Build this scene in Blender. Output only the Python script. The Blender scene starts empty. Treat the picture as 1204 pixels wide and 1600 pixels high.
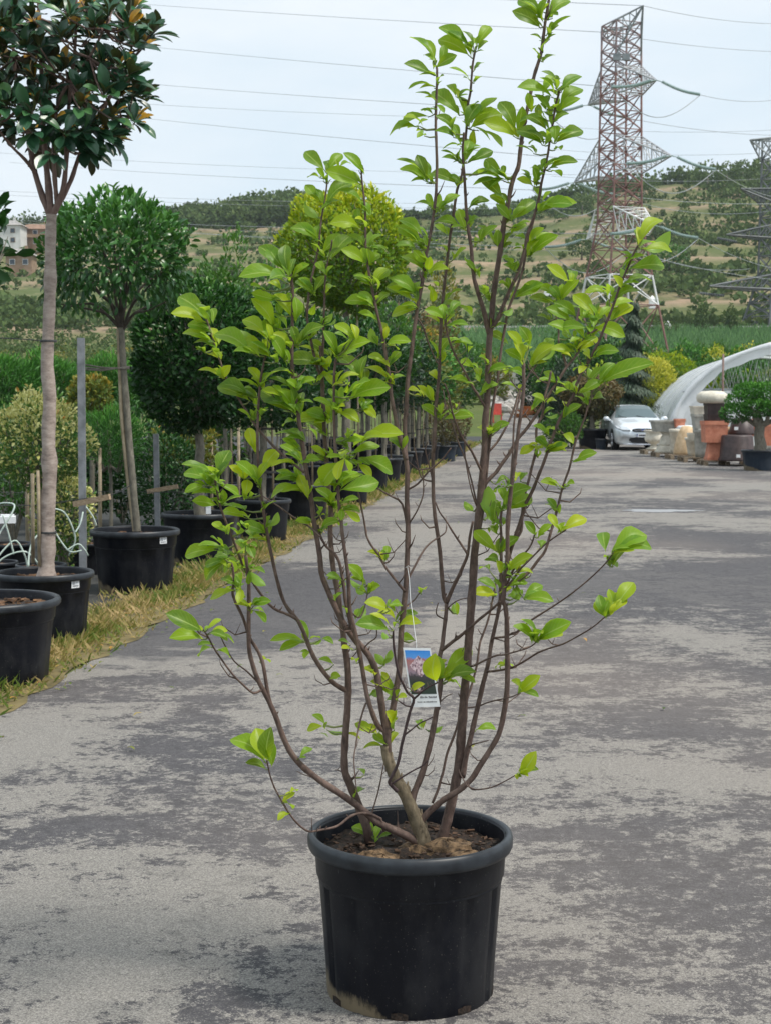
import bpy, math, random
import numpy as np
from mathutils import Vector, Matrix
random.seed(11); RNG = np.random.default_rng(7)
R = math.radians
S = bpy.context.scene; COL = S.collection
# ------------------------------------------------------------------ camera
F = 2400.0; CZ = 1.62; PITCH = math.atan(170/2400)
cam = bpy.data.cameras.new('camera'); co = bpy.data.objects.new('camera', cam); COL.objects.link(co)
co.location = (0, 0, CZ); co.rotation_euler = (R(90)-PITCH, 0, 0)
cam.sensor_fit = 'VERTICAL'; cam.sensor_height = 36; cam.lens = 54; cam.clip_start = .05; cam.clip_end = 3000
cam.dof.use_dof = True; cam.dof.focus_distance = 4.25; cam.dof.aperture_fstop = 16
S.camera = co
S.render.resolution_x = 770; S.render.resolution_y = 1024
# ------------------------------------------------------------------ sky, sun, exposure
W = bpy.data.worlds.new("World"); S.world = W; W.use_nodes = True
wn = W.node_tree.nodes; wl = W.node_tree.links; wn.clear()
sky = wn.new('ShaderNodeTexSky'); sky.sky_type = 'NISHITA'; sky.sun_disc = False
SUN_EL, SUN_ROT = R(60), R(112)
sky.sun_elevation = SUN_EL; sky.sun_rotation = SUN_ROT; sky.dust_density = 2.5; sky.ozone_density = 1.5
tc = wn.new('ShaderNodeTexCoord'); mp = wn.new('ShaderNodeMapping'); mp.inputs['Scale'].default_value = (1, 1, 2.6)
nz = wn.new('ShaderNodeTexNoise'); nz.inputs['Scale'].default_value = 2.6; nz.inputs['Detail'].default_value = 7; nz.inputs['Roughness'].default_value = .55
cr = wn.new('ShaderNodeValToRGB'); cr.color_ramp.elements[0].position = .33; cr.color_ramp.elements[1].position = .68
cr.color_ramp.elements[0].color = (6.6, 8.0, 9.1, 1); cr.color_ramp.elements[1].color = (9.0, 9.5, 9.9, 1)
mx = wn.new('ShaderNodeMix'); mx.data_type = 'RGBA'; mx.inputs[0].default_value = .93
bg = wn.new('ShaderNodeBackground'); bg.inputs[1].default_value = .080
wo = wn.new('ShaderNodeOutputWorld')
wl.new(tc.outputs['Generated'], mp.inputs[0]); wl.new(mp.outputs[0], nz.inputs[0]); wl.new(nz.outputs[0], cr.inputs[0])
wl.new(sky.outputs[0], mx.inputs[6]); wl.new(cr.outputs[0], mx.inputs[7]); wl.new(mx.outputs[2], bg.inputs[0]); wl.new(bg.outputs[0], wo.inputs[0])
sl = bpy.data.lights.new('sun', 'SUN'); sl.energy = 2.6; sl.angle = R(10); sl.color = (1, .95, .87)
so = bpy.data.objects.new('sun', sl); COL.objects.link(so); so.location = (0, 0, 30)
sd = Vector((math.sin(SUN_ROT)*math.cos(SUN_EL), math.cos(SUN_ROT)*math.cos(SUN_EL), math.sin(SUN_EL)))
so.rotation_euler = (-sd).to_track_quat('-Z', 'Y').to_euler()
S.view_settings.view_transform = 'Standard'; S.view_settings.look = 'None'; S.view_settings.gamma = 1; S.view_settings.exposure = 0.46
S.render.engine = 'CYCLES'
# ------------------------------------------------------------------ helpers
CP, SP = math.cos(PITCH), math.sin(PITCH)
def at(px, py, Y):
    ux = (px-602)/F; uy = (800-py)/F
    dx, dy, dz = ux, CP+SP*uy, -SP+CP*uy
    t = Y/dy
    return Vector((dx*t, Y, CZ+dz*t))
def ground(px, py):
    ux = (px-602)/F; uy = (800-py)/F
    dx, dy, dz = ux, CP+SP*uy, -SP+CP*uy
    t = -CZ/dz
    return Vector((dx*t, dy*t, 0))
def LE(Y): return -2.01+.108*(Y-8)           # left edge of the asphalt
class MB:
    def __init__(s): s.v = []; s.f = []; s.uv = None; s.tint = None; s.m = []
    def add(s, vs, fs, mi=0):
        o = len(s.v); s.v.extend([tuple(q) for q in vs]); s.f.extend([tuple(i+o for i in q) for q in fs]); s.m.extend([mi]*len(fs))
    def box(s, c, d, rz=0, mi=0, taper=1.0, M=None):
        x, y, z = d[0]/2, d[1]/2, d[2]/2; vs = []
        for dz in (-1, 1):
            k = taper if dz > 0 else 1
            for a, b in ((-1, -1), (1, -1), (1, 1), (-1, 1)):
                p = Vector((a*x*k, b*y*k, dz*z))
                if M: p = M @ p
                elif rz: p = Matrix.Rotation(rz, 3, 'Z') @ p
                vs.append(p+Vector(c))
        s.add(vs, [(3, 2, 1, 0), (4, 5, 6, 7), (0, 1, 5, 4), (1, 2, 6, 5), (2, 3, 7, 6), (3, 0, 4, 7)], mi)
    def tube(s, pts, rad, n=6, cap=True, wob=0, mi=0):
        pts = [Vector(p) for p in pts]
        if not hasattr(rad, '__len__'): rad = [rad]*len(pts)
        vs = []; ref = Vector((.31, .95, .1)).normalized()
        for i, p in enumerate(pts):
            t = (pts[min(i+1, len(pts)-1)]-pts[max(i-1, 0)])
            if t.length < 1e-9: t = Vector((0, 0, 1))
            t.normalize(); u = ref-t*ref.dot(t)
            if u.length < .05: u = Vector((1, 0, 0))-t*t.x
            u.normalize(); w = t.cross(u)
            for k in range(n):
                a = 2*math.pi*k/n; r = rad[i]*(1+wob*(random.random()-.5))
                vs.append(p+(u*math.cos(a)+w*math.sin(a))*r)
        fs = []
        for i in range(len(pts)-1):
            for k in range(n):
                k2 = (k+1) % n
                fs.append((i*n+k, i*n+k2, (i+1)*n+k2, (i+1)*n+k))
        if cap:
            fs.append(tuple(range(n))[::-1]); fs.append(tuple((len(pts)-1)*n+k for k in range(n)))
        s.add(vs, fs, mi)
    def lathe(s, prof, c=(0, 0, 0), n=32, flute=None, mi=0, sq=0):
        vs = []; fs = []
        for (r, z) in prof:
            for k in range(n):
                a = 2*math.pi*k/n+ (math.pi/4 if sq else 0); rr = r
                if flute: rr = flute(r, z, a)
                vs.append((c[0]+rr*math.cos(a), c[1]+rr*math.sin(a), c[2]+z))
        for i in range(len(prof)-1):
            for k in range(n):
                k2 = (k+1) % n; fs.append((i*n+k, i*n+k2, (i+1)*n+k2, (i+1)*n+k))
        s.add(vs, fs, mi)
    def build(s, name, mats, parent=None, smooth=False, loc=None, recenter=True):
        me = bpy.data.meshes.new(name)
        off = Vector((0, 0, 0))
        if parent is not None:
            q = parent
            while q: off += Vector(q.location); q = q.parent
        elif loc is not None: off = Vector(loc)
        V = np.array(s.v, dtype=np.float64).reshape(-1, 3)-np.array(off)
        me.from_pydata(V.tolist(), [], s.f)
        return finish(me, name, mats, parent, smooth, None if parent is not None or loc is None else loc, s.m)
def finish(me, name, mats, parent, smooth, loc, mi=None):
    if not isinstance(mats, (list, tuple)): mats = [mats]
    for m in mats: me.materials.append(m)
    if mi is not None and len(mats) > 1: me.polygons.foreach_set('material_index', mi)
    if smooth: me.polygons.foreach_set('use_smooth', [True]*len(me.polygons))
    me.update()
    o = bpy.data.objects.new(name, me); COL.objects.link(o)
    if loc is not None: o.location = loc
    if parent is not None: o.parent = parent
    return o
def tag(o, label, cat=None, group=None, kind=None):
    if label: o['label'] = label
    if cat: o['category'] = cat
    if group: o['group'] = group
    if kind: o['kind'] = kind
    return o
def thing(name, loc, label, cat, group=None):
    o = bpy.data.objects.new(name, None); COL.objects.link(o); o.location = loc; o.empty_display_size = .1
    return tag(o, label, cat, group)
def kids(o): return [c for c in bpy.data.objects if c.parent == o]
def copy_tree(o, par=None, K=None):
    if K is None:
        K = {}
        for c in bpy.data.objects:
            if c.parent: K.setdefault(c.parent.name, []).append(c)
    c = o.copy(); COL.objects.link(c)
    if par is not None: c.parent = par
    for ch in K.get(o.name, []): copy_tree(ch, c, K)
    return c
# ------------------------------------------------------------------ leaf clouds
def nrm(a): return a/np.maximum(np.linalg.norm(a, axis=1, keepdims=True), 1e-9)
T8 = np.array([(0, 0, 0), (.35, -.42, .10), (.35, 0, 0), (.35, .42, .10), (.75, -.36, .05), (.75, 0, -.02), (.75, .36, .05), (1, 0, -.12)])
F8 = [(0, 2, 1), (0, 3, 2), (1, 2, 5, 4), (2, 3, 6, 5), (4, 5, 7), (5, 6, 7)]
T4 = np.array([(0, 0, 0), (.5, -.5, .08), (1, 0, -.1), (.5, .5, .08)]); F4 = [(0, 3, 2, 1)]
AC = np.array([-1, -.5, 0, .5, 1]); TS = np.array([0, .06, .16, .3, .45, .6, .75, .88, .96, 1]); WS = np.array([.035, .06, .32, .64, .86, .98, .92, .60, .24, .01])
def big_template():
    v = []; uv = []
    for t, w in zip(TS, WS):
        for a in AC:
            v.append((t, a*w*.5, .20*abs(a)*w)); uv.append(((a+1)/2, t))
    f = []
    for i in range(len(TS)-1):
        for k in range(4):
            f.append((i*5+k, i*5+k+1, i*5+k+6, i*5+k+5))
    return np.array(v), f, np.array(uv)
TB, FB, UVB = big_template()
def leaves(name, C, D, N, L, Wd, mat, parent=None, kind='mid', arch=.12, tint=None, wave=0.0, smooth=True):
    C = np.asarray(C, float); n = len(C)
    D = nrm(np.asarray(D, float)); N = np.asarray(N, float); N = N-D*np.sum(N*D, 1, keepdims=True); N = nrm(N); Sd = np.cross(D, N)
    L = np.broadcast_to(np.asarray(L, float), (n,)); Wd = np.broadcast_to(np.asarray(Wd, float), (n,))
    T, Fc = {'mid': (T8, F8), 'far': (T4, F4), 'big': (TB, FB)}[kind]
    arch = np.broadcast_to(np.asarray(arch, float), (n,))
    t = T[:, 0][None, :]; a = T[:, 1][None, :]; h = T[:, 2][None, :]
    up = h*Wd[:, None]+arch[:, None]*L[:, None]*np.sin(np.pi*np.clip(t, 0, 1)**.9)
    if wave:
        ph = RNG.random((n, 1))*6.28
        up = up+wave*Wd[:, None]*np.abs(a)*np.sin(t*9+ph+np.sign(a)*1.3)
        lat = a*Wd[:, None]+ (RNG.random((n, 1))-.5)*.16*L[:, None]*np.sin(np.pi*t)
    else: lat = a*Wd[:, None]
    V = C[:, None, :]+D[:, None, :]*(t*L[:, None])[:, :, None]+Sd[:, None, :]*lat[:, :, None]+N[:, None, :]*up[:, :, None]
    off = Vector((0, 0, 0)); q = parent
    while q: off += Vector(q.location); q = q.parent
    V = V.reshape(-1, 3)-np.array(off)
    m = len(T); me = bpy.data.meshes.new(name)
    loops = []; starts = []; tot = 0; li = []; 
    base = []; sizes = []
    for f in Fc: base.extend(f); sizes.append(len(f))
    base = np.array(base); sizes = np.array(sizes)
    idx = (base[None, :]+(np.arange(n)*m)[:, None]).ravel()
    sz = np.tile(sizes, n); st = np.concatenate([[0], np.cumsum(sz)[:-1]])
    me.vertices.add(len(V)); me.vertices.foreach_set('co', V.ravel())
    me.loops.add(len(idx)); me.loops.foreach_set('vertex_index', idx.astype(np.int32))
    me.polygons.add(len(sz)); me.polygons.foreach_set('loop_start', st.astype(np.int32))
    try: me.polygons.foreach_set('loop_total', sz.astype(np.int32))
    except Exception: pass
    if tint is None: tint = RNG.random(n)
    at_ = me.attributes.new('tint', 'FLOAT', 'POINT'); at_.data.foreach_set('value', np.repeat(np.asarray(tint, float), m).astype(np.float32))
    if kind == 'big':
        uv = me.uv_layers.new(name='UVMap'); u = np.tile(UVB, (n, 1))[idx]; uv.data.foreach_set('uv', u.ravel().astype(np.float32))
    me.validate()
    return finish(me, name, mat, parent, smooth, None)
# ------------------------------------------------------------------ materials
def nm(name):
    m = bpy.data.materials.new(name); m.use_nodes = True; nt = m.node_tree; nt.nodes.clear()
    o = nt.nodes.new('ShaderNodeOutputMaterial'); b = nt.nodes.new('ShaderNodeBsdfPrincipled')
    nt.links.new(b.outputs[0], o.inputs[0]); return m, nt, b, o
def ramp(nt, fac, stops):
    r = nt.nodes.new('ShaderNodeValToRGB'); e = r.color_ramp.elements
    while len(e) < len(stops): e.new(.5)
    for i, (p, c) in enumerate(stops):
        e[i].position = p; e[i].color = (c[0], c[1], c[2], 1) if hasattr(c, '__len__') else (c, c, c, 1)
    nt.links.new(fac, r.inputs[0]); return r.outputs[0]
def noise(nt, scale, detail=5, rough=.55, co='Object', stretch=None, dist=0):
    tc = nt.nodes.new('ShaderNodeTexCoord'); n = nt.nodes.new('ShaderNodeTexNoise')
    n.inputs['Scale'].default_value = scale; n.inputs['Detail'].default_value = detail; n.inputs['Roughness'].default_value = rough; n.inputs['Distortion'].default_value = dist
    src = tc.outputs[co]
    if stretch:
        mp = nt.nodes.new('ShaderNodeMapping'); mp.inputs['Scale'].default_value = stretch; nt.links.new(src, mp.inputs[0]); src = mp.outputs[0]
    nt.links.new(src, n.inputs[0]); return n.outputs[0]
def mixc(nt, f, a, b, mode='MIX'):
    m = nt.nodes.new('ShaderNodeMix'); m.data_type = 'RGBA'; m.blend_type = mode
    for sock, v in ((m.inputs[0], f), (m.inputs[6], a), (m.inputs[7], b)):
        if isinstance(v, (int, float)): sock.default_value = v
        elif isinstance(v, tuple): sock.default_value = (v[0], v[1], v[2], 1)
        else: nt.links.new(v, sock)
    return m.outputs[2]
def mth(nt, op, a, b=0.0, c=None):
    m = nt.nodes.new('ShaderNodeMath'); m.operation = op
    for i, v in enumerate((a, b) if c is None else (a, b, c)):
        if isinstance(v, (int, float)): m.inputs[i].default_value = v
        else: nt.links.new(v, m.inputs[i])
    return m.outputs[0]
def bump(nt, b, h, strength=.4, dist=.01):
    n = nt.nodes.new('ShaderNodeBump'); n.inputs['Strength'].default_value = strength; n.inputs['Distance'].default_value = dist
    nt.links.new(h, n.inputs['Height']); nt.links.new(n.outputs[0], b.inputs['Normal'])
def simple(name, c1, c2, scale=20, rough=.6, bumpd=0, metal=0, stretch=None, lo=.35, hi=.65, detail=5, spec=.5):
    m, nt, b, o = nm(name); n = noise(nt, scale, detail, .6, stretch=stretch)
    nt.links.new(ramp(nt, n, [(lo, c1), (hi, c2)]), b.inputs['Base Color'])
    b.inputs['Roughness'].default_value = rough; b.inputs['Metallic'].default_value = metal; b.inputs['Specular IOR Level'].default_value = spec
    if bumpd: bump(nt, b, n, .6, bumpd)
    return m
def leafmat(name, stops, trans=(.3, .5, .05), tfac=.35, rough=.4, veins=False, back=None, spec=.4):
    m, nt, b, o = nm(name); a = nt.nodes.new('ShaderNodeAttribute'); a.attribute_name = 'tint'
    col = ramp(nt, a.outputs['Fac'], stops)
    if veins:
        uv = nt.nodes.new('ShaderNodeUVMap'); sp = nt.nodes.new('ShaderNodeSeparateXYZ'); nt.links.new(uv.outputs[0], sp.inputs[0])
        au = mth(nt, 'ABSOLUTE', mth(nt, 'SUBTRACT', sp.outputs[0], .5))
        mid = mth(nt, 'LESS_THAN', au, .035)
        ph = mth(nt, 'FRACT', mth(nt, 'SUBTRACT', mth(nt, 'MULTIPLY', sp.outputs[1], 9.0), mth(nt, 'MULTIPLY', au, 5.0)))
        lat = mth(nt, 'LESS_THAN', mth(nt, 'ABSOLUTE', mth(nt, 'SUBTRACT', ph, .5)), .06)
        edge = mth(nt, 'GREATER_THAN', au, .47)
        v = mth(nt, 'MAXIMUM', mth(nt, 'MAXIMUM', mth(nt, 'MULTIPLY', mid, .75), mth(nt, 'MULTIPLY', lat, .28)), mth(nt, 'MULTIPLY', edge, .3))
        nn = noise(nt, 55, 3)
        col = mixc(nt, mth(nt, 'MULTIPLY', mth(nt, 'SUBTRACT', nn, .3), .7), col, (.34, .44, .05)); n3 = noise(nt, 180, 2); col = mixc(nt, ramp(nt, n3, [(.72, 0), (.76, .55)]), col, (.22, .17, .05))
        col0 = mixc(nt, v, col, (.42, .55, .14))
        bump(nt, b, mth(nt, 'ADD', v, mth(nt, 'MULTIPLY', nn, .6)), .35, .002)
        col = col0
    if back:
        g = nt.nodes.new('ShaderNodeNewGeometry'); col = mixc(nt, g.outputs['Backfacing'], col, back)
    nt.links.new(col, b.inputs['Base Color']); b.inputs['Roughness'].default_value = rough; b.inputs['Specular IOR Level'].default_value = spec
    tr = nt.nodes.new('ShaderNodeBsdfTranslucent')
    nt.links.new(mixc(nt, .55, col, trans), tr.inputs[0])
    ms = nt.nodes.new('ShaderNodeMixShader'); ms.inputs[0].default_value = tfac
    nt.links.new(b.outputs[0], ms.inputs[1]); nt.links.new(tr.outputs[0], ms.inputs[2]); nt.links.new(ms.outputs[0], o.inputs[0])
    return m
M = {}
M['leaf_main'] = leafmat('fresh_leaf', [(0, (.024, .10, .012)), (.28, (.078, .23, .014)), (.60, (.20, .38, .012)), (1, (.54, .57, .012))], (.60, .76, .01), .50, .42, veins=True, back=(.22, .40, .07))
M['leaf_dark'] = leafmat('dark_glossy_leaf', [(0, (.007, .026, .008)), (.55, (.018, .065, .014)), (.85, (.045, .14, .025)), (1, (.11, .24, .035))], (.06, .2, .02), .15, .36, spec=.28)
M['leaf_dark2'] = M['leaf_dark']
M['leaf_mid'] = leafmat('mid_green_leaf', [(0, (.015, .055, .010)), (.6, (.05, .14, .02)), (1, (.12, .26, .04))], (.15, .35, .03), .25, .35)
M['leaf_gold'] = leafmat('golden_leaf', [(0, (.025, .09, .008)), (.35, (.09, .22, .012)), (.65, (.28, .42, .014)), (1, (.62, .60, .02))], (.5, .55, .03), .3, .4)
M['leaf_yellow'] = leafmat('yellow_foliage', [(0, (.28, .33, .02)), (1, (.72, .66, .10))], (.6, .6, .05), .3, .5)
M['leaf_varieg'] = leafmat('variegated_leaf', [(0, (.03, .10, .015)), (.38, (.08, .20, .03)), (.42, (.55, .54, .16)), (.9, (.82, .78, .34)), (1, (.6, .25, .05))], (.5, .5, .15), .2, .35)
M['leaf_pine'] = leafmat('needle_foliage', [(0, (.014, .055, .010)), (.5, (.04, .16, .018)), (1, (.13, .36, .04))], (.1, .3, .03), .15, .6)
M['leaf_spruce'] = leafmat('spruce_needle', [(0, (.018, .035, .020)), (.6, (.045, .08, .045)), (1, (.14, .18, .12))], (.05, .1, .05), .1, .6)
M['leaf_red'] = leafmat('reddish_leaf', [(0, (.03, .045, .015)), (.5, (.11, .10, .035)), (1, (.27, .17, .07))], (.3, .15, .05), .2, .5)
M['leaf_autumn'] = leafmat('yellow_orange_leaf', [(0, (.03, .09, .015)), (.5, (.11, .18, .03)), (.85, (.34, .30, .05)), (1, (.6, .3, .06))], (.5, .35, .05), .3, .5)
M['leaf_mag'] = leafmat('leathery_leaf', [(0, (.014, .050, .028)), (.6, (.035, .115, .050)), (.90, (.085, .20, .055)), (.95, (.42, .24, .03)), (1, (.58, .31, .04))], (.08, .16, .03), .10, .30, back=(.055, .050, .022), spec=.6)
M['leaf_scrub'] = leafmat('hill_scrub_leaf', [(0, (.045, .080, .032)), (.6, (.095, .150, .050)), (1, (.18, .23, .085))], (.15, .22, .06), .2, .8, spec=.1)
M['leaf_corn'] = leafmat('tall_crop_leaf', [(0, (.06, .14, .05)), (1, (.17, .32, .11))], (.18, .38, .1), .2, .5)
M['grass'] = leafmat('verge_grass_blade', [(0, (.06, .14, .02)), (.35, (.17, .23, .045)), (.6, (.38, .30, .11)), (1, (.58, .42, .22))], (.35, .4, .05), .3, .6)
def pot_mat(name, base=(.004, .005, .009), dust=(.055, .055, .055)):
    m, nt, b, o = nm(name)
    n1 = noise(nt, 7, 8, .7, stretch=(1, 1, .5)); n2 = noise(nt, 160, 3, .6)
    tc = nt.nodes.new('ShaderNodeTexCoord'); sp = nt.nodes.new('ShaderNodeSeparateXYZ'); nt.links.new(tc.outputs['Object'], sp.inputs[0])
    scr = noise(nt, 26, 4, .7, stretch=(6, 6, .35))
    low = mth(nt, 'SUBTRACT', .72, mth(nt, 'ADD', mth(nt, 'MULTIPLY', sp.outputs[2], 7.0), mth(nt, 'MULTIPLY', sp.outputs[0], 2.6)))          # dried mud along the foot
    d = ramp(nt, n1, [(.46, 0), (.74, .38)]); f2 = ramp(nt, n2, [(.66, 0), (.72, .8)]); f3 = ramp(nt, scr, [(.68, 0), (.74, .8)])
    c = mixc(nt, d, base, dust); c = mixc(nt, f2, c, (.12, .115, .10)); c = mixc(nt, f3, c, (.16, .16, .17))
    mud = ramp(nt, mth(nt, 'ADD', mth(nt, 'MULTIPLY', low, .6), mth(nt, 'MULTIPLY', n1, 1.0)), [(.88, 0), (1.5, .75)])
    c = mixc(nt, mud, c, (.24, .19, .12))
    nt.links.new(c, b.inputs['Base Color']); nt.links.new(ramp(nt, n1, [(.3, .30), (.7, .55)]), b.inputs['Roughness']); b.inputs['Specular IOR Level'].default_value = .24
    bump(nt, b, n1, .15, .004); return m
M['pot'] = pot_mat('worn_black_plastic')
M['pot_blue'] = pot_mat('bluish_black_plastic', (.02, .03, .045), (.08, .09, .10))
M['pot_rim'] = simple('rim_plastic', (.012, .014, .018), (.034, .040, .048), 12, .42, spec=.4)
M['soil'] = simple('dark_potting_soil', (.005, .004, .003), (.045, .026, .017), 75, .95, .02)
M['chips'] = simple('bark_chips', (.05, .025, .015), (.22, .12, .06), 18, .9, .004)
M['root'] = simple('dry_rootstock', (.03, .018, .010), (.26, .165, .09), 55, .95, .01)
def bark(name, c1, c2, c3, s=40, zs=.45):
    m, nt, b, o = nm(name); n = noise(nt, s, 8, .7, stretch=(1, 1, zs)); n2 = noise(nt, 9, 4, .6)
    c = ramp(nt, n, [(.3, c1), (.55, c2), (.75, c3)]); c = mixc(nt, ramp(nt, n2, [(.5, 0), (.8, .6)]), c, c3)
    nt.links.new(c, b.inputs['Base Color']); b.inputs['Roughness'].default_value = .75; bump(nt, b, n, .7, .004); return m
M['stem'] = bark('brown_bark', (.045, .028, .022), (.125, .078, .062), (.24, .17, .14), 75)
M['stem_old'] = bark('old_trunk_bark', (.06, .045, .026), (.17, .13, .08), (.34, .27, .18), 60)
M['twig'] = bark('young_purple_bark', (.030, .018, .018), (.075, .045, .045), (.14, .10, .10), 60)
M['bark_pale'] = bark('pale_grey_bark', (.17, .13, .11), (.36, .29, .25), (.52, .44, .38), 14, 2.4)
M['bark_grey'] = bark('grey_bark', (.07, .065, .05), (.17, .155, .12), (.28, .26, .20), 30)
M['cane'] = simple('bamboo_stake', (.24, .19, .12), (.42, .35, .24), 12, .7)
M['stake'] = simple('grey_metal_stake', (.17, .18, .19), (.33, .34, .36), 9, .5, metal=.4)
M['wood'] = simple('sawn_wood', (.25, .17, .10), (.45, .34, .23), 14, .85, .004, stretch=(1, 8, 8))
M['wire'] = simple('dark_wire', (.03, .03, .03), (.07, .07, .07), 9, .6)
M['hose'] = simple('pale_green_hose', (.42, .52, .46), (.62, .70, .64), 9, .4)
M['white'] = simple('white_label', (.72, .74, .76), (.84, .85, .86), 30, .5)
M['ink'] = simple('printed_ink', (.05, .05, .06), (.12, .12, .14), 90, .6)
# ------------------------------------------------------------------ terrain
YK = [110, 150, 200, 300, 400, 500, 620]
CX = [-400, 0, 230, 430, 620, 700, 780, 860, 950, 1050, 1204, 1700]; CY = [352, 352, 350, 346, 340, 336, 333, 316, 300, 284, 272, 250]
def zy(y, Y): return CZ+Y*math.tan(math.atan((800-y)/F)-PITCH)
def wob(x, y): return math.sin(x*.031+1.3)*math.cos(y*.027+x*.011)+.5*math.sin(x*.083+y*.061)+.3*math.sin(x*.19-y*.14+2)
def zf(X, Y):
    if Y <= 75: return 0.0
    z110 = zy(618, 110)
    if Y <= 110: return z110*(Y-75)/35
    px = 602+F*X/Y
    yc = float(np.interp(px, CX, CY))
    ys = [618, 595, 577, 508, 508+(yc-508)*.40, 508+(yc-508)*.74, yc]
    yy = float(np.interp(min(Y, 620), YK, ys))
    z = zy(yy, min(Y, 620))
    if Y > 620: z -= (Y-620)*.12
    if Y > 240:
        k = min(1, (Y-240)/200)
        z += k*1.6*wob(X, Y)
        z += k*.9*math.sin(z/3.2*2*math.pi*.5)          # old terraces
    return z
def terrain():
    xs = list(np.arange(-420, 720, 7.0)); ysr = [-30, 0, 25, 50, 75, 92.5, 110]+list(np.arange(118, 900, 7.0))
    v = [(x, y, zf(x, y)) for y in ysr for x in xs]; n = len(xs)
    f = [(j*n+i, j*n+i+1, (j+1)*n+i+1, (j+1)*n+i) for j in range(len(ysr)-1) for i in range(n-1)]
    m, nt, b, o = nm('dry_hillside_ground')
    big = noise(nt, .012, 6, .6); mid = noise(nt, .05, 8, .72, stretch=(1, .35, 3.5)); fine = noise(nt, .35, 8, .75, stretch=(1, .6, 2.5))
    c = ramp(nt, big, [(.36, (.10, .13, .05)), (.46, (.165, .165, .075)), (.55, (.26, .205, .125)), (.66, (.12, .14, .055))])
    c = mixc(nt, ramp(nt, mid, [(.46, 0), (.56, .85)]), c, (.085, .115, .04))
    c = mixc(nt, ramp(nt, mid, [(.36, .7), (.43, 0)]), c, (.35, .245, .165))
    c = mixc(nt, ramp(nt, fine, [(.46, 0), (.60, .75)]), c, (.085, .105, .040)); c = mixc(nt, ramp(nt, fine, [(.34, .5), (.42, 0)]), c, (.40, .30, .20))
    g = nt.nodes.new('ShaderNodeTexCoord'); sp = nt.nodes.new('ShaderNodeSeparateXYZ'); nt.links.new(g.outputs['Object'], sp.inputs[0])
    near = ramp(nt, mth(nt, 'DIVIDE', sp.outputs[1], 400.0), [(.55, 1), (.72, 0)])
    c = mixc(nt, mth(nt, 'MULTIPLY', near, .8), c, (.07, .11, .025))
    tb = mth(nt, 'FRACT', mth(nt, 'ADD', mth(nt, 'DIVIDE', sp.outputs[2], 8.5), mth(nt, 'MULTIPLY', mid, .9)))
    c = mixc(nt, ramp(nt, tb, [(.0, .0), (.28, .65), (.40, .1), (.7, .0)]), c, (.36, .25, .185)); c = mixc(nt, ramp(nt, tb, [(.62, 0), (.8, .6), (.95, 0)]), c, (.10, .125, .045))
    nt.links.new(c, b.inputs['Base Color']); b.inputs['Roughness'].default_value = .95; b.inputs['Specular IOR Level'].default_value = .1
    mb = MB(); mb.add(v, f); o = mb.build('hillside', m, smooth=True)
    tag(o, 'dry brown and green hillside rising behind the nursery', None, kind='structure')
terrain()
def sheet(name, poly_rows, z, mat, label):
    v = []; f = []
    for (y, x0, x1) in poly_rows:
        zz = 0 if y <= 75 else zf(x0, y)
        v += [(x0, y, zz+z), (x1, y, zz+z)]
    for i in range(len(poly_rows)-1): f.append((2*i, 2*i+1, 2*i+3, 2*i+2))
    mb = MB(); mb.add(v, f); o = mb.build(name, mat); tag(o, label, None, kind='structure'); return o
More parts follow.
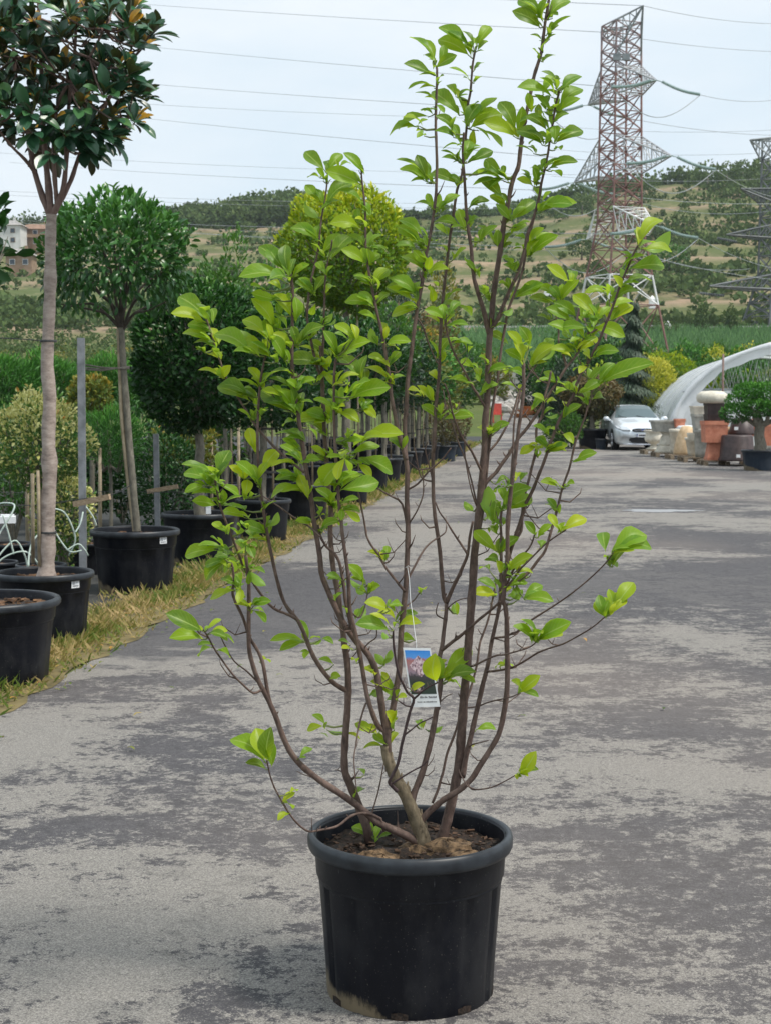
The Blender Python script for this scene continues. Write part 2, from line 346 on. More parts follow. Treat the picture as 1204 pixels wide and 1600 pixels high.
def asphalt():
    m, nt, b, o = nm('worn_asphalt')
    L = noise(nt, .42, 6, .62, dist=.6); Md = noise(nt, 2.3, 8, .72, stretch=(.8, 1.25, 1)); fi = noise(nt, 34, 7, .8); gr = noise(nt, 170, 4, .85)
    n8 = noise(nt, 9, 7, .75)
    s = mth(nt, 'ADD', mth(nt, 'MULTIPLY', L, 1.6), mth(nt, 'MULTIPLY', Md, .85)); s = mth(nt, 'ADD', s, mth(nt, 'MULTIPLY', n8, .80)); s = mth(nt, 'ADD', s, mth(nt, 'MULTIPLY', fi, .85))
    s = mth(nt, 'ADD', s, mth(nt, 'MULTIPLY', gr, .35))
    mask = ramp(nt, mth(nt, 'MULTIPLY', s, .2247), [(.490, 0), (.505, 1)])
    dark = ramp(nt, fi, [(.3, (.040, .038, .043)), (.7, (.100, .096, .102))])
    lite = ramp(nt, gr, [(.36, (.085, .080, .073)), (.50, (.225, .211, .192)), (.64, (.42, .394, .358))])
    lite = mixc(nt, ramp(nt, fi, [(.35, .45), (.6, 0)]), lite, (.19, .18, .17))
    dark = mixc(nt, ramp(nt, gr, [(.5, 0), (.66, .55)]), dark, (.26, .25, .24)); dark = mixc(nt, ramp(nt, n8, [(.35, .5), (.5, 0)]), dark, (.035, .034, .036))
    c = mixc(nt, mask, dark, lite)
    st = noise(nt, .16, 3, .5); c = mixc(nt, ramp(nt, st, [(.45, 0), (.7, .35)]), c, (.34, .28, .235))
    vo = nt.nodes.new('ShaderNodeTexVoronoi'); vo.feature = 'DISTANCE_TO_EDGE'; vo.inputs['Scale'].default_value = .55
    tcv = nt.nodes.new('ShaderNodeTexCoord'); dn = nt.nodes.new('ShaderNodeTexNoise'); dn.inputs['Scale'].default_value = 2.2; dn.inputs['Detail'].default_value = 6; nt.links.new(tcv.outputs['Object'], dn.inputs[0])
    va = nt.nodes.new('ShaderNodeVectorMath'); va.operation = 'MULTIPLY_ADD'; nt.links.new(dn.outputs['Color'], va.inputs[0]); va.inputs[1].default_value = (.9, .9, 0); nt.links.new(tcv.outputs['Object'], va.inputs[2]); nt.links.new(va.outputs[0], vo.inputs[0])
    crk = mth(nt, 'MULTIPLY', ramp(nt, vo.outputs['Distance'], [(.0018, 1), (.005, 0)]), ramp(nt, L, [(.48, 0), (.56, .28)]))
    c = mixc(nt, crk, c, (.035, .034, .036))
    # new dark patching in front of the row of pots
    tcn = nt.nodes.new('ShaderNodeTexCoord'); mpn = nt.nodes.new('ShaderNodeMapping'); mpn.inputs['Location'].default_value = (1.9, -12.6, 0)
    nt.links.new(tcn.outputs['Object'], mpn.inputs[0]); sc = nt.nodes.new('ShaderNodeVectorMath'); sc.operation = 'MULTIPLY'; sc.inputs[1].default_value = (.40, .30, 1)
    nt.links.new(mpn.outputs[0], sc.inputs[0]); ln = nt.nodes.new('ShaderNodeVectorMath'); ln.operation = 'LENGTH'; nt.links.new(sc.outputs[0], ln.inputs[0])
    pt = ramp(nt, mth(nt, 'ADD', ln.outputs['Value'], mth(nt, 'MULTIPLY', mth(nt, 'SUBTRACT', Md, .5), 1.2)), [(.85, .9), (1.05, 0)])
    c = mixc(nt, pt, c, dark)
    mpb = nt.nodes.new('ShaderNodeMapping'); mpb.inputs['Location'].default_value = (-3.6, -13.6, 0); nt.links.new(tcn.outputs['Object'], mpb.inputs[0])
    scb = nt.nodes.new('ShaderNodeVectorMath'); scb.operation = 'MULTIPLY'; scb.inputs[1].default_value = (.30, .42, 1); nt.links.new(mpb.outputs[0], scb.inputs[0])
    lnb = nt.nodes.new('ShaderNodeVectorMath'); lnb.operation = 'LENGTH'; nt.links.new(scb.outputs[0], lnb.inputs[0])
    pb = ramp(nt, mth(nt, 'ADD', lnb.outputs['Value'], mth(nt, 'MULTIPLY', mth(nt, 'SUBTRACT', mth(nt, 'ADD', Md, n8), 1.0), 1.5)), [(.75, .85), (.95, 0)])
    c = mixc(nt, pb, c, dark)
    nt.links.new(c, b.inputs['Base Color']); b.inputs['Roughness'].default_value = .85; b.inputs['Specular IOR Level'].default_value = .3
    bump(nt, b, mth(nt, 'ADD', gr, mth(nt, 'MULTIPLY', fi, 1.5)), .55, .006)
    return m
M['asphalt'] = asphalt()
rows = [(-8, LE(-8), 14), (8, LE(8), 16)]+[(y, LE(y), 30) for y in (12, 16, 20, 26, 32, 40, 50)]+[(60, LE(60), 9.5), (75, LE(75), 9.6), (92.5, LE(92.5), 10.6), (110, LE(110), 11.6)]
sheet('road', rows, .008, M['asphalt'], 'worn grey asphalt yard and road with dark patches')
M['mat'] = simple('black_weed_mat', (.012, .013, .014), (.05, .05, .045), 3, .8, .004)
sheet('nursery_ground', [(y, -16, LE(y)-.28) for y in (4, 10, 20, 40, 75)], .004, M['mat'], 'dark weed matting under the potted trees')
M['dirt'] = simple('verge_dirt', (.09, .075, .03), (.22, .17, .07), 5, .95, .01)
sheet('verge_soil', [(float(y), LE(y)-.50, LE(y)+.02+.035*math.sin(y*7.3)+.03*math.sin(y*3.1+1)+.02*math.sin(y*17)) for y in np.arange(4, 60, .22)], .012, M['dirt'], 'strip of weedy soil between pots and asphalt')
# grass on the verge : a strip of blades nobody could count
def verge():
    n = 42000; u = RNG.random(n); Y = 6.5+ (u**1.9)*55; X = LE(Y)-.42+RNG.normal(0, .17, n); X = np.minimum(X, LE(Y)+.05+.07*np.sin(Y*3.1)+.06*np.sin(Y*9.7)+.05*RNG.random(n))
    pn = np.sin(Y*2.3+X*5)+np.sin(Y*.9+1)+.8*np.sin(X*9-Y*4.1)
    keep = (pn > -1.5) | (RNG.random(n) < .35); X = X[keep]; Y = Y[keep]; pn = pn[keep]; n = len(X)
    C = np.stack([X, Y, np.full(n, .012)], 1); a = RNG.random(n)*6.28
    tilt = .35+RNG.random(n)*1.4
    D = np.stack([np.cos(a)*tilt, np.sin(a)*tilt, np.full(n, 1.0)], 1)
    L = (.026+.085*RNG.random(n)**3)*(1+.012*Y)*np.where(pn > 1, 1.3, 1); tint = np.clip(.55-.16*pn+RNG.normal(0, .22, n), 0, 1)
    o = leaves('verge_grass', C, D, np.stack([-np.sin(a), np.cos(a), np.full(n, .4)], 1), L, .009+.0006*Y, M['grass'], kind='far', arch=-.1, tint=tint)
    tag(o, 'patchy green and straw coloured grass along the asphalt edge', None, kind='stuff')
verge()
def litter():
    n = 900; Y = 7+RNG.random(n)**1.6*22; X = LE(Y)-.16+RNG.normal(0, .15, n)
    far = RNG.random(n) < .04; X = np.where(far, X+RNG.random(n)*3.5, X)
    C = np.stack([X, Y, np.full(n, .02)], 1); a = RNG.random(n)*6.28
    D = np.stack([np.cos(a), np.sin(a), RNG.random(n)*.3], 1)
    o = leaves('fallen_leaves', C, D, np.tile((0, 0, 1.0), (n, 1)), .03+RNG.random(n)*.035, .022, M['leaf_autumn'], kind='mid', arch=.15)
    tag(o, 'small fallen orange and brown leaves at the road edge', None, kind='stuff')
litter()
# ------------------------------------------------------------------ pots
def pot(parent, D, H, c, n=48, mat=None, rimmat=None, flutes=12, soil=True, sticker=None, fine=False):
    R_ = D/2; mat = mat or M['pot']; rimmat = rimmat or M['pot_rim']
    def fl(r, z, a):
        if z > H*.735 or z < .004: return r
        k = (a*flutes/(2*math.pi)) % 1.0
        e = min(k, 1-k)*2
        return r*(1-.045*max(0, 1-e*4.0))
    prof = [(R_*.80, 0), (R_*.815, .012), (R_*.83, H*.2), (R_*.865, H*.5), (R_*.895, H*.725), (R_*.905, H*.74), (R_*.918, H*.755), (R_*.935, H*.92), (R_*.94, H*.925)]
    mb = MB(); mb.lathe(prof, c, n, fl)
    inner = [(R_*.94, H*.93), (R_*.925, H*.99), (R_*.915, H*.97), (R_*.90, H*.72)]
    mb.lathe(inner, c, n)
    mb.add([(c[0]+R_*.8*math.cos(2*math.pi*k/n), c[1]+R_*.8*math.sin(2*math.pi*k/n), c[2]) for k in range(n)], [tuple(range(n))[::-1]])
    p = mb.build('pot', mat, parent, True)
    rb = MB(); rb.lathe([(R_*.938, H*.905), (R_*.985, H*.905), (R_*1.0, H*.925), (R_*1.003, H*.965), (R_*.99, H*.992), (R_*.965, H*1.0), (R_*.935, H*.995), (R_*.920, H*.965), (R_*.916, H*.92)], c, n)
    rb.build('rim', rimmat, p, True)
    if soil:
        sb = MB(); m = 24; vs = [(c[0], c[1], c[2]+H*.90)]; fs = []
        for j in range(1, 7):
            for k in range(m):
                a = 2*math.pi*k/m; r = R_*.915*j/6
                vs.append((c[0]+r*math.cos(a), c[1]+r*math.sin(a), c[2]+H*.88+random.uniform(-.012, .014)))
        for k in range(m): fs.append((0, 1+k, 1+(k+1) % m))
        for j in range(5):
            for k in range(m): fs.append((1+j*m+k, 1+(j+1)*m+k, 1+(j+1)*m+(k+1) % m, 1+j*m+(k+1) % m))
        sb.add(vs, fs); sb.build('soil', M['soil'], p, True)
        cb = MB()
        for _ in range(420 if fine else 110):
            a = random.random()*6.28; r = R_*.87*math.sqrt(random.random()); s = (random.uniform(.003, .011) if fine else random.uniform(.010, .026)*(D/.6))
            Mx = Matrix.Rotation(random.random()*6, 3, 'Z') @ Matrix.Rotation(random.uniform(-.7, .7), 3, 'X')
            cb.box((c[0]+r*math.cos(a), c[1]+r*math.sin(a), c[2]+H*.885+random.uniform(0, .012)), (s*random.uniform(1, 2.4), s, s*.35), M=Mx)
        tag(cb.build('bark_mulch', M['chips'] if not fine else M['mulchd'], p), None, kind='stuff')
    if sticker is not None:
        st = MB(); a = sticker; r = R_*.945
        w = .035*D/.7; h = .06
        for (aa, sx) in ((a, 1),):
            pts = []
            for dz in (H*.80, H*.80+h):
                for da in (-w/r, w/r): pts.append((c[0]+(r+.001+0.02*R_*(dz/H-.8)*1)*math.cos(aa+da), c[1]+r*1.001*math.sin(aa+da), c[2]+dz))
            st.add(pts, [(0, 1, 3, 2)])
        so2 = st.build('price_sticker', M['white'], p); q0, q1, q3, q2 = [Vector(v) for v in st.v[:4]]; nn = (q1-q0).cross(q3-q0).normalized()
        if nn.y > 0: nn = -nn
        pr = MB(); random.seed(int(D*100))
        def qp(u, v): return q0+(q1-q0)*u+(q3-q0)*v+nn*.0012
        for rr_ in range(5):
            u = .1
            while u < .42: w_ = random.uniform(.03, .07); pr.add([qp(u, .40+rr_*.1), qp(u+w_, .40+rr_*.1), qp(u+w_, .46+rr_*.1), qp(u, .46+rr_*.1)], [(0, 1, 2, 3)]); u += w_+.03
        for v_ in (.15, .26, .62, .78): pr.add([qp(.1 if v_ < .3 else .52, v_), qp(.9, v_), qp(.9, v_+.05), qp(.1 if v_ < .3 else .52, v_+.05)], [(0, 1, 2, 3)])
        pr.build('sticker_print', M['ink'], so2)
    return p
M['mulchd'] = simple('dark_bark_mulch', (.008, .006, .004), (.11, .06, .035), 22, .9, .004)
# ------------------------------------------------------------------ the shrub in front
Y0 = 4.14
PC = Vector(((641-602)/F*Y0, Y0, 0.0))
root = thing('potted_shrub', PC, 'tall many-stemmed shrub with bright green leaves in a big black pot in the foreground', 'potted shrub')
pot(root, .560, .452, PC, 96, flutes=14, fine=True)
STEMS = []    # name, parent?, r0 px, r1 px, d0, d1, points
def st(name, r0, r1, d1, pts, d0=None, mat='stem'): STEMS.append((name, r0, r1, d0, d1, pts, mat))
st('trunk', 17, 10, .0, [(668,1342),(662,1322),(656,1298),(646,1272),(634,1245),(621,1222),(612,1203),(605,1183),(602,1165)], 0, 'stem_old')
st('A', 9, 3.2, -.22, [(655,1322),(640,1309),(622,1300),(592,1286),(560,1260),(530,1239),(499,1219),(470,1195),(452,1172),(440,1145),(430,1117),(415,1085),(403,1062),(394,1035),(389,1009),(389,955),(389,912),(387,892),(384,868)])
st('Ab', 4.5, 2.4, -.20, [(430,1117),(420,1090),(411,1037),(400,1012),(390,996),(380,965),(364,930),(366,905),(362,880)])
st('Al', 2.6, 1.6, -.32, [(396,1083),(380,1070),(364,1054),(342,1024),(332,1008),(326,996),(318,984)])
st('Al2', 2.0, 1.2, -.16, [(403,1073),(385,1048),(366,1033),(351,1007),(346,996)])
st('L', 3.2, 1.5, -.34, [(600,1282),(578,1272),(560,1271),(545,1277),(533,1287),(521,1293),(500,1297),(482,1299),(466,1288),(452,1271),(436,1244),(428,1228),(422,1211),(419,1197),(417,1188)], -.03)
st('C', 9, 3.5, .10, [(576,1300),(566,1275),(556,1247),(548,1228),(540,1209),(538,1189),(539,1159),(542,1120),(544,1080),(543,1040),(539,1012),(535,980),(531,950),(527,920),(521,890),(518,860),(516,830),(517,799),(514,770),(511,730),(508,690),(506,655),(504,610),(503,570),(501,540)], .05)
st('Ct1', 3.0, 1.6, .14, [(504,600),(492,560),(482,510),(480,490),(484,450),(488,431),(494,405),(499,380),(500,360),(505,325),(510,296),(512,272)])
st('Ct2', 2.6, 1.5, .05, [(503,575),(505,540),(506,504),(507,470),(508,440),(512,410),(517,390),(519,375)])
st('C1', 5.5, 2.0, -.10, [(542,1082),(532,1074),(520,1066),(504,1048),(490,1026),(482,1008),(474,987),(465,969),(445,943),(433,906),(425,870),(417,830),(412,799),(407,759),(403,710),(403,660),(405,620),(408,590),(413,565),(418,545)])
st('B', 3.2, 2.0, -.26, [(465,969),(452,961),(427,950),(407,927),(383,890),(368,852),(352,812),(344,790),(340,771),(336,749)])
st('F', 3.0, 1.6, .02, [(476,738),(459,725),(439,708),(419,688),(399,664),(384,640),(370,618),(356,595),(346,569),(338,545),(330,519),(322,496)], -.08)
st('F2', 2.0, 1.4, .05, [(500,838),(482,822),(463,811),(435,791),(411,775)], -.08)
st('D1', 8, 2.8, -.10, [(608,1180),(605,1155),(599,1120),(593,1080),(588,1051),(580,1031),(568,1013),(554,999),(536,973),(520,940),(508,912),(502,895),(500,870),(495,840),(490,809),(488,790),(484,765),(478,730),(472,690),(467,655),(463,625),(458,590),(456,560),(457,530),(457,504),(458,470),(456,440),(452,420)])
st('D2', 5.5, 2.4, -.15, [(599,1146),(592,1136),(584,1120),(577,1100),(572,1080),(566,1044),(560,1012),(554,985),(547,955),(545,925),(544,900),(540,870),(535,835),(533,812),(530,790),(528,760),(526,730),(524,705),(522,660),(522,630),(522,600),(523,575),(526,558)])
st('D3', 4.2, 2.4, -.04, [(556,998),(548,975),(540,940),(537,915),(533,890),(529,876),(522,864),(512,856),(506,848),(500,836),(497,820)])
st('G', 3.0, 1.6, -.02, [(632,924),(622,912),(611,898),(603,888),(596,876),(588,862),(580,852),(573,838),(571,826),(568,809),(564,790),(560,770),(557,750),(552,735),(545,727)], 0)
st('E', 7, 2.2, .04, [(602,1175),(606,1145),(613,1109),(618,1080),(623,1050),(625,1020),(626,989),(630,950),(634,910),(636,860),(637,820),(635,779),(636,740),(633,710),(632,690),(632,660),(634,640),(636,599),(641,560),(646,520),(651,484),(655,462),(660,435),(664,405),(668,382),(674,353),(680,308),(681,285),(682,260),(681,225),(680,190),(681,150),(682,125),(682,106)])
st('Eb', 2.4, 1.6, .05, [(637,834),(628,788),(610,775),(598,768),(587,761),(578,757)])
st('Ed', 5, 1.6, -.02, [(636,722),(626,690),(620,665),(615,640),(611,618),(608,590),(603,560),(599,532),(593,505),(587,480),(583,458),(577,430),(573,400),(571,385),(571,350),(570,320),(567,295),(565,274),(564,262)])
st('Es', 2.0, 1.2, .08, [(651,490),(660,510),(668,534),(678,558),(686,572)])
st('Et', 2.4, 1.4, -.03, [(638,770),(652,756),(668,738),(690,718),(704,700)])
st('H', 7.5, 3.6, .12, [(640,1262),(646,1240),(658,1211),(669,1171),(676,1140),(681,1112),(687,1075),(688,1055),(686,1030),(690,1010),(693,985),(696,960),(697,942)])
st('H1', 4.6, 2.2, .16, [(697,944),(693,932),(691,915),(689,890),(687,864),(684,840),(680,814),(677,785),(676,752),(676,720),(677,690),(679,665),(680,639),(682,620),(684,599),(686,575),(686,550),(688,516),(690,480),(693,450),(696,425),(701,380),(706,348),(709,326),(712,305),(714,294),(718,283),(722,266),(725,235),(728,200),(730,165),(734,145),(736,120),(738,98),(741,82)])
st('H2', 4.6, 2.6, .03, [(697,944),(702,930),(708,916),(714,904),(722,886),(730,866),(733,840),(738,815)])
st('H3', 3.8, 2.4, -.10, [(694,1018),(710,1000),(724,989),(744,971),(760,958),(772,948),(780,940)])
st('J', 11, 2.6, .10, [(683,1335),(690,1310),(696,1290),(702,1265),(708,1240),(714,1208),(718,1180),(720,1150),(722,1120),(725,1080),(729,1040),(731,1004),(733,985),(735,950),(738,910),(740,870),(743,845),(745,820),(748,795),(752,752),(755,720),(757,690),(757,660),(760,630),(761,600),(762,570),(763,540),(765,515),(767,495),(769,470),(772,446),(776,420),(780,395),(784,366),(787,345),(791,326),(795,305),(799,286),(803,274),(809,260),(812,235),(815,210),(819,190),(823,170),(829,140),(834,117),(840,98),(845,80),(850,40),(855,10),(860,-25),(864,-60)], .06)
st('Jr', 3.0, 1.8, .16, [(808,262),(822,235),(835,190)])
STEMS.pop()
st('K1', 5.5, 2.0, -.04, [(763,522),(759,505),(756,490),(752,476),(748,464),(744,450),(740,436),(737,410),(735,385),(731,360),(729,340),(727,320),(726,300),(725,281),(723,255),(722,234),(723,220),(724,207)])
st('K2', 4.4, 1.8, -.04, [(766,515),(774,503),(779,494),(786,476),(791,464),(799,446),(807,430),(813,411),(819,388),(823,366),(831,345),(837,326),(842,305),(845,286),(850,265),(855,241),(858,220),(862,197),(864,185),(867,165),(871,149),(872,140)])
st('K3', 3.2, 2.4, .14, [(744,852),(752,810),(757,765),(761,720),(765,680),(767,650),(770,630),(773,610),(777,590),(779,570),(783,540),(789,505),(792,488),(799,468),(808,445),(815,424),(819,405),(822,385),(829,358),(834,338)])
st('Ka', 2.0, 1.3, .20, [(748,802),(738,760),(727,720),(715,690),(706,660),(697,640),(692,610)])
st('Kb', 2.8, 1.4, -.12, [(750,738),(736,705),(722,685),(712,662),(705,640),(700,615),(694,600)])
st('Kc', 2.8, 1.6, -.06, [(762,640),(748,620),(738,605),(726,582),(716,565),(706,545),(700,528),(696,510),(694,500)])
st('Kd', 1.6, 1.2, -.03, [(742,795),(738,775),(732,750),(726,715),(725,690)])
st('N', 7, 3.2, -.12, [(662,1290),(668,1270),(681,1259),(692,1250),(703,1243),(716,1235),(736,1217),(750,1195),(764,1173),(778,1148),(786,1116),(791,1080),(792,1040),(791,1004),(791,980),(790,960),(788,945),(785,940),(787,920),(788,904),(791,880),(792,864),(792,840),(792,814),(796,780),(799,752),(804,715),(809,672),(813,645),(817,610),(817,585),(817,568)])
st('N2', 2.2, 1.8, -.02, [(792,850),(796,800),(797,752),(800,710),(802,665),(806,640),(813,612)])
st('Mx', 6, 2.4, -.02, [(722,1215),(726,1189),(734,1155),(742,1120),(752,1076),(757,1056),(762,1036),(766,1010),(770,990),(776,964),(780,940),(781,915),(782,885),(782,860),(782,835),(781,814),(783,796)], .05)
st('Z', 3, 2, .22, [(675,1255),(684,1233),(688,1218),(692,1205),(698,1177),(709,1149),(718,1120),(726,1100),(734,1078),(744,1040),(748,1010),(751,998),(758,980),(764,960),(767,945),(771,925),(775,905)], .12)
st('O', 4.2, 2.0, -.16, [(780,945),(786,905),(792,880),(797,860),(803,842),(809,824),(815,806),(819,790),(827,775),(834,760),(840,744),(847,727),(853,710),(859,692),(869,665),(876,650),(882,640),(890,625),(896,616),(900,600),(906,586),(912,575),(920,564),(926,550),(934,535),(940,520),(948,500),(954,486),(961,467),(967,448),(972,436),(977,424),(981,415),(985,406),(990,394),(997,382)])
st('O2', 3.4, 2.2, .02, [(796,868),(803,845),(813,830),(815,805),(818,776),(824,755),(830,730),(837,700),(837,672),(843,655),(847,645),(850,620),(856,600),(860,580)])
st('P', 4.4, 2.0, .12, [(750,762),(758,755),(766,746),(775,737),(785,722),(794,710),(809,685),(820,672),(829,660),(839,645),(850,627),(866,602),(875,588),(884,574),(892,564),(900,554),(908,536),(916,523),(925,512),(932,505)])
st('P2', 2.6, 1.6, .20, [(884,574),(878,550),(872,535),(872,520),(870,505),(868,495)])
st('P3', 2.4, 1.6, .16, [(916,523),(930,515),(940,508),(948,503),(952,488),(951,470)])
st('Q', 2.6, 1.8, .18, [(764,702),(775,692),(790,667),(802,640),(809,615),(818,600),(827,583),(836,572)])
st('Rr', 3.6, 1.8, -.04, [(790,914),(800,912),(812,905),(822,897),(829,890),(840,875),(851,860),(860,830),(862,824),(869,799),(873,782),(877,765),(883,747),(889,730),(897,695),(903,678),(909,662),(914,648),(917,637),(925,616)])
st('S1', 2.4, 1.5, -.24, [(789,922),(800,906),(812,889),(819,882),(835,866),(848,853),(859,844),(872,835),(883,828)])
st('S2', 2.4, 1.6, -.10, [(790,914),(800,893),(811,872),(819,864),(826,856),(831,846),(834,836)])
st('U', 2.6, 1.4, -.22, [(766,1002),(770,997),(788,995),(800,989),(807,987),(829,969),(859,950),(880,936),(899,922),(925,900),(946,879),(957,864)])
st('V', 2.6, 1.4, -.32, [(761,1050),(775,1048),(799,1043),(820,1032),(839,1020),(860,1012),(879,1006),(900,995),(925,980),(944,964)])
st('Wb', 2.4, 1.4, -.26, [(731,1042),(736,1041),(748,1036),(760,1030),(775,1024),(787,1023),(805,1018),(819,1014),(830,1009),(838,1002)])
st('X', 1.8, 1.2, -.20, [(726,1108),(744,1104),(760,1098),(775,1094),(789,1091),(800,1088),(809,1084)])
st('Yb', 1.8, 1.1, -.24, [(730,1222),(736,1233),(752,1233),(768,1230),(787,1221),(798,1215),(806,1210)])
st('fr', 4, 2.2, -.22, [(608,1236),(604,1222),(606,1215),(610,1225),(614,1212),(621,1194),(627,1165),(633,1140),(640,1112),(647,1089),(642,1086),(636,1081),(630,1070),(624,1058),(619,1038),(616,1019),(614,1000),(614,985)], -.05, 'twig')
STEMS[-1] = ('fr', 4, 2.2, -.04, -.22, [(620,1236),(612,1228),(608,1222),(612,1212),(621,1194),(627,1165),(633,1140),(640,1112),(646,1092),(636,1082),(630,1070),(624,1058),(619,1038),(616,1019),(614,1000),(614,985)], 'twig')
st('fr2', 2.4, 1.5, -.26, [(646,1092),(652,1087),(658,1081),(668,1074),(678,1069),(684,1066)], None, 'twig')
st('fr3', 2.0, 1.2, -.14, [(630,1150),(640,1142),(655,1130),(668,1124),(676,1120)], None, 'twig')
st('fr4', 2.2, 1.2, -.10, [(613,1224),(628,1214),(645,1204),(660,1196),(668,1188)], None, 'twig')
st('fr5', 2.0, 1.2, -.26, [(643,1102),(634,1103),(628,1099),(622,1095)], None, 'twig')
st('tw1', 2.6, 1.4, .16, [(640,904),(650,880),(660,862),(668,852),(676,845),(684,840),(695,832),(697,822)])
st('tw2', 2.6, 1.4, .0, [(730,866),(718,848),(706,830),(697,815),(686,800),(680,785)], .0)
st('tw3', 1.8, 1.1, .05, [(638,948),(646,938),(652,930),(657,924)])
st('tw4', 1.8, 1.0, .0, [(689,971),(683,962),(681,954),(684,942)])
st('tw5', 1.8, 1.2, -.03, [(637,815),(650,800),(660,775),(661,755),(659,735)])
st('tw6', 2.0, 1.2, .14, [(676,756),(664,750),(655,740),(648,700)])
st('tw7', 2.0, 1.2, -.02, [(732,1076),(744,1062),(758,1055),(772,1040),(780,1020)])
STEMS.pop()
st('tw8', 2.0, 1.0, -.06, [(726,1168),(738,1163),(750,1160),(762,1157)])
st('tw9', 1.6, 1.0, .15, [(688,1098),(697,1088),(706,1084)])
st('tw10', 1.8, 1.1, .12, [(733,976),(740,968),(748,985),(752,1000)])
STEMS.pop()
st('tw11', 1.6, 1.0, .12, [(499,1219),(486,1214),(474,1210),(464,1205)])
st('tw12', 1.6, 1.0, .10, [(539,1214),(534,1206),(528,1203),(524,1203)])
st('tw13', 1.8, 1.0, .10, [(676,752),(668,720),(664,702),(668,690)])
st('tw14', 2.2, 1.2, -.08, [(572,1098),(566,1115),(560,1140),(556,1165),(553,1185),(555,1215),(558,1240)], .0)
st('tw15', 1.8, 1.0, .05, [(576,1290),(590,1240),(598,1200),(602,1180)])
st('tw16', 1.4, .9, .08, [(700,950),(708,942),(718,937),(731,934)])
st('tw17', 1.6, 1.0, -.12, [(565,1013),(578,1003),(588,995),(588,975),(590,960)])
st('tw18', 1.8, 1.1, .03, [(551,955),(560,965),(568,955),(574,928),(574,915)])
st('mx2', 2.0, 1.3, .04, [(803,914),(808,925),(802,955),(800,975)])
STEMS.pop()
SAMP = []   # (px,py,depth,stemindex,radius)
stem_objs = []
def smooth_poly(pts, sub=4):
    out = []
    P = [Vector((p[0], p[1])) for p in pts]
    for i in range(len(P)-1):
        p0 = P[max(i-1, 0)]; p1 = P[i]; p2 = P[i+1]; p3 = P[min(i+2, len(P)-1)]
        for k in range(sub):
            t = k/sub
            out.append(.5*((2*p1)+(p2-p0)*t+(2*p0-5*p1+4*p2-p3)*t*t+(3*p1-p0-3*p2+p3)*t**3))
    out.append(P[-1]); return out
def nearest(px, py, only=None):
    a = SA if SA is not None else np.array(SAMP)
    d = (a[:, 0]-px)**2+(a[:, 1]-py)**2; i = int(np.argmin(d)); return a[i], math.sqrt(d[i])
SA = None
random.seed(5)
for si, (nme, r0, r1, d0, d1, pts, mt) in enumerate(STEMS):
    if d0 is None:
        s_, dd = nearest(*pts[0]); d0 = s_[2]
        if dd > .5: pts = [(float(s_[0]), float(s_[1]))]+pts[1:] if dd < 12 else [(float(s_[0]), float(s_[1]))]+pts
    q = smooth_poly(pts, 3); n = len(q); W3 = []; rr = []
    for i, p in enumerate(q):
        t = i/(n-1); d = d0+(d1-d0)*t**1.1
        w = at(p.x, p.y, Y0+d); rp = r0+(r1-r0)*t**.75
        r = rp/F*(Y0+d)*.80*(1+.10*math.sin(i*1.9+si)*(1 if i % 4 == 0 else .3))
        if i == 0 and t == 0 and p.y > 1280: pass
        W3.append(w); rr.append(r)
        SAMP.append((p.x, p.y, d, si, r))
    if pts[0][1] > 1270:     # let it enter the soil
        W3[0] = W3[0]-Vector((0, 0, .03))
    mb = MB(); mb.tube(W3, rr, 10 if r0 > 5 else 7, True, .10)
    # buds, leaf scars and short dead spurs
    random.seed(si*7+1)
    for i in range(3, n-2):
        if rr[i] < .0012: continue
        if random.random() < .16 and nme != 'trunk':
            a = random.random()*6.28; dirv = Vector((math.cos(a), math.sin(a)*.6, .9)).normalized(); l = random.uniform(.004, .012)
            if random.random() < .14: l *= 3.2
            mb.tube([W3[i], W3[i]+dirv*(rr[i]+l*.5), W3[i]+dirv*(rr[i]+l)+Vector((0, 0, l*.3))], [rr[i]*.6, min(rr[i]*.45, .0022), .0008], 5)
    if nme != 'trunk':
        for i in range(3, n-2):
            pz = W3[i].z
            if .5 < pz < 1.75 and random.random() < (.055 if pz < 1.4 else .03):
                sg = random.choice((-1, 1)); l = random.uniform(.02, .09); dv = Vector((sg*random.uniform(.5, 1), random.uniform(-.6, .6), random.uniform(-.1, .5))).normalized()
                p0 = W3[i]; p1 = p0+dv*l*.5+Vector((0, 0, -.1*l)); p2 = p0+dv*l+Vector((0, 0, .25*l)); rr0 = random.uniform(.0013, .0022)
                mb.tube([p0, p1, p2, p2+Vector((sg*.004, 0, .015))], [rr0*1.4, rr0, rr0*.8, .0006], 5)
                if random.random() < .5: mb.tube([p1, p1+Vector((-sg*.2*l, .1*l, .45*l))], [rr0*.7, .0005], 4)
    if nme == 'trunk':
        for _ in range(26):
            i = random.randrange(3, n-3); a = random.random()*6.28; dirv = Vector((math.cos(a), math.sin(a), .2)); p = W3[i]+dirv*rr[i]*.75
            mb.tube([p-Vector((0, 0, .02)), p+Vector((0, 0, 0)), p+Vector((0, 0, .025))], [.002, rr[i]*.33, .002], 6)
    stem_objs.append([mb, 'stem' if nme != 'trunk' else 'trunk', mt])
SA = np.array(SAMP)
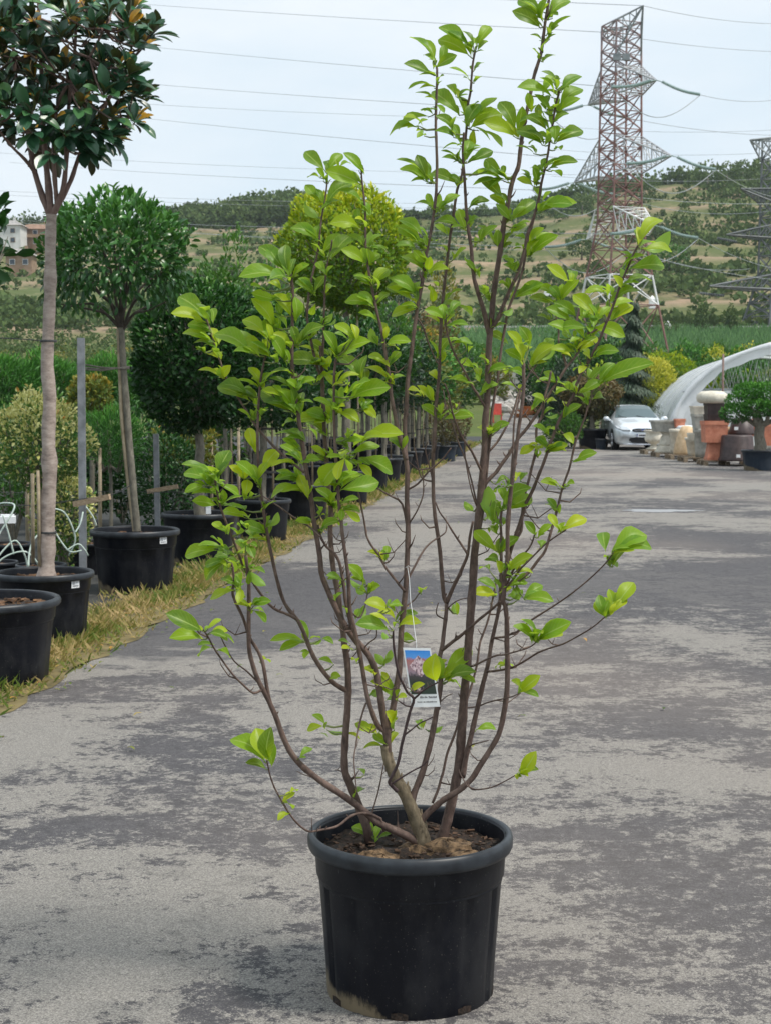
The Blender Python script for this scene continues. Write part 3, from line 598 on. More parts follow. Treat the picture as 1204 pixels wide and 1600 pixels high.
# ------------------------------------------------------------------ leaves of the front shrub (base -> tip)
TILES = [
(600, 0, 3.7625, """280,440,115,375w;285,350,145,220;300,400,425,325w;315,500,350,445;290,360,230,325;500,330,315,235w;495,270,320,160w;540,270,618,155w;545,300,605,240;520,265,505,215;
530,410,580,370;500,470,380,400;525,490,565,450;440,680,280,540w;420,570,370,500w;440,570,520,540;470,710,435,565y;300,520,140,525;300,590,180,545;300,650,235,655;300,620,350,665;510,720,660,575;
500,755,690,675w;520,650,555,600;400,780,300,680w;410,810,295,770w;440,830,400,730;265,685,85,765wy;200,755,30,800w;235,800,190,810;200,740,225,760p;770,770,675,600w;765,805,580,720wy;545,765,690,865;
930,110,785,0w;915,165,750,65w;960,120,1090,5w;985,110,1020,90;965,235,1095,95;950,210,1010,140wy;935,260,855,205;905,355,868,285;930,310,965,235w;930,365,1003,325;930,70,935,20;
860,655,840,545w;990,575,780,515w;1005,520,920,420;1035,545,1158,450w;930,560,1030,460w;1025,640,1163,525w;1030,660,1150,580w;970,680,880,555;990,730,1080,665w;955,770,830,680w;900,710,790,720;
935,700,880,640;1000,765,1055,770;930,855,775,770w;1000,845,1165,770w;920,830,850,850;970,830,885,785;880,905,770,860;470,880,500,820w;470,900,565,860;450,860,340,880;1000,885,1035,882;945,640,960,560;1000,740,1000,820w"""),
(600, 220, 3.7625, """240,225,70,110;235,235,90,165w;250,250,155,240;280,250,240,200;430,255,275,190w;430,270,462,215w;285,405,175,370;295,410,250,310p;300,410,325,310p;335,400,442,320w;330,425,380,400;470,130,500,0w;480,125,565,40;
500,125,635,60w;430,120,330,60k;440,130,335,100;700,210,590,110w;700,235,490,215;710,240,520,262;695,340,570,215w;725,240,745,215;870,265,775,225wy;850,230,800,170;715,400,620,320wy;735,465,655,375w;500,392,615,350w;740,470,882,355w;
755,450,830,390;740,545,830,490w;920,185,860,160;965,170,1135,125w;935,165,1000,130w;980,180,1040,210;890,255,870,155w;920,345,890,270w;935,410,1130,365w;925,400,1060,345;450,515,295,480w;480,530,435,400w;500,490,560,455;570,590,665,500w;
525,625,575,590w;640,600,545,500;645,570,680,530;850,600,932,515w;860,675,1017,555w;410,695,480,625;500,745,475,700;370,555,300,490w;370,665,315,620;225,560,90,465w;220,600,80,505w;210,630,110,520;190,640,68,615w;245,605,300,590w;
245,780,100,680w;245,720,170,640w;265,770,355,710;265,790,380,755w;255,760,270,680w;240,800,200,700;165,895,30,810;175,905,10,860w;185,905,215,860;750,735,690,690w;755,765,700,725;770,775,785,720w;815,635,770,620;590,905,570,848w;
730,870,670,840;1080,835,950,735;770,510,860,480;830,580,770,560;240,640,150,600;540,790,470,700;890,250,945,190;700,620,755,540;600,180,555,200;690,200,610,170"""),
(420, 220, 5.017, """440,235,285,85w;430,320,370,215w;400,290,303,290;460,230,575,105w;555,205,640,180;715,340,450,235w;735,255,585,95w;470,330,480,250;405,480,290,345w;395,605,280,505wp;450,510,670,340w;740,550,530,390;725,395,665,360;
760,560,790,500wp;715,695,475,650wy;700,640,640,600w;380,795,170,685w;385,770,265,660w;375,795,260,735;405,890,330,805;420,885,560,730w;490,930,640,745w;740,830,620,740w;765,800,800,705wp;780,835,888,735;790,840,925,865;750,965,565,850w;
765,975,868,885w;790,1120,665,1050w;820,1120,942,1010w;445,1045,380,950wp;135,1025,0,830w;185,1075,320,970w;350,1190,230,1080w;355,1185,440,1060w;450,1195,520,1145wp;450,910,480,860p"""),
(260, 380, 5.017, """935,215,730,25w;940,315,570,265w;935,260,840,205p;995,275,1115,175w;905,370,795,310wy;680,415,490,330;760,370,660,330w;865,445,670,390w;990,590,850,400wy;835,665,665,435wy;930,690,770,490p;785,745,600,600wy;800,765,610,665y;
775,865,520,680wp;770,855,570,770wy;665,860,380,715w;975,825,830,705wy;925,925,820,720w;1020,795,980,650w;1070,570,1030,460;1150,400,1030,285w;1155,390,1140,260;870,935,830,880y;650,490,550,465;900,570,885,490;320,595,100,420w;305,625,40,550w;
335,695,170,635w;358,780,130,705w;370,822,212,785;305,865,262,820;412,905,320,850wy;455,1055,505,955wy;430,1055,250,995;650,1204,405,1120w;745,1115,645,975wy;725,1135,560,1070;760,1125,955,990;985,1145,810,1060;1010,1150,940,1075w;
1040,1140,1080,1040w;900,1204,750,1150w;1200,945,945,915wk;1120,760,1204,680;1180,880,1040,810;1170,470,1130,560p;990,430,1060,350"""),
(440, 420, 5.017, """190,170,120,90w;150,595,335,450w;130,600,90,450w;355,670,215,570wk;430,680,325,485w;565,555,415,440wy;520,565,410,510;470,700,700,570w;630,880,450,700w;430,915,610,830y;325,765,40,720wk;350,780,260,680w;560,1005,850,930w;
515,1040,765,965w;230,910,140,880;105,960,40,870w;150,920,270,870w;90,850,0,800;275,890,370,830w;340,840,400,910wy;700,295,495,260w;725,265,600,190w;735,285,840,190w;720,155,565,55;720,125,835,0w;735,415,600,345w;800,545,790,420wy;
820,590,1010,570w;845,605,905,635wy;850,760,930,650wp;820,760,680,680w;750,590,700,465wp;845,890,640,780y;835,900,780,800;845,890,970,845;1045,215,850,75w;1030,270,830,150w;1060,320,860,370wy;1065,245,1070,145w;100,1130,0,940w;100,1135,0,1040;
410,1105,250,1020;430,1080,370,940w;440,1090,540,1000;130,1080,250,1050;355,1195,190,1120w;425,1130,610,1204wy;640,1095,712,1030;640,1095,605,1020;640,1110,740,1170wy;200,540,300,440;330,440,420,390p;330,420,400,350p;430,720,370,620;520,900,480,960p"""),
(620, 420, 5.017, """260,125,285,255wyp;365,395,215,320w;370,400,300,305w;355,445,220,370y;350,295,450,275w;410,360,490,260w;485,295,585,365w;400,250,515,165;320,700,250,560;325,690,410,545w;340,695,415,650;395,455,555,440w;430,590,590,590wp;330,885,260,805wy;
345,885,420,850;610,780,500,710w;640,870,610,775wy;565,910,405,865w;650,990,785,900w;690,840,860,770w;860,790,980,830w;850,585,720,500wk;970,730,840,640w;965,650,860,490wy;970,695,1045,610wy;1035,600,955,450w;1050,765,1204,640w;1065,690,1204,590wy;
950,965,815,900;270,1040,235,910wy;255,1030,155,915wy;190,1000,85,950wy;335,1180,190,1070w;350,1160,440,1090p;360,1180,600,1150w;340,1140,290,1070;710,230,655,130w;715,255,735,190;865,155,795,110;825,345,900,310wp;740,470,850,430k;925,225,1140,115w;480,1110,600,1180;700,760,640,690w;540,640,480,560"""),
(820, 320, 5.017, """335,610,165,475wy;275,755,420,590w;275,740,195,640w;210,780,30,730wk;245,745,90,640w;0,680,140,620w;355,915,160,810w;395,875,225,765w;540,880,375,705wy;640,720,465,690w;670,715,545,650;745,655,685,555wy;765,640,990,600;
690,760,885,675w;670,815,850,765wy;570,895,665,800w;680,905,840,790wy;900,300,1070,120wy;905,335,1135,205wp;930,350,1148,370wy;810,505,1085,480w;800,530,745,500p;840,430,740,370p;30,310,145,180w;35,405,255,240w;120,60,370,0w;480,970,265,965w;
350,1050,175,935w;540,970,780,1035w;420,1150,565,1040w;60,1200,215,1060wp;385,1135,210,1120;455,1060,350,1075;570,925,440,890;460,1060,380,960;185,905,85,870;560,870,548,780wk;480,870,400,800p;650,830,700,740;450,900,490,830;520,1030,600,960;300,860,420,800"""),
(800, 480, 5.017, """65,430,0,250wy;150,465,330,300wy;475,355,300,330wy;450,385,395,345y;520,350,660,240k;520,330,450,265;635,405,835,345w;600,400,540,330;680,600,1105,440wW;725,600,930,520w;680,590,800,440w;530,675,685,580w;640,565,590,475p;560,755,480,700;
585,750,560,655wp;620,725,712,710w;405,865,540,765w;490,680,420,590;345,685,435,650;340,590,245,505w;340,600,180,590;420,640,350,590;440,640,500,570wp;160,795,245,700w;250,750,150,690w;255,745,340,730;240,845,350,835p;385,1000,475,1070w;
275,1000,165,925w;255,990,330,960;275,1115,185,1020w;180,1090,55,1155;280,1130,430,1085w;500,1204,660,1140w;420,820,400,740y;560,480,480,500;590,470,520,520y;230,330,320,250w;470,240,400,160p"""),
(260, 600, 5.017, """660,135,405,20w;690,155,655,45p;1005,225,745,50w;1000,225,760,140w;1000,205,900,50w;1015,215,1040,90;665,295,560,200;695,285,690,180w;750,245,785,205;695,525,645,345wy;750,705,875,520w;1055,445,850,395;1045,525,910,430w;1040,615,890,480wp;
1000,640,820,650;1045,775,850,745w;1040,760,860,680;1105,885,1040,710wy;1070,845,820,900w;770,990,865,920;790,1115,875,1005wp;1065,625,1204,595w;1020,290,920,330w;390,760,260,620wp;410,720,500,520wW;350,700,120,630;370,770,140,700w;300,800,145,850w;
390,830,230,700p;410,790,570,870wp;400,950,205,915w;440,950,600,880;395,870,200,860;600,740,490,640wy;615,890,640,750wWy;700,775,545,610w;730,795,670,660w;600,740,650,680;620,1050,440,1000w;610,990,450,955;465,1165,365,1085w;475,1165,530,1090;1100,340,1180,440p;640,900,700,870"""),
(260, 800, 5.017, """400,300,150,345w;520,345,410,265w;450,360,405,300wp;460,370,305,420w;460,395,310,530w;560,390,455,480wp;540,585,430,520w;545,610,345,685w;545,600,625,665wp;640,745,540,715wy;680,740,822,700w;680,770,785,860w;650,270,690,360wk;650,450,775,480k;
660,460,780,575wp;620,440,530,480;620,440,680,370w;600,290,550,220p;640,130,590,95w;775,165,590,90w;700,210,640,140wp;790,235,660,210;560,180,552,95w;620,270,680,200;290,1000,25,990w;285,935,0,795w;325,920,430,840;340,960,480,930wy;340,945,470,980w;
420,970,530,1030w;360,1060,262,1130w;400,1085,495,1140wp;310,950,205,910y;1080,1020,815,1010;1065,1025,890,1085w;1090,1010,960,950wp;1115,1005,1204,990;1130,1105,1080,1150p;730,1175,810,1180wy;560,330,640,300;480,440,400,400"""),
(460, 620, 5.017, """270,185,90,110w;240,300,90,200wk;240,200,0,190w;260,475,130,390w;240,505,60,525wk;415,405,310,340w;390,375,530,345w;515,380,850,295w;830,400,745,320wp;420,320,450,255wy;500,480,765,600w;500,530,605,625wy;400,495,490,540;445,650,470,595y;
370,510,215,685wW;360,730,660,670w;340,705,150,690w;300,865,165,720w;290,865,115,815;300,865,335,750w;100,775,40,620w;375,845,505,800w;380,890,515,900w;390,890,515,975wy;200,925,180,860y;135,985,10,970w;210,1065,360,975w;330,960,415,985p;200,1070,130,1040p;440,440,360,490wy;250,560,320,640p"""),
(460, 820, 5.017, """355,430,250,400w;350,475,390,440p;535,445,415,310w;540,470,440,430p;555,530,480,490p;590,535,672,480w;570,530,560,440w;490,725,545,630wp;320,590,280,540p;405,715,380,650;745,675,550,610wWy;725,640,835,625w;790,750,650,680wy;740,830,480,780w;
745,800,590,700y;800,760,962,690w;810,805,992,770wy;945,905,815,890wWp;740,885,690,840p;700,1095,630,1010wp;710,1090,755,980wp;440,945,345,910;455,985,370,970wy;710,275,725,165wp;680,275,570,210y;990,545,1022,510wy;100,910,215,900p;200,900,305,935;
600,1150,550,1130y;740,860,650,800"""),
(640, 640, 4.0133, """480,160,430,105w;495,165,622,85w;485,170,490,115y;790,230,690,280w;800,300,835,240wy;860,235,795,170w;870,265,988,215w;870,270,980,262y;930,495,815,455w;970,495,1030,465w;535,470,620,435;690,450,715,395w;660,445,668,395wy;590,585,565,490w;
590,610,760,490w;585,635,762,550w;600,480,640,450k;560,615,540,585y;520,690,490,480wp;925,640,862,555w;910,645,845,595;930,755,870,655wy;950,765,1105,685wy;780,785,715,700w;800,805,888,720w;540,890,402,760w;570,905,682,800w;540,775,510,720;
580,725,615,685w;390,635,340,575wp;485,680,505,655p;820,865,835,825p;500,740,540,780;580,480,540,520"""),
(660, 820, 5.017, """585,300,510,255wk;615,380,575,280wy;640,350,660,270p;655,360,745,245wp;665,360,868,245w;520,355,440,350;705,440,655,385wk;745,450,825,405w;735,385,862,380y;575,530,425,430w;575,555,385,530wy;610,560,690,500wy;660,490,818,455w;710,500,750,545k;
600,485,590,430p;720,575,660,560p;785,575,935,475wp;795,590,1022,600w;745,590,710,500p;265,700,240,620wp;880,910,705,795w;880,890,765,742y;900,905,1160,765w;920,900,1095,855wy;890,900,930,830w;1480,335,1700,140W"""),
(660, 800, 3.168, """935,210,1105,115wW;940,195,1130,180w;935,235,962,245wp;900,520,850,445wy;905,520,870,410w;915,515,985,400wy;940,500,1010,435wy;945,480,1042,350w;555,640,448,560;560,640,490,535;570,635,732,545w;580,630,690,600wy;470,895,435,835wy;480,895,580,810wy;485,890,572,915w;
480,1300,560,1185w;470,1305,572,1275wk;470,1300,520,1310y;380,770,440,765wp"""),
(640, 1000, 5.017, """210,325,200,105wWy;265,270,482,75w;240,315,410,215wyW;290,325,515,250wk;390,290,510,335w;290,330,390,375p;0,405,115,345wy;520,700,635,645p;515,705,670,700wp;670,235,745,200y;90,700,60,630p;120,700,255,675p;300,190,300,330"""),
(440, 1000, 5.017, """850,415,695,325wy;895,465,750,285w;850,360,780,250y;890,485,815,475wp;900,475,978,450wy;865,655,815,560wyW;880,710,905,620wy;860,660,795,650p;850,825,895,720wyW;835,835,715,740w;800,835,640,850y;740,740,575,655w;725,275,650,215wy;390,310,465,285w;
140,925,240,850w;340,665,240,585wp;330,675,200,705w;355,705,480,720p;480,735,620,780y;410,195,290,150p;590,1204,640,1165w;60,1204,115,1185y;700,430,755,380wp;585,185,550,160y;650,1060,600,1010p"""),
(460, 1180, 3.344, """400,435,300,375w;392,430,390,345w;420,445,440,370w;430,442,505,410;330,235,352,180w"""),
(360, 1120, 5.0, """275,360,0,180w;290,350,200,90wW;285,415,120,360wk;400,680,505,590y;410,680,485,720w;460,760,370,810y;300,340,320,80w"""),
]
def build_leaves():
    random.seed(3)
    G = {}
    tw = {}
    up = Vector((0, 0, 1)); camp = Vector((0, 0, CZ))
    for (ox, oy, sc, txt) in TILES:
        for ent in txt.replace('\n', '').split(';'):
            ent = ent.strip()
            if not ent: continue
            parts = ent.split(','); last = parts[3]; num = ''.join(ch for ch in last if ch in '0123456789-'); fl = ''.join(ch for ch in last if ch.isalpha())
            bx, by, tx, ty = ox+float(parts[0])/sc, oy+float(parts[1])/sc, ox+float(parts[2])/sc, oy+float(num)/sc
            if bx > 1030 or (bx < 300 and by > 1300): continue
            a, dd = nearest(bx, by)
            if dd > 60: continue
            d0 = a[2]+random.uniform(-.02, .02)+(.05 if 'p' in fl else 0)
            if dd < 5: d0 = a[2]
            b = at(bx, by, Y0+d0)
            lp = math.hypot(tx-bx, ty-by)
            ln = lp/F*(Y0+d0)
            # pitch of the leaf toward or away from the viewer
            full = max(ln*1.04, .050 if 'w' in fl else .044)
            extra = math.sqrt(max(full**2-ln**2, 0)); sgn = random.choice((-1, 1)) if 'p' not in fl else 1
            dt = sgn*(extra+ln*random.uniform(.0, .18))
            t = at(bx+(tx-bx)*1.01, by+(ty-by)*1.01, Y0+d0+dt)
            D = t-b; L = D.length
            v = (camp-b).normalized()
            if 'w' in fl: n = v*.8+up*random.uniform(.35, 1.0)+Vector((random.uniform(-.25, .25), 0, 0))
            else: n = v*random.uniform(.35, .6)+up*.9+Vector((random.uniform(-.5, .5), 0, 0))
            if 'p' in fl and random.random() < .45: n = -n
            wd = L*(.62 if 'W' in fl else .47 if 'w' in fl else .36); wd = max(wd, .020)
            if 'W' in fl and ln > .13: wd = L*.42
            wd = min(wd, .062)
            if 'y' in fl: ti = random.uniform(.74, .98)
            elif 'k' in fl: ti = random.uniform(.0, .2)
            elif 'p' in fl: ti = random.uniform(.35, .62)
            else: ti = random.uniform(.08, .85)
            hb = 1-min(1, max(0, (by-150)/500)); ti = ti*(1-.25*hb)
            G.setdefault(int(a[3]), []).append((b, D, n, L, wd, ti, random.uniform(.09, .22)))
            # petiole / short shoot back to the stem
            p0 = at(a[0], a[1], Y0+a[2]); dirn = (b-p0)
            r = .0013+min(.0014, dirn.length*.02)
            if dirn.length > .004:
                midp = p0+dirn*.55+Vector((0, 0, -.08*dirn.length)); tw.setdefault(int(a[3]), []).append(([p0, midp, b+D*.02], [r*1.3, r, .0011]))
            tw.setdefault(int(a[3]), []).append(([b-D*.01, b+D*.06], [.0013, .0009]))
    # small filler leaves where shoots are dense
    for k, lst in list(G.items()):
        add = []
        for (b, D, n, L, wd, ti, ar) in lst:
            for rep in range((random.choice((2, 2, 3, 4)) if (b.x < PC.x+.02 and b.z < 1.85) else random.choice((1, 2, 2))) if b.z > 1.08 else (1 if random.random() < .5 else 0)):
                Dn = (D.normalized()+Vector((random.uniform(-1, 1), random.uniform(-1, 1), random.uniform(-.2, .9)))).normalized(); l = L*random.uniform(.35, .80)
                add.append((b-D*random.uniform(0, .25), Dn*l, Vector((random.uniform(-.4, .4), -.5, .9)), l, l*random.uniform(.38, .5), min(1, max(0, ti+random.uniform(-.3, .25))), random.uniform(.05, .22)))
        lst.extend(add)
    cnt = 0
    for k, lst in tw.items():
        for pts, rr in lst: stem_objs[k][0].tube(pts, rr, 5, False, mi=1)
    for k, (mb, nme, mt) in enumerate(stem_objs): stem_objs[k] = mb.build(nme, [M[mt], M['petiole']], root, True)
    for k, lst in G.items():
        cnt += len(lst)
        o = leaves('foliage', [tuple(x[0]) for x in lst], [tuple(x[1]) for x in lst], [tuple(x[2]) for x in lst], [x[3] for x in lst], [x[4] for x in lst], M['leaf_main'], stem_objs[k], kind='big', arch=[x[6] for x in lst], tint=[x[5] for x in lst], wave=.10)
    print('LEAVES', cnt)
M['petiole'] = simple('green_brown_petiole', (.10, .14, .03), (.20, .22, .06), 30, .6)
build_leaves()
def soil_extras():
    mb = MB()
    random.seed(9)
    rp = at(608, 1318, Y0-.06); z = .395
    def lump(c, rx, ry, rz, n=14):
        vs = []; fs = []
        for i in range(7):
            th = math.pi*i/6
            for k in range(n):
                a = 2*math.pi*k/n; q = 1+random.uniform(-.16, .16)
                vs.append((c[0]+rx*q*math.sin(th)*math.cos(a), c[1]+ry*q*math.sin(th)*math.sin(a), c[2]+rz*q*math.cos(th)))
        for i in range(6):
            for k in range(n): fs.append((i*n+k, i*n+(k+1) % n, (i+1)*n+(k+1) % n, (i+1)*n+k))
        mb.add(vs, fs)
    g = PC
    lump((g.x-.075, g.y-.155, z+.005), .052, .035, .030); lump((g.x-.025, g.y-.17, z), .025, .02, .018)
    lump((g.x+.10, g.y-.02, z+.01), .07, .035, .028); lump((g.x+.15, g.y-.07, z+.0), .05, .03, .02); lump((g.x-.09, g.y-.08, z-.005), .06, .025, .03)
    lump((g.x+.03, g.y+.0, z-.01), .075, .06, .035)
    mb.build('rootstock', M['root'], root, False)
soil_extras()
def notches():
    for a0 in (-98, -52, -150, -10):
        mb = MB(); vs = []
        for k in range(7):
            a = R(a0+k*1.9-5.5)
            for z in (.004, .030-.004*abs(k-3)/3): vs.append((PC.x+.2285*math.cos(a)*(1+z*.15), PC.y+.2285*math.sin(a)*(1+z*.15), z))
        mb.add(vs, [(2*k, 2*k+2, 2*k+3, 2*k+1) for k in range(6)])
        mb.build('drain_slot', M['soil'], root)
notches()
# ------------------------------------------------------------------ hanging picture tag
def picture_tag():
    d = -.115
    c = [at(x, y, Y0+d) for x, y in ((629, 1012), (672, 1013), (687, 1104), (643, 1105))]
    TL, TR, BR, BL = c
    def P(u, v): return (TL*(1-u)+TR*u)*(1-v)+(BL*(1-u)+BR*u)*v
    nrm_ = (TR-TL).cross(BL-TL).normalized()
    if nrm_.y > 0: nrm_ = -nrm_
    t = thing('plant_tag', P(.5, 0), 'small picture tag of a blossoming tree hanging by white thread in the front shrub', 'plant tag')
    mb = MB()
    fr = [P(0, 0), P(1, 0), P(1, 1), P(0, 1)]; mb.add([p+nrm_*.0006 for p in fr]+[p-nrm_*.0006 for p in fr], [(0, 1, 2, 3), (7, 6, 5, 4), (0, 4, 5, 1), (1, 5, 6, 2), (2, 6, 7, 3), (3, 7, 4, 0)])
    mb.build('card', M['white'], t)
    def quad(nme, u0, v0, u1, v1, mat, off):
        q = MB(); nu, nv = 8, 12; vs = []; fs = []
        for j in range(nv+1):
            for i in range(nu+1): vs.append(P(u0+(u1-u0)*i/nu, v0+(v1-v0)*j/nv)+nrm_*off)
        for j in range(nv):
            for i in range(nu): fs.append((j*(nu+1)+i, j*(nu+1)+i+1, (j+1)*(nu+1)+i+1, (j+1)*(nu+1)+i))
        q.add(vs, fs); o = q.build(nme, mat, t)
        uv = o.data.uv_layers.new(name='UVMap'); lv = [l.vertex_index for l in o.data.loops]
        for k, vi in enumerate(lv): uv.data[k].uv = ((vi % (nu+1))/nu, 1-(vi//(nu+1))/nv)
        return o
    m, nt, b, o = nm('printed_blossom_picture'); uvn = nt.nodes.new('ShaderNodeUVMap'); sp = nt.nodes.new('ShaderNodeSeparateXYZ'); nt.links.new(uvn.outputs[0], sp.inputs[0])
    n = nt.nodes.new('ShaderNodeTexNoise'); n.inputs['Scale'].default_value = 13; n.inputs['Detail'].default_value = 5; nt.links.new(uvn.outputs[0], n.inputs[0])
    v = sp.outputs[1]; vv = mth(nt, 'ADD', v, mth(nt, 'MULTIPLY', mth(nt, 'SUBTRACT', n.outputs[0], .5), .22))
    c = ramp(nt, vv, [(.0, (.03, .05, .035)), (.28, (.04, .05, .04)), (.42, (.07, .06, .07)), (.50, (.30, .22, .27)), (.78, (.42, .16, .15)), (.84, (.10, .32, .75)), (1, (.04, .25, .72))])
    du = mth(nt, 'ABSOLUTE', mth(nt, 'SUBTRACT', sp.outputs[0], .5)); dv = mth(nt, 'ABSOLUTE', mth(nt, 'SUBTRACT', v, .64))
    blob = mth(nt, 'LESS_THAN', mth(nt, 'ADD', mth(nt, 'MULTIPLY', du, 1.2), mth(nt, 'MULTIPLY', dv, 2.0)), .50)
    c = mixc(nt, blob, c, ramp(nt, n.outputs[0], [(.38, (.12, .07, .10)), (.5, (.55, .38, .42)), (.62, (.75, .62, .66))]))
    nt.links.new(c, b.inputs['Base Color']); b.inputs['Roughness'].default_value = .35
    quad('picture', .05, .04, .95, .78, m, .0012)
    # round inset with blossoms, and two lines of print too small to read
    q = MB(); cc = P(.36, .66); r = .0125; vs = [cc+nrm_*.0016]
    ex = (TR-TL).normalized(); ey = (TL-BL).normalized()
    for k in range(20): vs.append(cc+nrm_*.0016+ex*math.cos(k*math.pi/10)*r+ey*math.sin(k*math.pi/10)*r*1.15)
    q.add(vs, [(0, 1+k, 1+(k+1) % 20) for k in range(20)])
    q.build('inset_picture', simple('inset_blossom', (.05, .04, .05), (.75, .60, .60), 120, .4, lo=.45, hi=.6), t)
    q = MB(); random.seed(2)
    for (v0, h, us) in ((.835, .028, [(.34, .47), (.49, .60), (.64, .93)]), (.915, .020, [(.22, .40), (.43, .50), (.53, .80), (.81, .90)])):
        for (a, bb) in us:
            u = a
            while u < bb-.012:
                w = random.uniform(.010, .022); hh = h*random.choice((1, 1, 1.45, .9)); 
                pp = [P(u, v0-hh/2)+nrm_*.0013, P(u+w, v0-hh/2)+nrm_*.0013, P(u+w, v0+h/2)+nrm_*.0013, P(u, v0+h/2)+nrm_*.0013]
                q.add(pp, [(0, 1, 2, 3)]); u += w+.009
    q.build('print', M['ink'], t)
    q = MB(); pts = [at(x, y, Y0+dd) for x, y, dd in ((636, 886, -.0), (639, 905, -.03), (641, 940, -.06), (644, 960, -.08), (647, 985, -.10), (650, 1004, d), (650, 1016, d-.002))]
    q.tube(pts, .0007, 5); q.tube([at(633, 887, Y0-.0), at(637, 884, Y0-.02), at(641, 887, Y0)], .0008, 5)
    q.build('thread', M['white'], t)
picture_tag()
# ------------------------------------------------------------------ generic nursery trees
def rand_dirs(n): return nrm(RNG.normal(size=(n, 3)))
def ball(name, R3, zc, n, L, mat, parent, kind='mid', inner=.25, lump=.10, wr=.42, droop=0.0, rad0=.80, tint_top=.25, seed=0, upb=.5, pw=1.0):
    """leaves scattered through the outer part of an uneven ellipsoid"""
    rx, ry, rz = R3
    d = rand_dirs(n); ph = seed*1.7
    lm = 1+lump*(np.sin(d[:, 0]*5+ph)*np.cos(d[:, 1]*4+ph*2)+.7*np.sin(d[:, 2]*7+ph*3+d[:, 0]*6)+.5*np.sin(d[:, 1]*13+d[:, 2]*11+ph))
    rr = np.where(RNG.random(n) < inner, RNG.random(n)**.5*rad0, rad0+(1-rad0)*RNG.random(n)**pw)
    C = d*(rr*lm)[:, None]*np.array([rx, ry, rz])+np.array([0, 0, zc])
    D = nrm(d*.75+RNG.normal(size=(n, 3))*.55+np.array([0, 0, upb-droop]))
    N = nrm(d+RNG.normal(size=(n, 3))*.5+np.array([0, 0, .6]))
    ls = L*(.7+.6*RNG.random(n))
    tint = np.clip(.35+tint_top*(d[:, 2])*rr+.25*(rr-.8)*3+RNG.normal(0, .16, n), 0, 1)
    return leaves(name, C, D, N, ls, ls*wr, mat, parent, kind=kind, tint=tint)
def branches(mb, z0, zc, R3, n, r0, seed=1):
    random.seed(seed)
    for k in range(n):
        a = 2.4*k+random.uniform(-.3, .3); el = random.uniform(.2, 1.3); q = random.uniform(.55, .9)
        e = Vector((R3[0]*math.cos(a)*math.cos(el)*q, R3[1]*math.sin(a)*math.cos(el)*q, zc+R3[2]*(math.sin(el)*1.5-.7)*q))
        s = Vector((0, 0, z0+random.uniform(0, .12)*R3[2])); m = s.lerp(e, .5)+Vector((0, 0, -.05)); m.x *= .75; m.y *= .75
        mb.tube([s, m, e], [r0, r0*.6, r0*.2], 5, False, .1)
        for j in range(2):
            e2 = e+Vector((random.uniform(-.3, .3)*R3[0], random.uniform(-.3, .3)*R3[1], random.uniform(.0, .4)*R3[2])); mb.tube([m.lerp(e, .5), e2], [r0*.4, r0*.12], 4, False)
def tree(name, loc, label, cat, D, H, tr, zc, R3, nleaf, L, mat, group=None, trunkmat='bark_grey', kind='mid', stake=True, lean=0.0, seed=1, potmat=None, sticker=None, mulch=True, **kw):
    t = thing(name, loc, label, cat, group)
    if D: pot(t, D, H, tuple(loc), 32, mat=M[potmat] if potmat else None, sticker=sticker)
    z0 = H*.85 if D else 0; zt = zc-R3[2]*.65
    L0 = Vector(loc)
    random.seed(seed)
    mb = MB(); n = 9; pts = []; rr = []
    for i in range(n):
        u = i/(n-1); pts.append(L0+Vector((lean*u+random.uniform(-.012, .012), random.uniform(-.012, .012), z0+(zt-z0)*u))); rr.append(tr*(1-.3*u)*(1.25 if i == 0 else 1)*random.uniform(.95, 1.05))
    mb.tube(pts, rr, 9, False, .08)
    bb = MB(); branches(bb, zt-.1, zc, R3, 12, tr*.45, seed)
    for v in bb.v: pass
    bb.v = [(v[0]+L0.x+lean, v[1]+L0.y, v[2]+L0.z) for v in bb.v]
    tk = mb.build('trunk', M[trunkmat], t, True); bb.build('limbs', M[trunkmat], tk, True)
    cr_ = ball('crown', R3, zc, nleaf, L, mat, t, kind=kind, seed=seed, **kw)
    me = cr_.data; 
    # the crown was made about the thing's base
    V = np.empty(len(me.vertices)*3); me.vertices.foreach_get('co', V); V = V.reshape(-1, 3)+np.array([L0.x+lean, L0.y, L0.z]); me.vertices.foreach_set('co', V.ravel())
    if stake:
        s = MB(); sx = L0.x+tr*2.3+.02; s.tube([(sx, L0.y-.03, z0+L0.z), (sx-.02+lean*.8, L0.y-.02, zt+L0.z+.1)], [.014, .012], 6); s.build('stake', M['cane'], t, True)
        for zz in (.35, .8):
            s = MB(); z = z0+(zt-z0)*zz+L0.z; s.lathe([(tr*1.9+.014, -.012), (tr*1.9+.018, .012)], (L0.x+tr+lean*zz, L0.y, z), 10); s.build('tie', M['wire'], t, True)
    return t
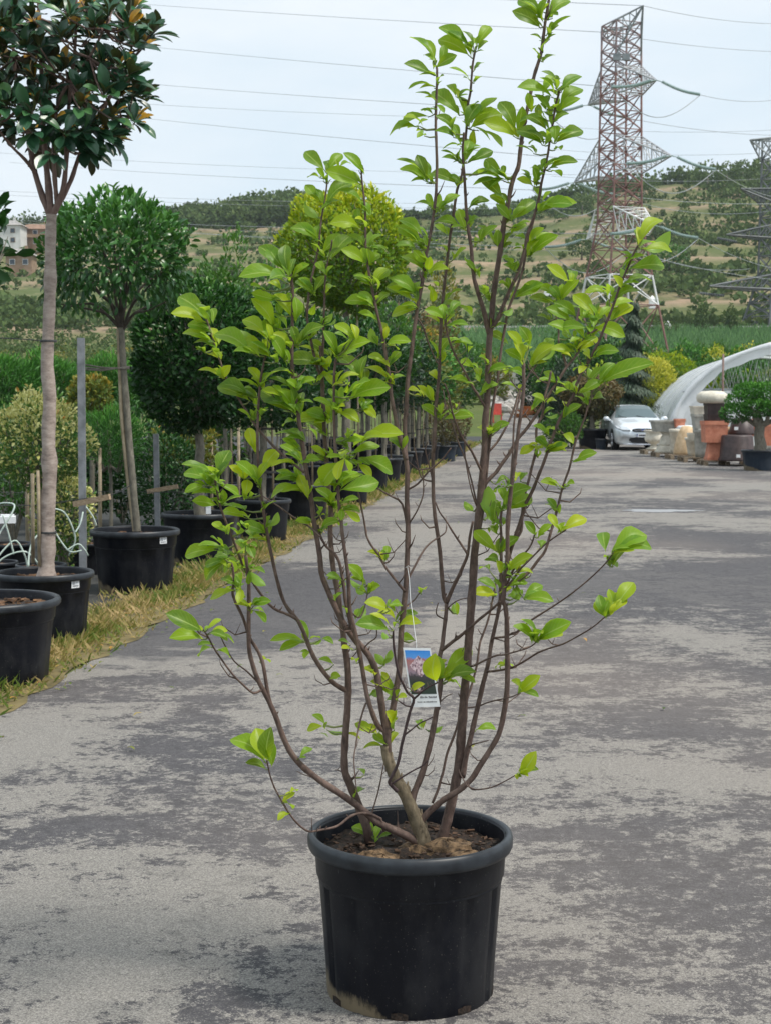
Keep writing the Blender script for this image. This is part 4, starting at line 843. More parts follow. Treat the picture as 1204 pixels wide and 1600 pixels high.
# --- near flowering magnolia standard
def big_leaf_tree():
    Y = 10.5; b = at(70, 895, Y); b.z = 0; t = thing('magnolia_tree', (b.x, Y, 0), 'pale trunked tree with big dark leathery leaves, some with rusty undersides, at the left edge', 'tree')
    pot(t, .675, .47, (b.x, Y, 0), 48, sticker=R(-38))
    def tb(pts, r0, r1, d0=0, d1=0, sub=3, n=12):
        q = smooth_poly(pts, sub); m = len(q); o = []
        for i, p in enumerate(q): o.append(at(p.x, p.y, Y+d0+(d1-d0)*i/(m-1)))
        rr = [(r0+(r1-r0)*i/(m-1))/F*Y*(1+.06*math.sin(i*2.1)+(.16 if i % 7 == 3 else 0)) for i in range(m)]
        return o, rr
    mb = MB(); o, rr = tb([(73, 900), (74, 860), (75, 800), (78, 740), (76, 680), (78, 620), (74, 570), (77, 500), (79, 440), (79, 380), (81, 335)], 12.5, 8); rr[0] *= 1.3; mb.tube(o, rr, 14, False, .05)
    tk = mb.build('trunk', M['bark_pale'], t, True)
    br = [([(80, 340), (68, 310), (55, 270), (48, 235), (42, 200), (30, 150), (22, 90), (20, 30)], 5.5, 2, .15), ([(81, 340), (77, 300), (72, 250), (68, 200), (66, 130), (62, 60), (60, -30)], 6, 2, 0),
          ([(82, 335), (92, 315), (100, 290), (104, 250), (106, 200), (110, 140), (118, 70), (120, -10)], 5, 2, -.15), ([(84, 335), (98, 308), (112, 280), (122, 250), (140, 210), (160, 170), (180, 140), (200, 100), (210, 50)], 4.5, 1.6, .2),
          ([(55, 270), (40, 250), (20, 230), (0, 205), (-20, 170)], 3, 1.5, -.2), ([(90, 320), (86, 280), (84, 220), (95, 150), (140, 90), (170, 30)], 4, 1.5, -.3), ([(122, 250), (150, 225), (180, 205), (200, 198)], 2.5, 1, .1)]
    random.seed(21); tips = []
    bb = MB()
    for pts, r0, r1, d in br:
        o, rr = tb(pts, r0, r1, 0, d, 3); bb.tube(o, rr, 8, False, .05); tips += o[6::2]
    # whorls through the crown volume
    cen = [( -10, -60), (20, 20), (70, -20), (120, 0), (170, 20), (200, 40), (215, 80), (180, 100), (140, 60), (90, 60), (40, 80), (0, 90), (-30, 120), (20, 140), (60, 130), (100, 110), (150, 140), (190, 150), (215, 150), (205, 190), (170, 180), (130, 175), (90, 185), (50, 180), (10, 190), (-20, 200), (110, 60), (60, 80), (150, 200), (100, 215), (140, 235), (60, 215), (20, 160), (0, 40), (50, 40), (230, 60), (205, 10), (120, 150), (30, 205), (75, 150), (160, 100), (90, 20), (185, 70), (125, 210), (165, 215), (75, 235), (10, 60), (100, 160), (140, 20), (45, 110), (125, 120), (75, 100), (110, 30), (20, 110), (155, 50), (-20, 10), (40, -20), (150, -20), (195, 120), (85, 200), (55, 160), (25, 50), (140, 110), (170, 150), (5, 145)]
    C = []; D = []; N = []; L = []; T = []
    for (px, py) in cen:
        for rep in range(3 if py > 0 else 1):
            dy = random.uniform(-.60, .60)*math.sqrt(max(.1, 1-((px-85)/190)**2))
            c = at(px+random.uniform(-9, 9), py+random.uniform(-9, 9), Y+dy)
            j = min(tips, key=lambda q: (q-c).length); bb.tube([j, j.lerp(c, .5)+Vector((0, 0, -.03)), c], [.009, .007, .005], 5, False)
            ax = (c-at(85, 180, Y)).normalized()*.8+Vector((0, 0, .7)); ax.normalize()
            low = max(0, (py-150)/90)
            new = random.random() < .30
            for k in range(random.randint(6, 9)):
                a = k*2.4+random.random(); e1 = ax.orthogonal().normalized(); e2 = ax.cross(e1)
                spread = random.uniform(.55, 1.5) if k > 2 else random.uniform(.2, .6)
                d = ax*(1.1-.35*spread)+(e1*math.cos(a)+e2*math.sin(a))*spread+Vector((0, 0, -.35*spread-.5*min(low, 1.6)))
                C.append(tuple(c+d.normalized()*.01)); D.append(tuple(d)); nn = ax*.5+Vector((random.uniform(-.4, .4), random.uniform(-.9, -.2), .75)); N.append(tuple(nn)); L.append(random.uniform(.12, .20)*(1 if k > 2 else .8))
                T.append(random.uniform(.95, 1) if (new and k < 3) else random.uniform(0, .92)**1.2)
    bb.build('limbs', M['bark_red'], tk, True)
    leaves('crown', C, D, N, L, np.array(L)*.43, M['leaf_mag'], t, kind='big', arch=.07, tint=T, wave=.05)
    # support cane tied to the trunk
    s = MB(); s.tube([at(62, 885, Y-.05), at(61, 800, Y-.04), at(60, 735, Y-.03)], .012, 6); s.tube([at(52, 880, Y+.12), at(51, 740, Y+.12)], .013, 6); s.build('stake', M['cane'], t, True)
    for py in (832, 533):
        s = MB(); p = at(76, py, Y); s.lathe([(.056, -.008), (.060, 0), (.056, .008)], (p.x, p.y, p.z), 14); s.build('tie', M['wire'], t, True)
M['bark_red'] = bark('reddish_branch_bark', (.10, .06, .05), (.20, .13, .11), (.30, .22, .19), 30)
big_leaf_tree()
# --- second standard: umbrella crown with open limbs
def umbrella_tree():
    Y = 13.2; b = at(212, 900, Y); t = thing('standard_tree', (b.x, Y, 0), 'slender twin-stemmed tree with loose drooping green crown in a black pot behind the pale trunk', 'tree')
    pot(t, .77, .54, (b.x, Y, 0), 48, sticker=R(-40))
    def path(pts, r0, r1, d=0, n=9, mbx=None):
        q = smooth_poly(pts, 3); m = len(q); o = [at(p.x, p.y, Y+d*i/(m-1)) for i, p in enumerate(q)]; rr = [(r0+(r1-r0)*i/(m-1))/F*Y*(1+.05*math.sin(i*1.7)) for i in range(m)]; mbx.tube(o, rr, n, False, .06); return o
    mb = MB(); path([(215, 830), (210, 780), (203, 700), (197, 620), (192, 560), (190, 512)], 6, 5, 0, 10, mb); tk = mb.build('trunk', M['bark_grey'], t, True)
    s = MB(); path([(211, 830), (203, 770), (195, 700), (190, 640), (187, 560), (185, 515)], 3.6, 3, 0, 7, s); s.build('stake', M['cane'], t, True)
    br = [[(188, 515), (178, 480), (160, 455), (130, 430), (100, 415), (80, 400)], [(189, 515), (180, 460), (165, 410), (150, 370), (140, 340)], [(190, 515), (188, 460), (185, 400), (183, 350)], [(191, 515), (195, 470), (205, 420), (215, 370), (218, 340)],
          [(193, 515), (205, 480), (225, 450), (250, 425), (270, 410)], [(185, 510), (165, 490), (140, 478), (110, 475), (95, 480)], [(195, 510), (210, 490), (235, 480), (255, 475)], [(187, 510), (172, 470), (170, 430), (175, 400)], [(190, 505), (198, 460), (196, 430)]]
    bb = MB(); random.seed(4); tips = []
    for k, p in enumerate(br):
        for dd in (-.35, .25): 
            o = path([(x+random.uniform(-8, 8)*(i > 1), y+random.uniform(-6, 6)*(i > 1)) for i, (x, y) in enumerate(p)], 2.8, .9, dd*random.uniform(.4, 1.5), 5, bb); tips += o[5:]
    bb.build('limbs', M['bark_dk'], tk, True)
    n = 3600; cx = at(180, 395, Y)
    d = rand_dirs(n); top = d[:, 2] > -.15
    rr = np.where(RNG.random(n) < .3, .45+.4*RNG.random(n), .86+.2*RNG.random(n))
    lm = 1+.09*np.sin(d[:, 0]*7+1)*np.cos(d[:, 1]*6)+.07*np.sin(d[:, 2]*9+d[:, 0]*5)
    C = d*(rr*lm)[:, None]*np.array([.575, .56, .47]); 
    skirt = (C[:, 2] < -.02)
    ang = np.arctan2(C[:, 1], C[:, 0]); rs = .40+.20*RNG.random(n); C[skirt, 0] = (rs*np.cos(ang))[skirt]; C[skirt, 1] = (rs*np.sin(ang))[skirt]
    rad = np.hypot(C[:, 0], C[:, 1])
    keep = ~skirt | ((rad > .34) & (C[:, 2] > -.50+.0*rad)) & (RNG.random(n) < .8)
    keep &= ~((C[:, 2] < -.28) & (RNG.random(n) < .35))
    C = C[keep]; d = d[keep]; n = len(C)
    low = np.clip(-(C[:, 2])/.3, 0, 1)
    D = nrm(d*.8+RNG.normal(size=(n, 3))*.5+np.array([0, 0, .45])-low[:, None]*np.array([0, 0, 1.2])); N = nrm(d+RNG.normal(size=(n, 3))*.4+np.array([0, 0, .6])); ls = .062+.05*RNG.random(n)
    C = C+np.array(cx)
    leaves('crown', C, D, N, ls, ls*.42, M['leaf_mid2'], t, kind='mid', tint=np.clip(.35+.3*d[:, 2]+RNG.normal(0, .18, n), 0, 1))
    mb = MB(); p = at(196, 576, Y)
    for zz in (0, .03, -.02): mb.tube([at(120, 573, Y-.1)+Vector((0, 0, zz)), at(160, 577, Y-.06)+Vector((0, 0, zz*.5)), at(203, 574, Y-.03)+Vector((0, 0, -zz*.4))], .007, 5)
    mb.build('support_tie', M['rope'], t, True)
M['bark_dk'] = bark('dark_limb_bark', (.025, .02, .015), (.06, .05, .04), (.12, .10, .08), 30)
M['rope'] = simple('old_twine', (.12, .11, .09), (.22, .20, .17), 30, .9)
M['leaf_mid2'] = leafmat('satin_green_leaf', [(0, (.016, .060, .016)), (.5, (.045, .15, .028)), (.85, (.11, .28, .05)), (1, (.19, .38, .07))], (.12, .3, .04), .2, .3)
umbrella_tree()
def gp(px, Y): return ((px-602)/F*(Y*CP+CZ*SP), Y, 0)
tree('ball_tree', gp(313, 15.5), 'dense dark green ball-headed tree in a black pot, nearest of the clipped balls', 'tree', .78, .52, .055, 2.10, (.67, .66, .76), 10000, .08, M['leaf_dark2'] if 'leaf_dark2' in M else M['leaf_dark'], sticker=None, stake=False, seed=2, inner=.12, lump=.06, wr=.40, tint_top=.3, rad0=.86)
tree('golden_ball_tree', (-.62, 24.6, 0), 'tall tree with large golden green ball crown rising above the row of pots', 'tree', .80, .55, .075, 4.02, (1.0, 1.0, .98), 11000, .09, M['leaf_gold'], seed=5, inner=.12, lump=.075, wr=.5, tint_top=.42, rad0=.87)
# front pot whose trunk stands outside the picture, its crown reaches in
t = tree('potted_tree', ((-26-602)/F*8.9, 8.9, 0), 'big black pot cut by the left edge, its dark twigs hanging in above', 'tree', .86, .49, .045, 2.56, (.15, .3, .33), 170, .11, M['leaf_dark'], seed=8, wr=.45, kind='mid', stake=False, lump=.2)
# --- the rest of the front row
proto = []
def PT(name, label, loc, **kw):
    o = tree(name, loc, label, 'tree', **kw); return o
specs = [
 (18.0, 'ball_tree', 'second dark clipped tree of the front row, half hidden by the shrub', dict(D=.66, H=.50, tr=.045, zc=2.0, R3=(.60, .6, .70), nleaf=3600, L=.09, mat=M['leaf_dark'], seed=12, inner=.12, rad0=.85)),
 (20.8, 'ball_tree', 'glossy green round-headed tree just before the golden ball tree', dict(D=.78, H=.53, tr=.055, zc=2.15, R3=(.74, .7, .78), nleaf=3600, L=.10, mat=M['leaf_dark'], seed=13, inner=.12, rad0=.85)),
 (28.4, 'laurel_tree', 'dark round tree right after the golden ball tree', dict(D=.80, H=.55, tr=.05, zc=2.35, R3=(.80, .8, .80), nleaf=2800, L=.12, mat=M['leaf_dark'], seed=14)),
 (31.0, 'laurel_tree', 'loose mid green tree second after the golden ball tree', dict(D=.76, H=.52, tr=.05, zc=2.7, R3=(.75, .75, .85), nleaf=2300, L=.12, mat=M['leaf_mid'], seed=15)),
 (33.6, 'conifer', 'slim bluish dark conifer in the front row beyond the round trees', dict(D=.7, H=.5, tr=.05, zc=2.75, R3=(.60, .6, 1.35), nleaf=2800, L=.10, mat=M['leaf_spruce'], seed=16)),
 (36.2, 'laurel_tree', 'dark round tree between the slim conifer and the amber one', dict(D=.7, H=.5, tr=.05, zc=2.35, R3=(.8, .8, .8), nleaf=2200, L=.12, mat=M['leaf_dark'], seed=17)),
 (38.8, 'amber_tree', 'amber and green bushy tree in the front row beyond the dark ball', dict(D=.7, H=.5, tr=.05, zc=2.6, R3=(.70, .7, 1.0), nleaf=2000, L=.12, mat=M['leaf_autumn'], seed=18)),
 (41.5, 'laurel_tree', 'green round tree fourth from the far end of the front row', dict(D=.72, H=.5, tr=.05, zc=2.45, R3=(.85, .8, .85), nleaf=2000, L=.13, mat=M['leaf_pine'], seed=19)),
 (44.5, 'amber_tree', 'golden bushy tree third from the far end of the front row', dict(D=.9, H=.5, tr=.05, zc=2.2, R3=(.8, .8, 1.0), nleaf=1800, L=.13, mat=M['leaf_autumn'], seed=20, potmat='pot_blue')),
 (48.0, 'conifer', 'tall thin golden green conifer towards the end of the front row', dict(D=.9, H=.5, tr=.05, zc=4.0, R3=(.45, .45, 2.0), nleaf=1800, L=.12, mat=M['leaf_autumn'], seed=21, potmat='pot_blue')),
 (53.0, 'laurel_tree', 'last green tree at the far end of the front row', dict(D=.9, H=.55, tr=.06, zc=2.6, R3=(1.1, 1.1, 1.1), nleaf=2000, L=.15, mat=M['leaf_mid'], seed=22)),
]
for (Y, nme, lab, kw) in specs:
    PT(nme, lab, (LE(Y)-.5, Y, 0), **kw)
# reddish low shrubs in bluish pots
for i, (Y, dx, lab) in enumerate(((42.8, -.15, 'nearer low russet shrub in a bluish pot beside the verge'), (46.8, -.1, 'farther low russet shrub in a bluish pot beside the verge'))):
    tree('russet_shrub', (LE(Y)+dx, Y, 0), lab, 'shrub', .80, .45, .03, 1.0, (.48, .48, .55), 900, .10, M['leaf_red'], stake=False, seed=30+i, potmat='pot_blue')
# --- second and third rows, staked trees seen between the front ones
rowA = tree('staked_tree', (LE(23)-2.0, 23, 0), None, 'tree', .62, .42, .035, 2.08, (.60, .60, .52), 2200, .11, M['leaf_dark'], seed=41, inner=.15)
rowB = tree('staked_tree', (LE(25.3)-2.0, 25.3, 0), None, 'tree', .62, .42, .035, 2.0, (.58, .58, .50), 2000, .11, M['leaf_mid2'], seed=42, inner=.15)
labs = ['dark staked tree with slim trunk in the rows behind the front row of pots', 'green staked tree with slim trunk in the rows behind the front row of pots']
grps = ['dark staked trees in the back rows', 'green staked trees in the back rows']
for o, l, g in zip((rowA, rowB), labs, grps): tag(o, l, 'tree', g)
random.seed(77)
for r_, (off, ys) in enumerate(((-2.0, np.arange(27.6, 60, 2.3)), (-3.3, np.arange(22.5, 62, 2.5)), (-4.7, np.arange(27, 66, 3.0)))):
    for i, y in enumerate(ys):
        s = (rowA, rowB)[(i+r_) % 2]
        if 602+2400*(LE(y)+off)/y < 345: continue
        c = copy_tree(s); c.location = (LE(y)+off+random.uniform(-.12, .12), y, 0); c.rotation_euler.z = random.random()*6; q = random.uniform(.9, 1.08); c.scale = (q, q, q)
# ------------------------------------------------------------------ left background
def shrub(name, loc, label, cat, R3, zc, n, L, mat, seed=1, group=None, kind='mid', stems=True, trunk=None, **kw):
    t = thing(name, loc, label, cat, group); L0 = Vector(loc)
    mb = MB(); random.seed(seed)
    if trunk: mb.tube([L0, L0+Vector((.01, 0, zc*.5)), L0+Vector((0, 0, zc))], [trunk*1.2, trunk, trunk*.7], 8, False, .05)
    for k in range(7):
        a = k*2.4; mb.tube([L0+Vector((0, 0, .02 if not trunk else zc-R3[2])), L0+Vector((R3[0]*.3*math.cos(a), R3[1]*.3*math.sin(a), zc*.7)), L0+Vector((R3[0]*.7*math.cos(a), R3[1]*.7*math.sin(a), zc+R3[2]*.4))], [.018, .012, .004], 5, False)
    mb.build('stems', M['bark_grey'], t, True)
    c = ball('foliage', R3, zc, n, L, mat, t, kind=kind, seed=seed, **kw); me = c.data
    V = np.empty(len(me.vertices)*3); me.vertices.foreach_get('co', V); V = V.reshape(-1, 3)+np.array([L0.x, L0.y, L0.z]); me.vertices.foreach_set('co', V.ravel())
    return t
def gl(px, Y): return ((px-602)/F*Y, Y, 0)
shrub('variegated_shrub', gl(62, 13.4), 'large rounded cream and green variegated shrub behind the pale trunk', 'shrub', (.44, .45, .40), 1.30, 5200, .042, M['leaf_varieg'], 3, trunk=.025, inner=.2, lump=.12, wr=.55)
shrub('variegated_shrub', gl(98, 14.0), 'small upright variegated shrub below the large one, among the hoses', 'shrub', (.26, .26, .44), .62, 2600, .042, M['leaf_varieg'], 4, inner=.2, lump=.1, wr=.55)
shrub('pine_bush', gl(172, 16.8), 'soft bright green needle bush between the steel stake and the slender trunk', 'bush', (.36, .36, .30), 1.24, 3200, .09, M['leaf_pine'], 5, trunk=.02, wr=.10, upb=.9, inner=.2, kind='far')
shrub('orange_shrub', gl(143, 18.5), 'green shrub with orange tips behind the steel stake', 'shrub', (.26, .26, .26), 1.68, 1500, .07, M['leaf_autumn'], 6, trunk=.03, wr=.45)
shrub('yellowing_shrub', gl(290, 19.5), 'yellow and orange leaved bush under the dark ball tree', 'shrub', (.40, .4, .42), 1.05, 1500, .09, M['leaf_autumn'], 7, wr=.4)
shrub('yellowing_shrub', gl(20, 17.5), 'dark bush with yellow leaves low at the left edge', 'shrub', (.5, .5, .40), .75, 1800, .07, M['leaf_mid'], 8, wr=.4)
shrub('green_shrub', gl(262, 17.6), 'fine dark shrub between the slender trunk and the dark ball tree', 'shrub', (.42, .5, .62), .72, 3600, .055, M['leaf_dark'], 9, wr=.45)
shrub('green_shrub', gl(190, 20.5), 'dark mixed shrub behind the pot of the slender tree', 'shrub', (.7, .6, .75), .85, 3000, .08, M['leaf_dark'], 10, wr=.4)
shrub('green_shrub', gl(118, 19.8), 'dark leafy shrub behind the small variegated one', 'shrub', (.6, .5, .65), .72, 2600, .08, M['leaf_dark'], 110, wr=.4)
shrub('green_shrub', gl(60, 21), 'tall dark green shrub behind the large variegated one', 'shrub', (.8, .6, .8), .95, 2600, .09, M['leaf_mid'], 111, wr=.4)
shrub('tall_bush', gl(352, 24), 'pale green upright tree top behind the dark ball tree', 'bush', (.52, .5, 1.6), 2.35, 3200, .11, M['leaf_mid'], 11, wr=.38, lump=.2)
shrub('tall_bush', gl(392, 27), 'light green leafy tree top right of the dark ball tree', 'bush', (.7, .5, 1.3), 2.6, 2600, .12, M['leaf_mid'], 112, wr=.38, lump=.2)
shrub('tall_bush', gl(655, 44), 'pinkish green bushy tree top right of the golden ball tree', 'bush', (1.0, .8, 1.4), 2.9, 2200, .15, M['leaf_red'], 113, wr=.4, lump=.2)
for i, (px, Y, w) in enumerate(((-12, 24, 1.1), (72, 25, 1.0), (165, 26, .95), (235, 27, .95))):
    shrub('conifer_bush', gl(px, Y), ['bright green needle conifer cut by the left edge', 'bright green needle conifer behind the pale trunk', 'bright green needle conifer behind the steel stake', 'bright green needle conifer left of the dark ball tree'][i], 'conifer', (w*.62, .6, .48), 1.90, 6000, .13, M['leaf_pine'], 50+i, trunk=.05, wr=.12, upb=.8, inner=.25, kind='far', lump=.14, group='conifers behind the potted trees')
def steel_stake(px, Y, y0, y1, lab):
    a, b = at(px, y0, Y), at(px+3, y1, Y); t = thing('steel_stake', (b.x, Y, 0), lab, 'stake')
    mb = MB(); z1, z0 = a.z, 0
    w = .058
    prof = [(-w/2, -w/3), (w/2, -w/3), (w/2, w/3), (w/4, w/3), (w/4, 0), (-w/4, 0), (-w/4, w/3), (-w/2, w/3)]
    vs = [(b.x+p[0], Y+p[1], z0) for p in prof]+[(a.x+p[0], Y+p[1], z1) for p in prof]
    n = len(prof); mb.add(vs, [(i, (i+1) % n, (i+1) % n+n, i+n) for i in range(n)]+[tuple(range(n, 2*n))]); mb.build('post', M['stake'], t)
    return a
steel_stake(127, 12.6, 528, 882, 'tall grey steel stake between the pale trunk and the slender trunk')
steel_stake(244, 16.4, 678, 812, 'shorter grey steel stake left of the dark ball tree')
for k, (px, Y, y0, lab) in enumerate(((155, 16.5, 700, 'thin wooden stake behind the slender tree pot'), (40, 15.0, 640, 'thin wooden stake near the left edge'), (372, 19, 655, 'wooden stake right of the dark ball trunk'), (330, 19.5, 680, 'pale stake just right of the dark ball trunk'))):
    a = at(px, y0, Y); t = thing('wooden_stake', (a.x, Y, 0), lab, 'stake'); mb = MB(); mb.tube([(a.x, Y, 0), (a.x+.01, Y, a.z)], [.022, .018], 7); mb.build('post', M['cane'], t, True)
def plank(x0, y0, x1, y1, Y, lab):
    a, b = at(x0, y0, Y), at(x1, y1, Y-.1); d = b-a; t = thing('wood_offcut', (a+b)/2, lab, 'wood')
    mb = MB(); Mx = d.to_track_quat('X', 'Z').to_matrix(); mb.box((a+b)/2, (d.length, .035, .045), M=Mx); mb.build('batten', M['wood'], t)
plank(116, 788, 172, 776, 12.4, 'short wooden batten nailed across the tall steel stake'); plank(231, 768, 278, 760, 16.2, 'short wooden batten across the shorter steel stake')
def wires_left():
    for k, (pts, Y, r, lab) in enumerate((([(-40, 527), (20, 529), (74, 533)], 10.6, .004, 'dark guy wire tied to the pale trunk from the left edge'), ([(-40, 768), (60, 770), (130, 768), (250, 769), (330, 768)], 15.2, .003, 'thin support wire running behind the pots'), ([(-30, 790), (60, 789), (125, 780), (175, 773), (205, 758)], 12.5, .004, 'black irrigation line passing the tall steel stake'))):
        mb = MB(); p = [at(x, y, Y) for x, y in pts]; c = sum(p, Vector())/len(p); mb.tube([at(q.x, q.y, Y) for q in smooth_poly(pts)], r, 5)
        tag(mb.build('support_wire', M['wire'], loc=p[0]), lab, 'wire')
    hs = [[(-10, 850), (5, 825), (20, 800), (22, 788), (5, 786), (-10, 790)], [(-10, 880), (10, 855), (26, 845), (40, 870), (44, 892)], [(-10, 885), (12, 868), (40, 862), (58, 878), (62, 893)], [(45, 885), (46, 865), (52, 845), (66, 830)], [(86, 795), (100, 800), (112, 820), (118, 845), (108, 868)], [(105, 860), (122, 850), (132, 858), (138, 868)], [(5, 805), (14, 835), (22, 866)], [(135, 792), (146, 808), (151, 822)], [(84, 826), (95, 845), (110, 862), (128, 860)], [(118, 832), (126, 818), (130, 800)]]
    names = ['pale irrigation hose looping highest at the left edge', 'pale hose arching low at the left edge into the first wide pot', 'pale hose curving beside the foot of the pale trunk', 'short hose rising left of the pale trunk', 'pale hose hanging right of the pale trunk', 'short hose end by the steel stake foot', 'straight pale hose piece at the left edge', 'thin hose bow right of the steel stake', 'sagging hose under the wooden batten', 'thin hose crossing left of the steel stake']
    for pts, lab in zip(hs, names):
        Y = 11.2 if pts[0][0] < 60 else 12.2
        mb = MB(); p0 = at(pts[0][0], pts[0][1], Y); mb.tube([at(q.x, q.y, Y+.05*i/5) for i, q in enumerate(smooth_poly(pts))], .0065, 6); tag(mb.build('irrigation_hose', M['hose'], loc=p0, smooth=True), lab, 'hose')
    p = at(8, 812, 11.6); mb = MB(); mb.box(p, (.16, .10, .05), rz=.2); mb.box(p+Vector((.02, 0, .03)), (.10, .06, .02), rz=.2); tag(mb.build('valve_box', M['white'], loc=p), 'white plastic box among the hoses at the left edge', 'box')
    for k, (px, Y, D, lab) in enumerate(((62, 12.6, .42, 'small black pot under the large variegated shrub'), (-10, 12.8, .38, 'small black pot low at the left edge behind the wide pot'), (140, 14.6, .5, 'black pot behind the slender tree pot'), (8, 14.5, .5, 'black pot further back at the left edge'))):
        g = gl(px, Y); t = thing('plant_pot', g, lab, 'pot'); pot(t, D, .30, g, 28)
wires_left()
# white plant labels
def label_card(px, py, Y, lab):
    a = at(px, py, Y); mb = MB(); mb.box(a, (.05, .003, .13)); mb.box(a+Vector((0, -.003, .02)), (.034, .002, .03)); tag(mb.build('plant_label', M['white'], loc=a), lab, 'label')
label_card(326, 793, 15.2, 'white hanging label at the foot of the dark ball tree')
# ------------------------------------------------------------------ wet patch on the yard
def puddle():
    g = ground(1030, 799); n = 48; vs = [(g.x, g.y, .012)]; rx, ry = .55, .30
    for k in range(n):
        a = 2*math.pi*k/n; q = 1+.16*math.sin(3*a+1)+.10*math.sin(7*a)+.06*math.sin(13*a); vs.append((g.x+rx*q*math.cos(a), g.y+ry*q*math.sin(a), .012))
    mb = MB(); mb.add(vs, [(0, 1+k, 1+(k+1) % n) for k in range(n)])
    m, nt, b, o = nm('shallow_water'); b.inputs['Base Color'].default_value = (.30, .30, .31, 1); b.inputs['Roughness'].default_value = .38; b.inputs['Specular IOR Level'].default_value = 1
    tag(mb.build('puddle', m, loc=g), 'shallow shining puddle on the asphalt', None, kind='structure')
puddle()
# ------------------------------------------------------------------ parked car
M['paint'] = nm('silver_car_paint')[0]
def _paint():
    m = M['paint']; b = [n for n in m.node_tree.nodes if n.type == 'BSDF_PRINCIPLED'][0]
    b.inputs['Base Color'].default_value = (.74, .79, .83, 1); b.inputs['Metallic'].default_value = .35; b.inputs['Roughness'].default_value = .28; b.inputs['Coat Weight'].default_value = .8
_paint()
def flat(name, c, rough=.4, metal=0, emit=None, alpha=None, trans=0):
    m, nt, b, o = nm(name); b.inputs['Base Color'].default_value = (*c, 1); b.inputs['Roughness'].default_value = rough; b.inputs['Metallic'].default_value = metal
    if trans: b.inputs['Transmission Weight'].default_value = trans
    return m
M['glass'] = flat('tinted_car_glass', (.10, .14, .15), .10); M['tyre'] = flat('tyre_rubber', (.015, .015, .016), .8); M['alloy'] = flat('alloy_rim', (.55, .56, .58), .3, .8)
M['blacktrim'] = flat('black_trim', (.012, .013, .016), .35); M['lamp'] = flat('headlight_glass', (.62, .66, .70), .08, .3); M['chrome'] = flat('chrome', (.8, .8, .82), .12, 1)
M['plate'] = flat('number_plate', (.75, .76, .78), .4); M['blue'] = flat('blue_enamel', (.03, .07, .25), .3)
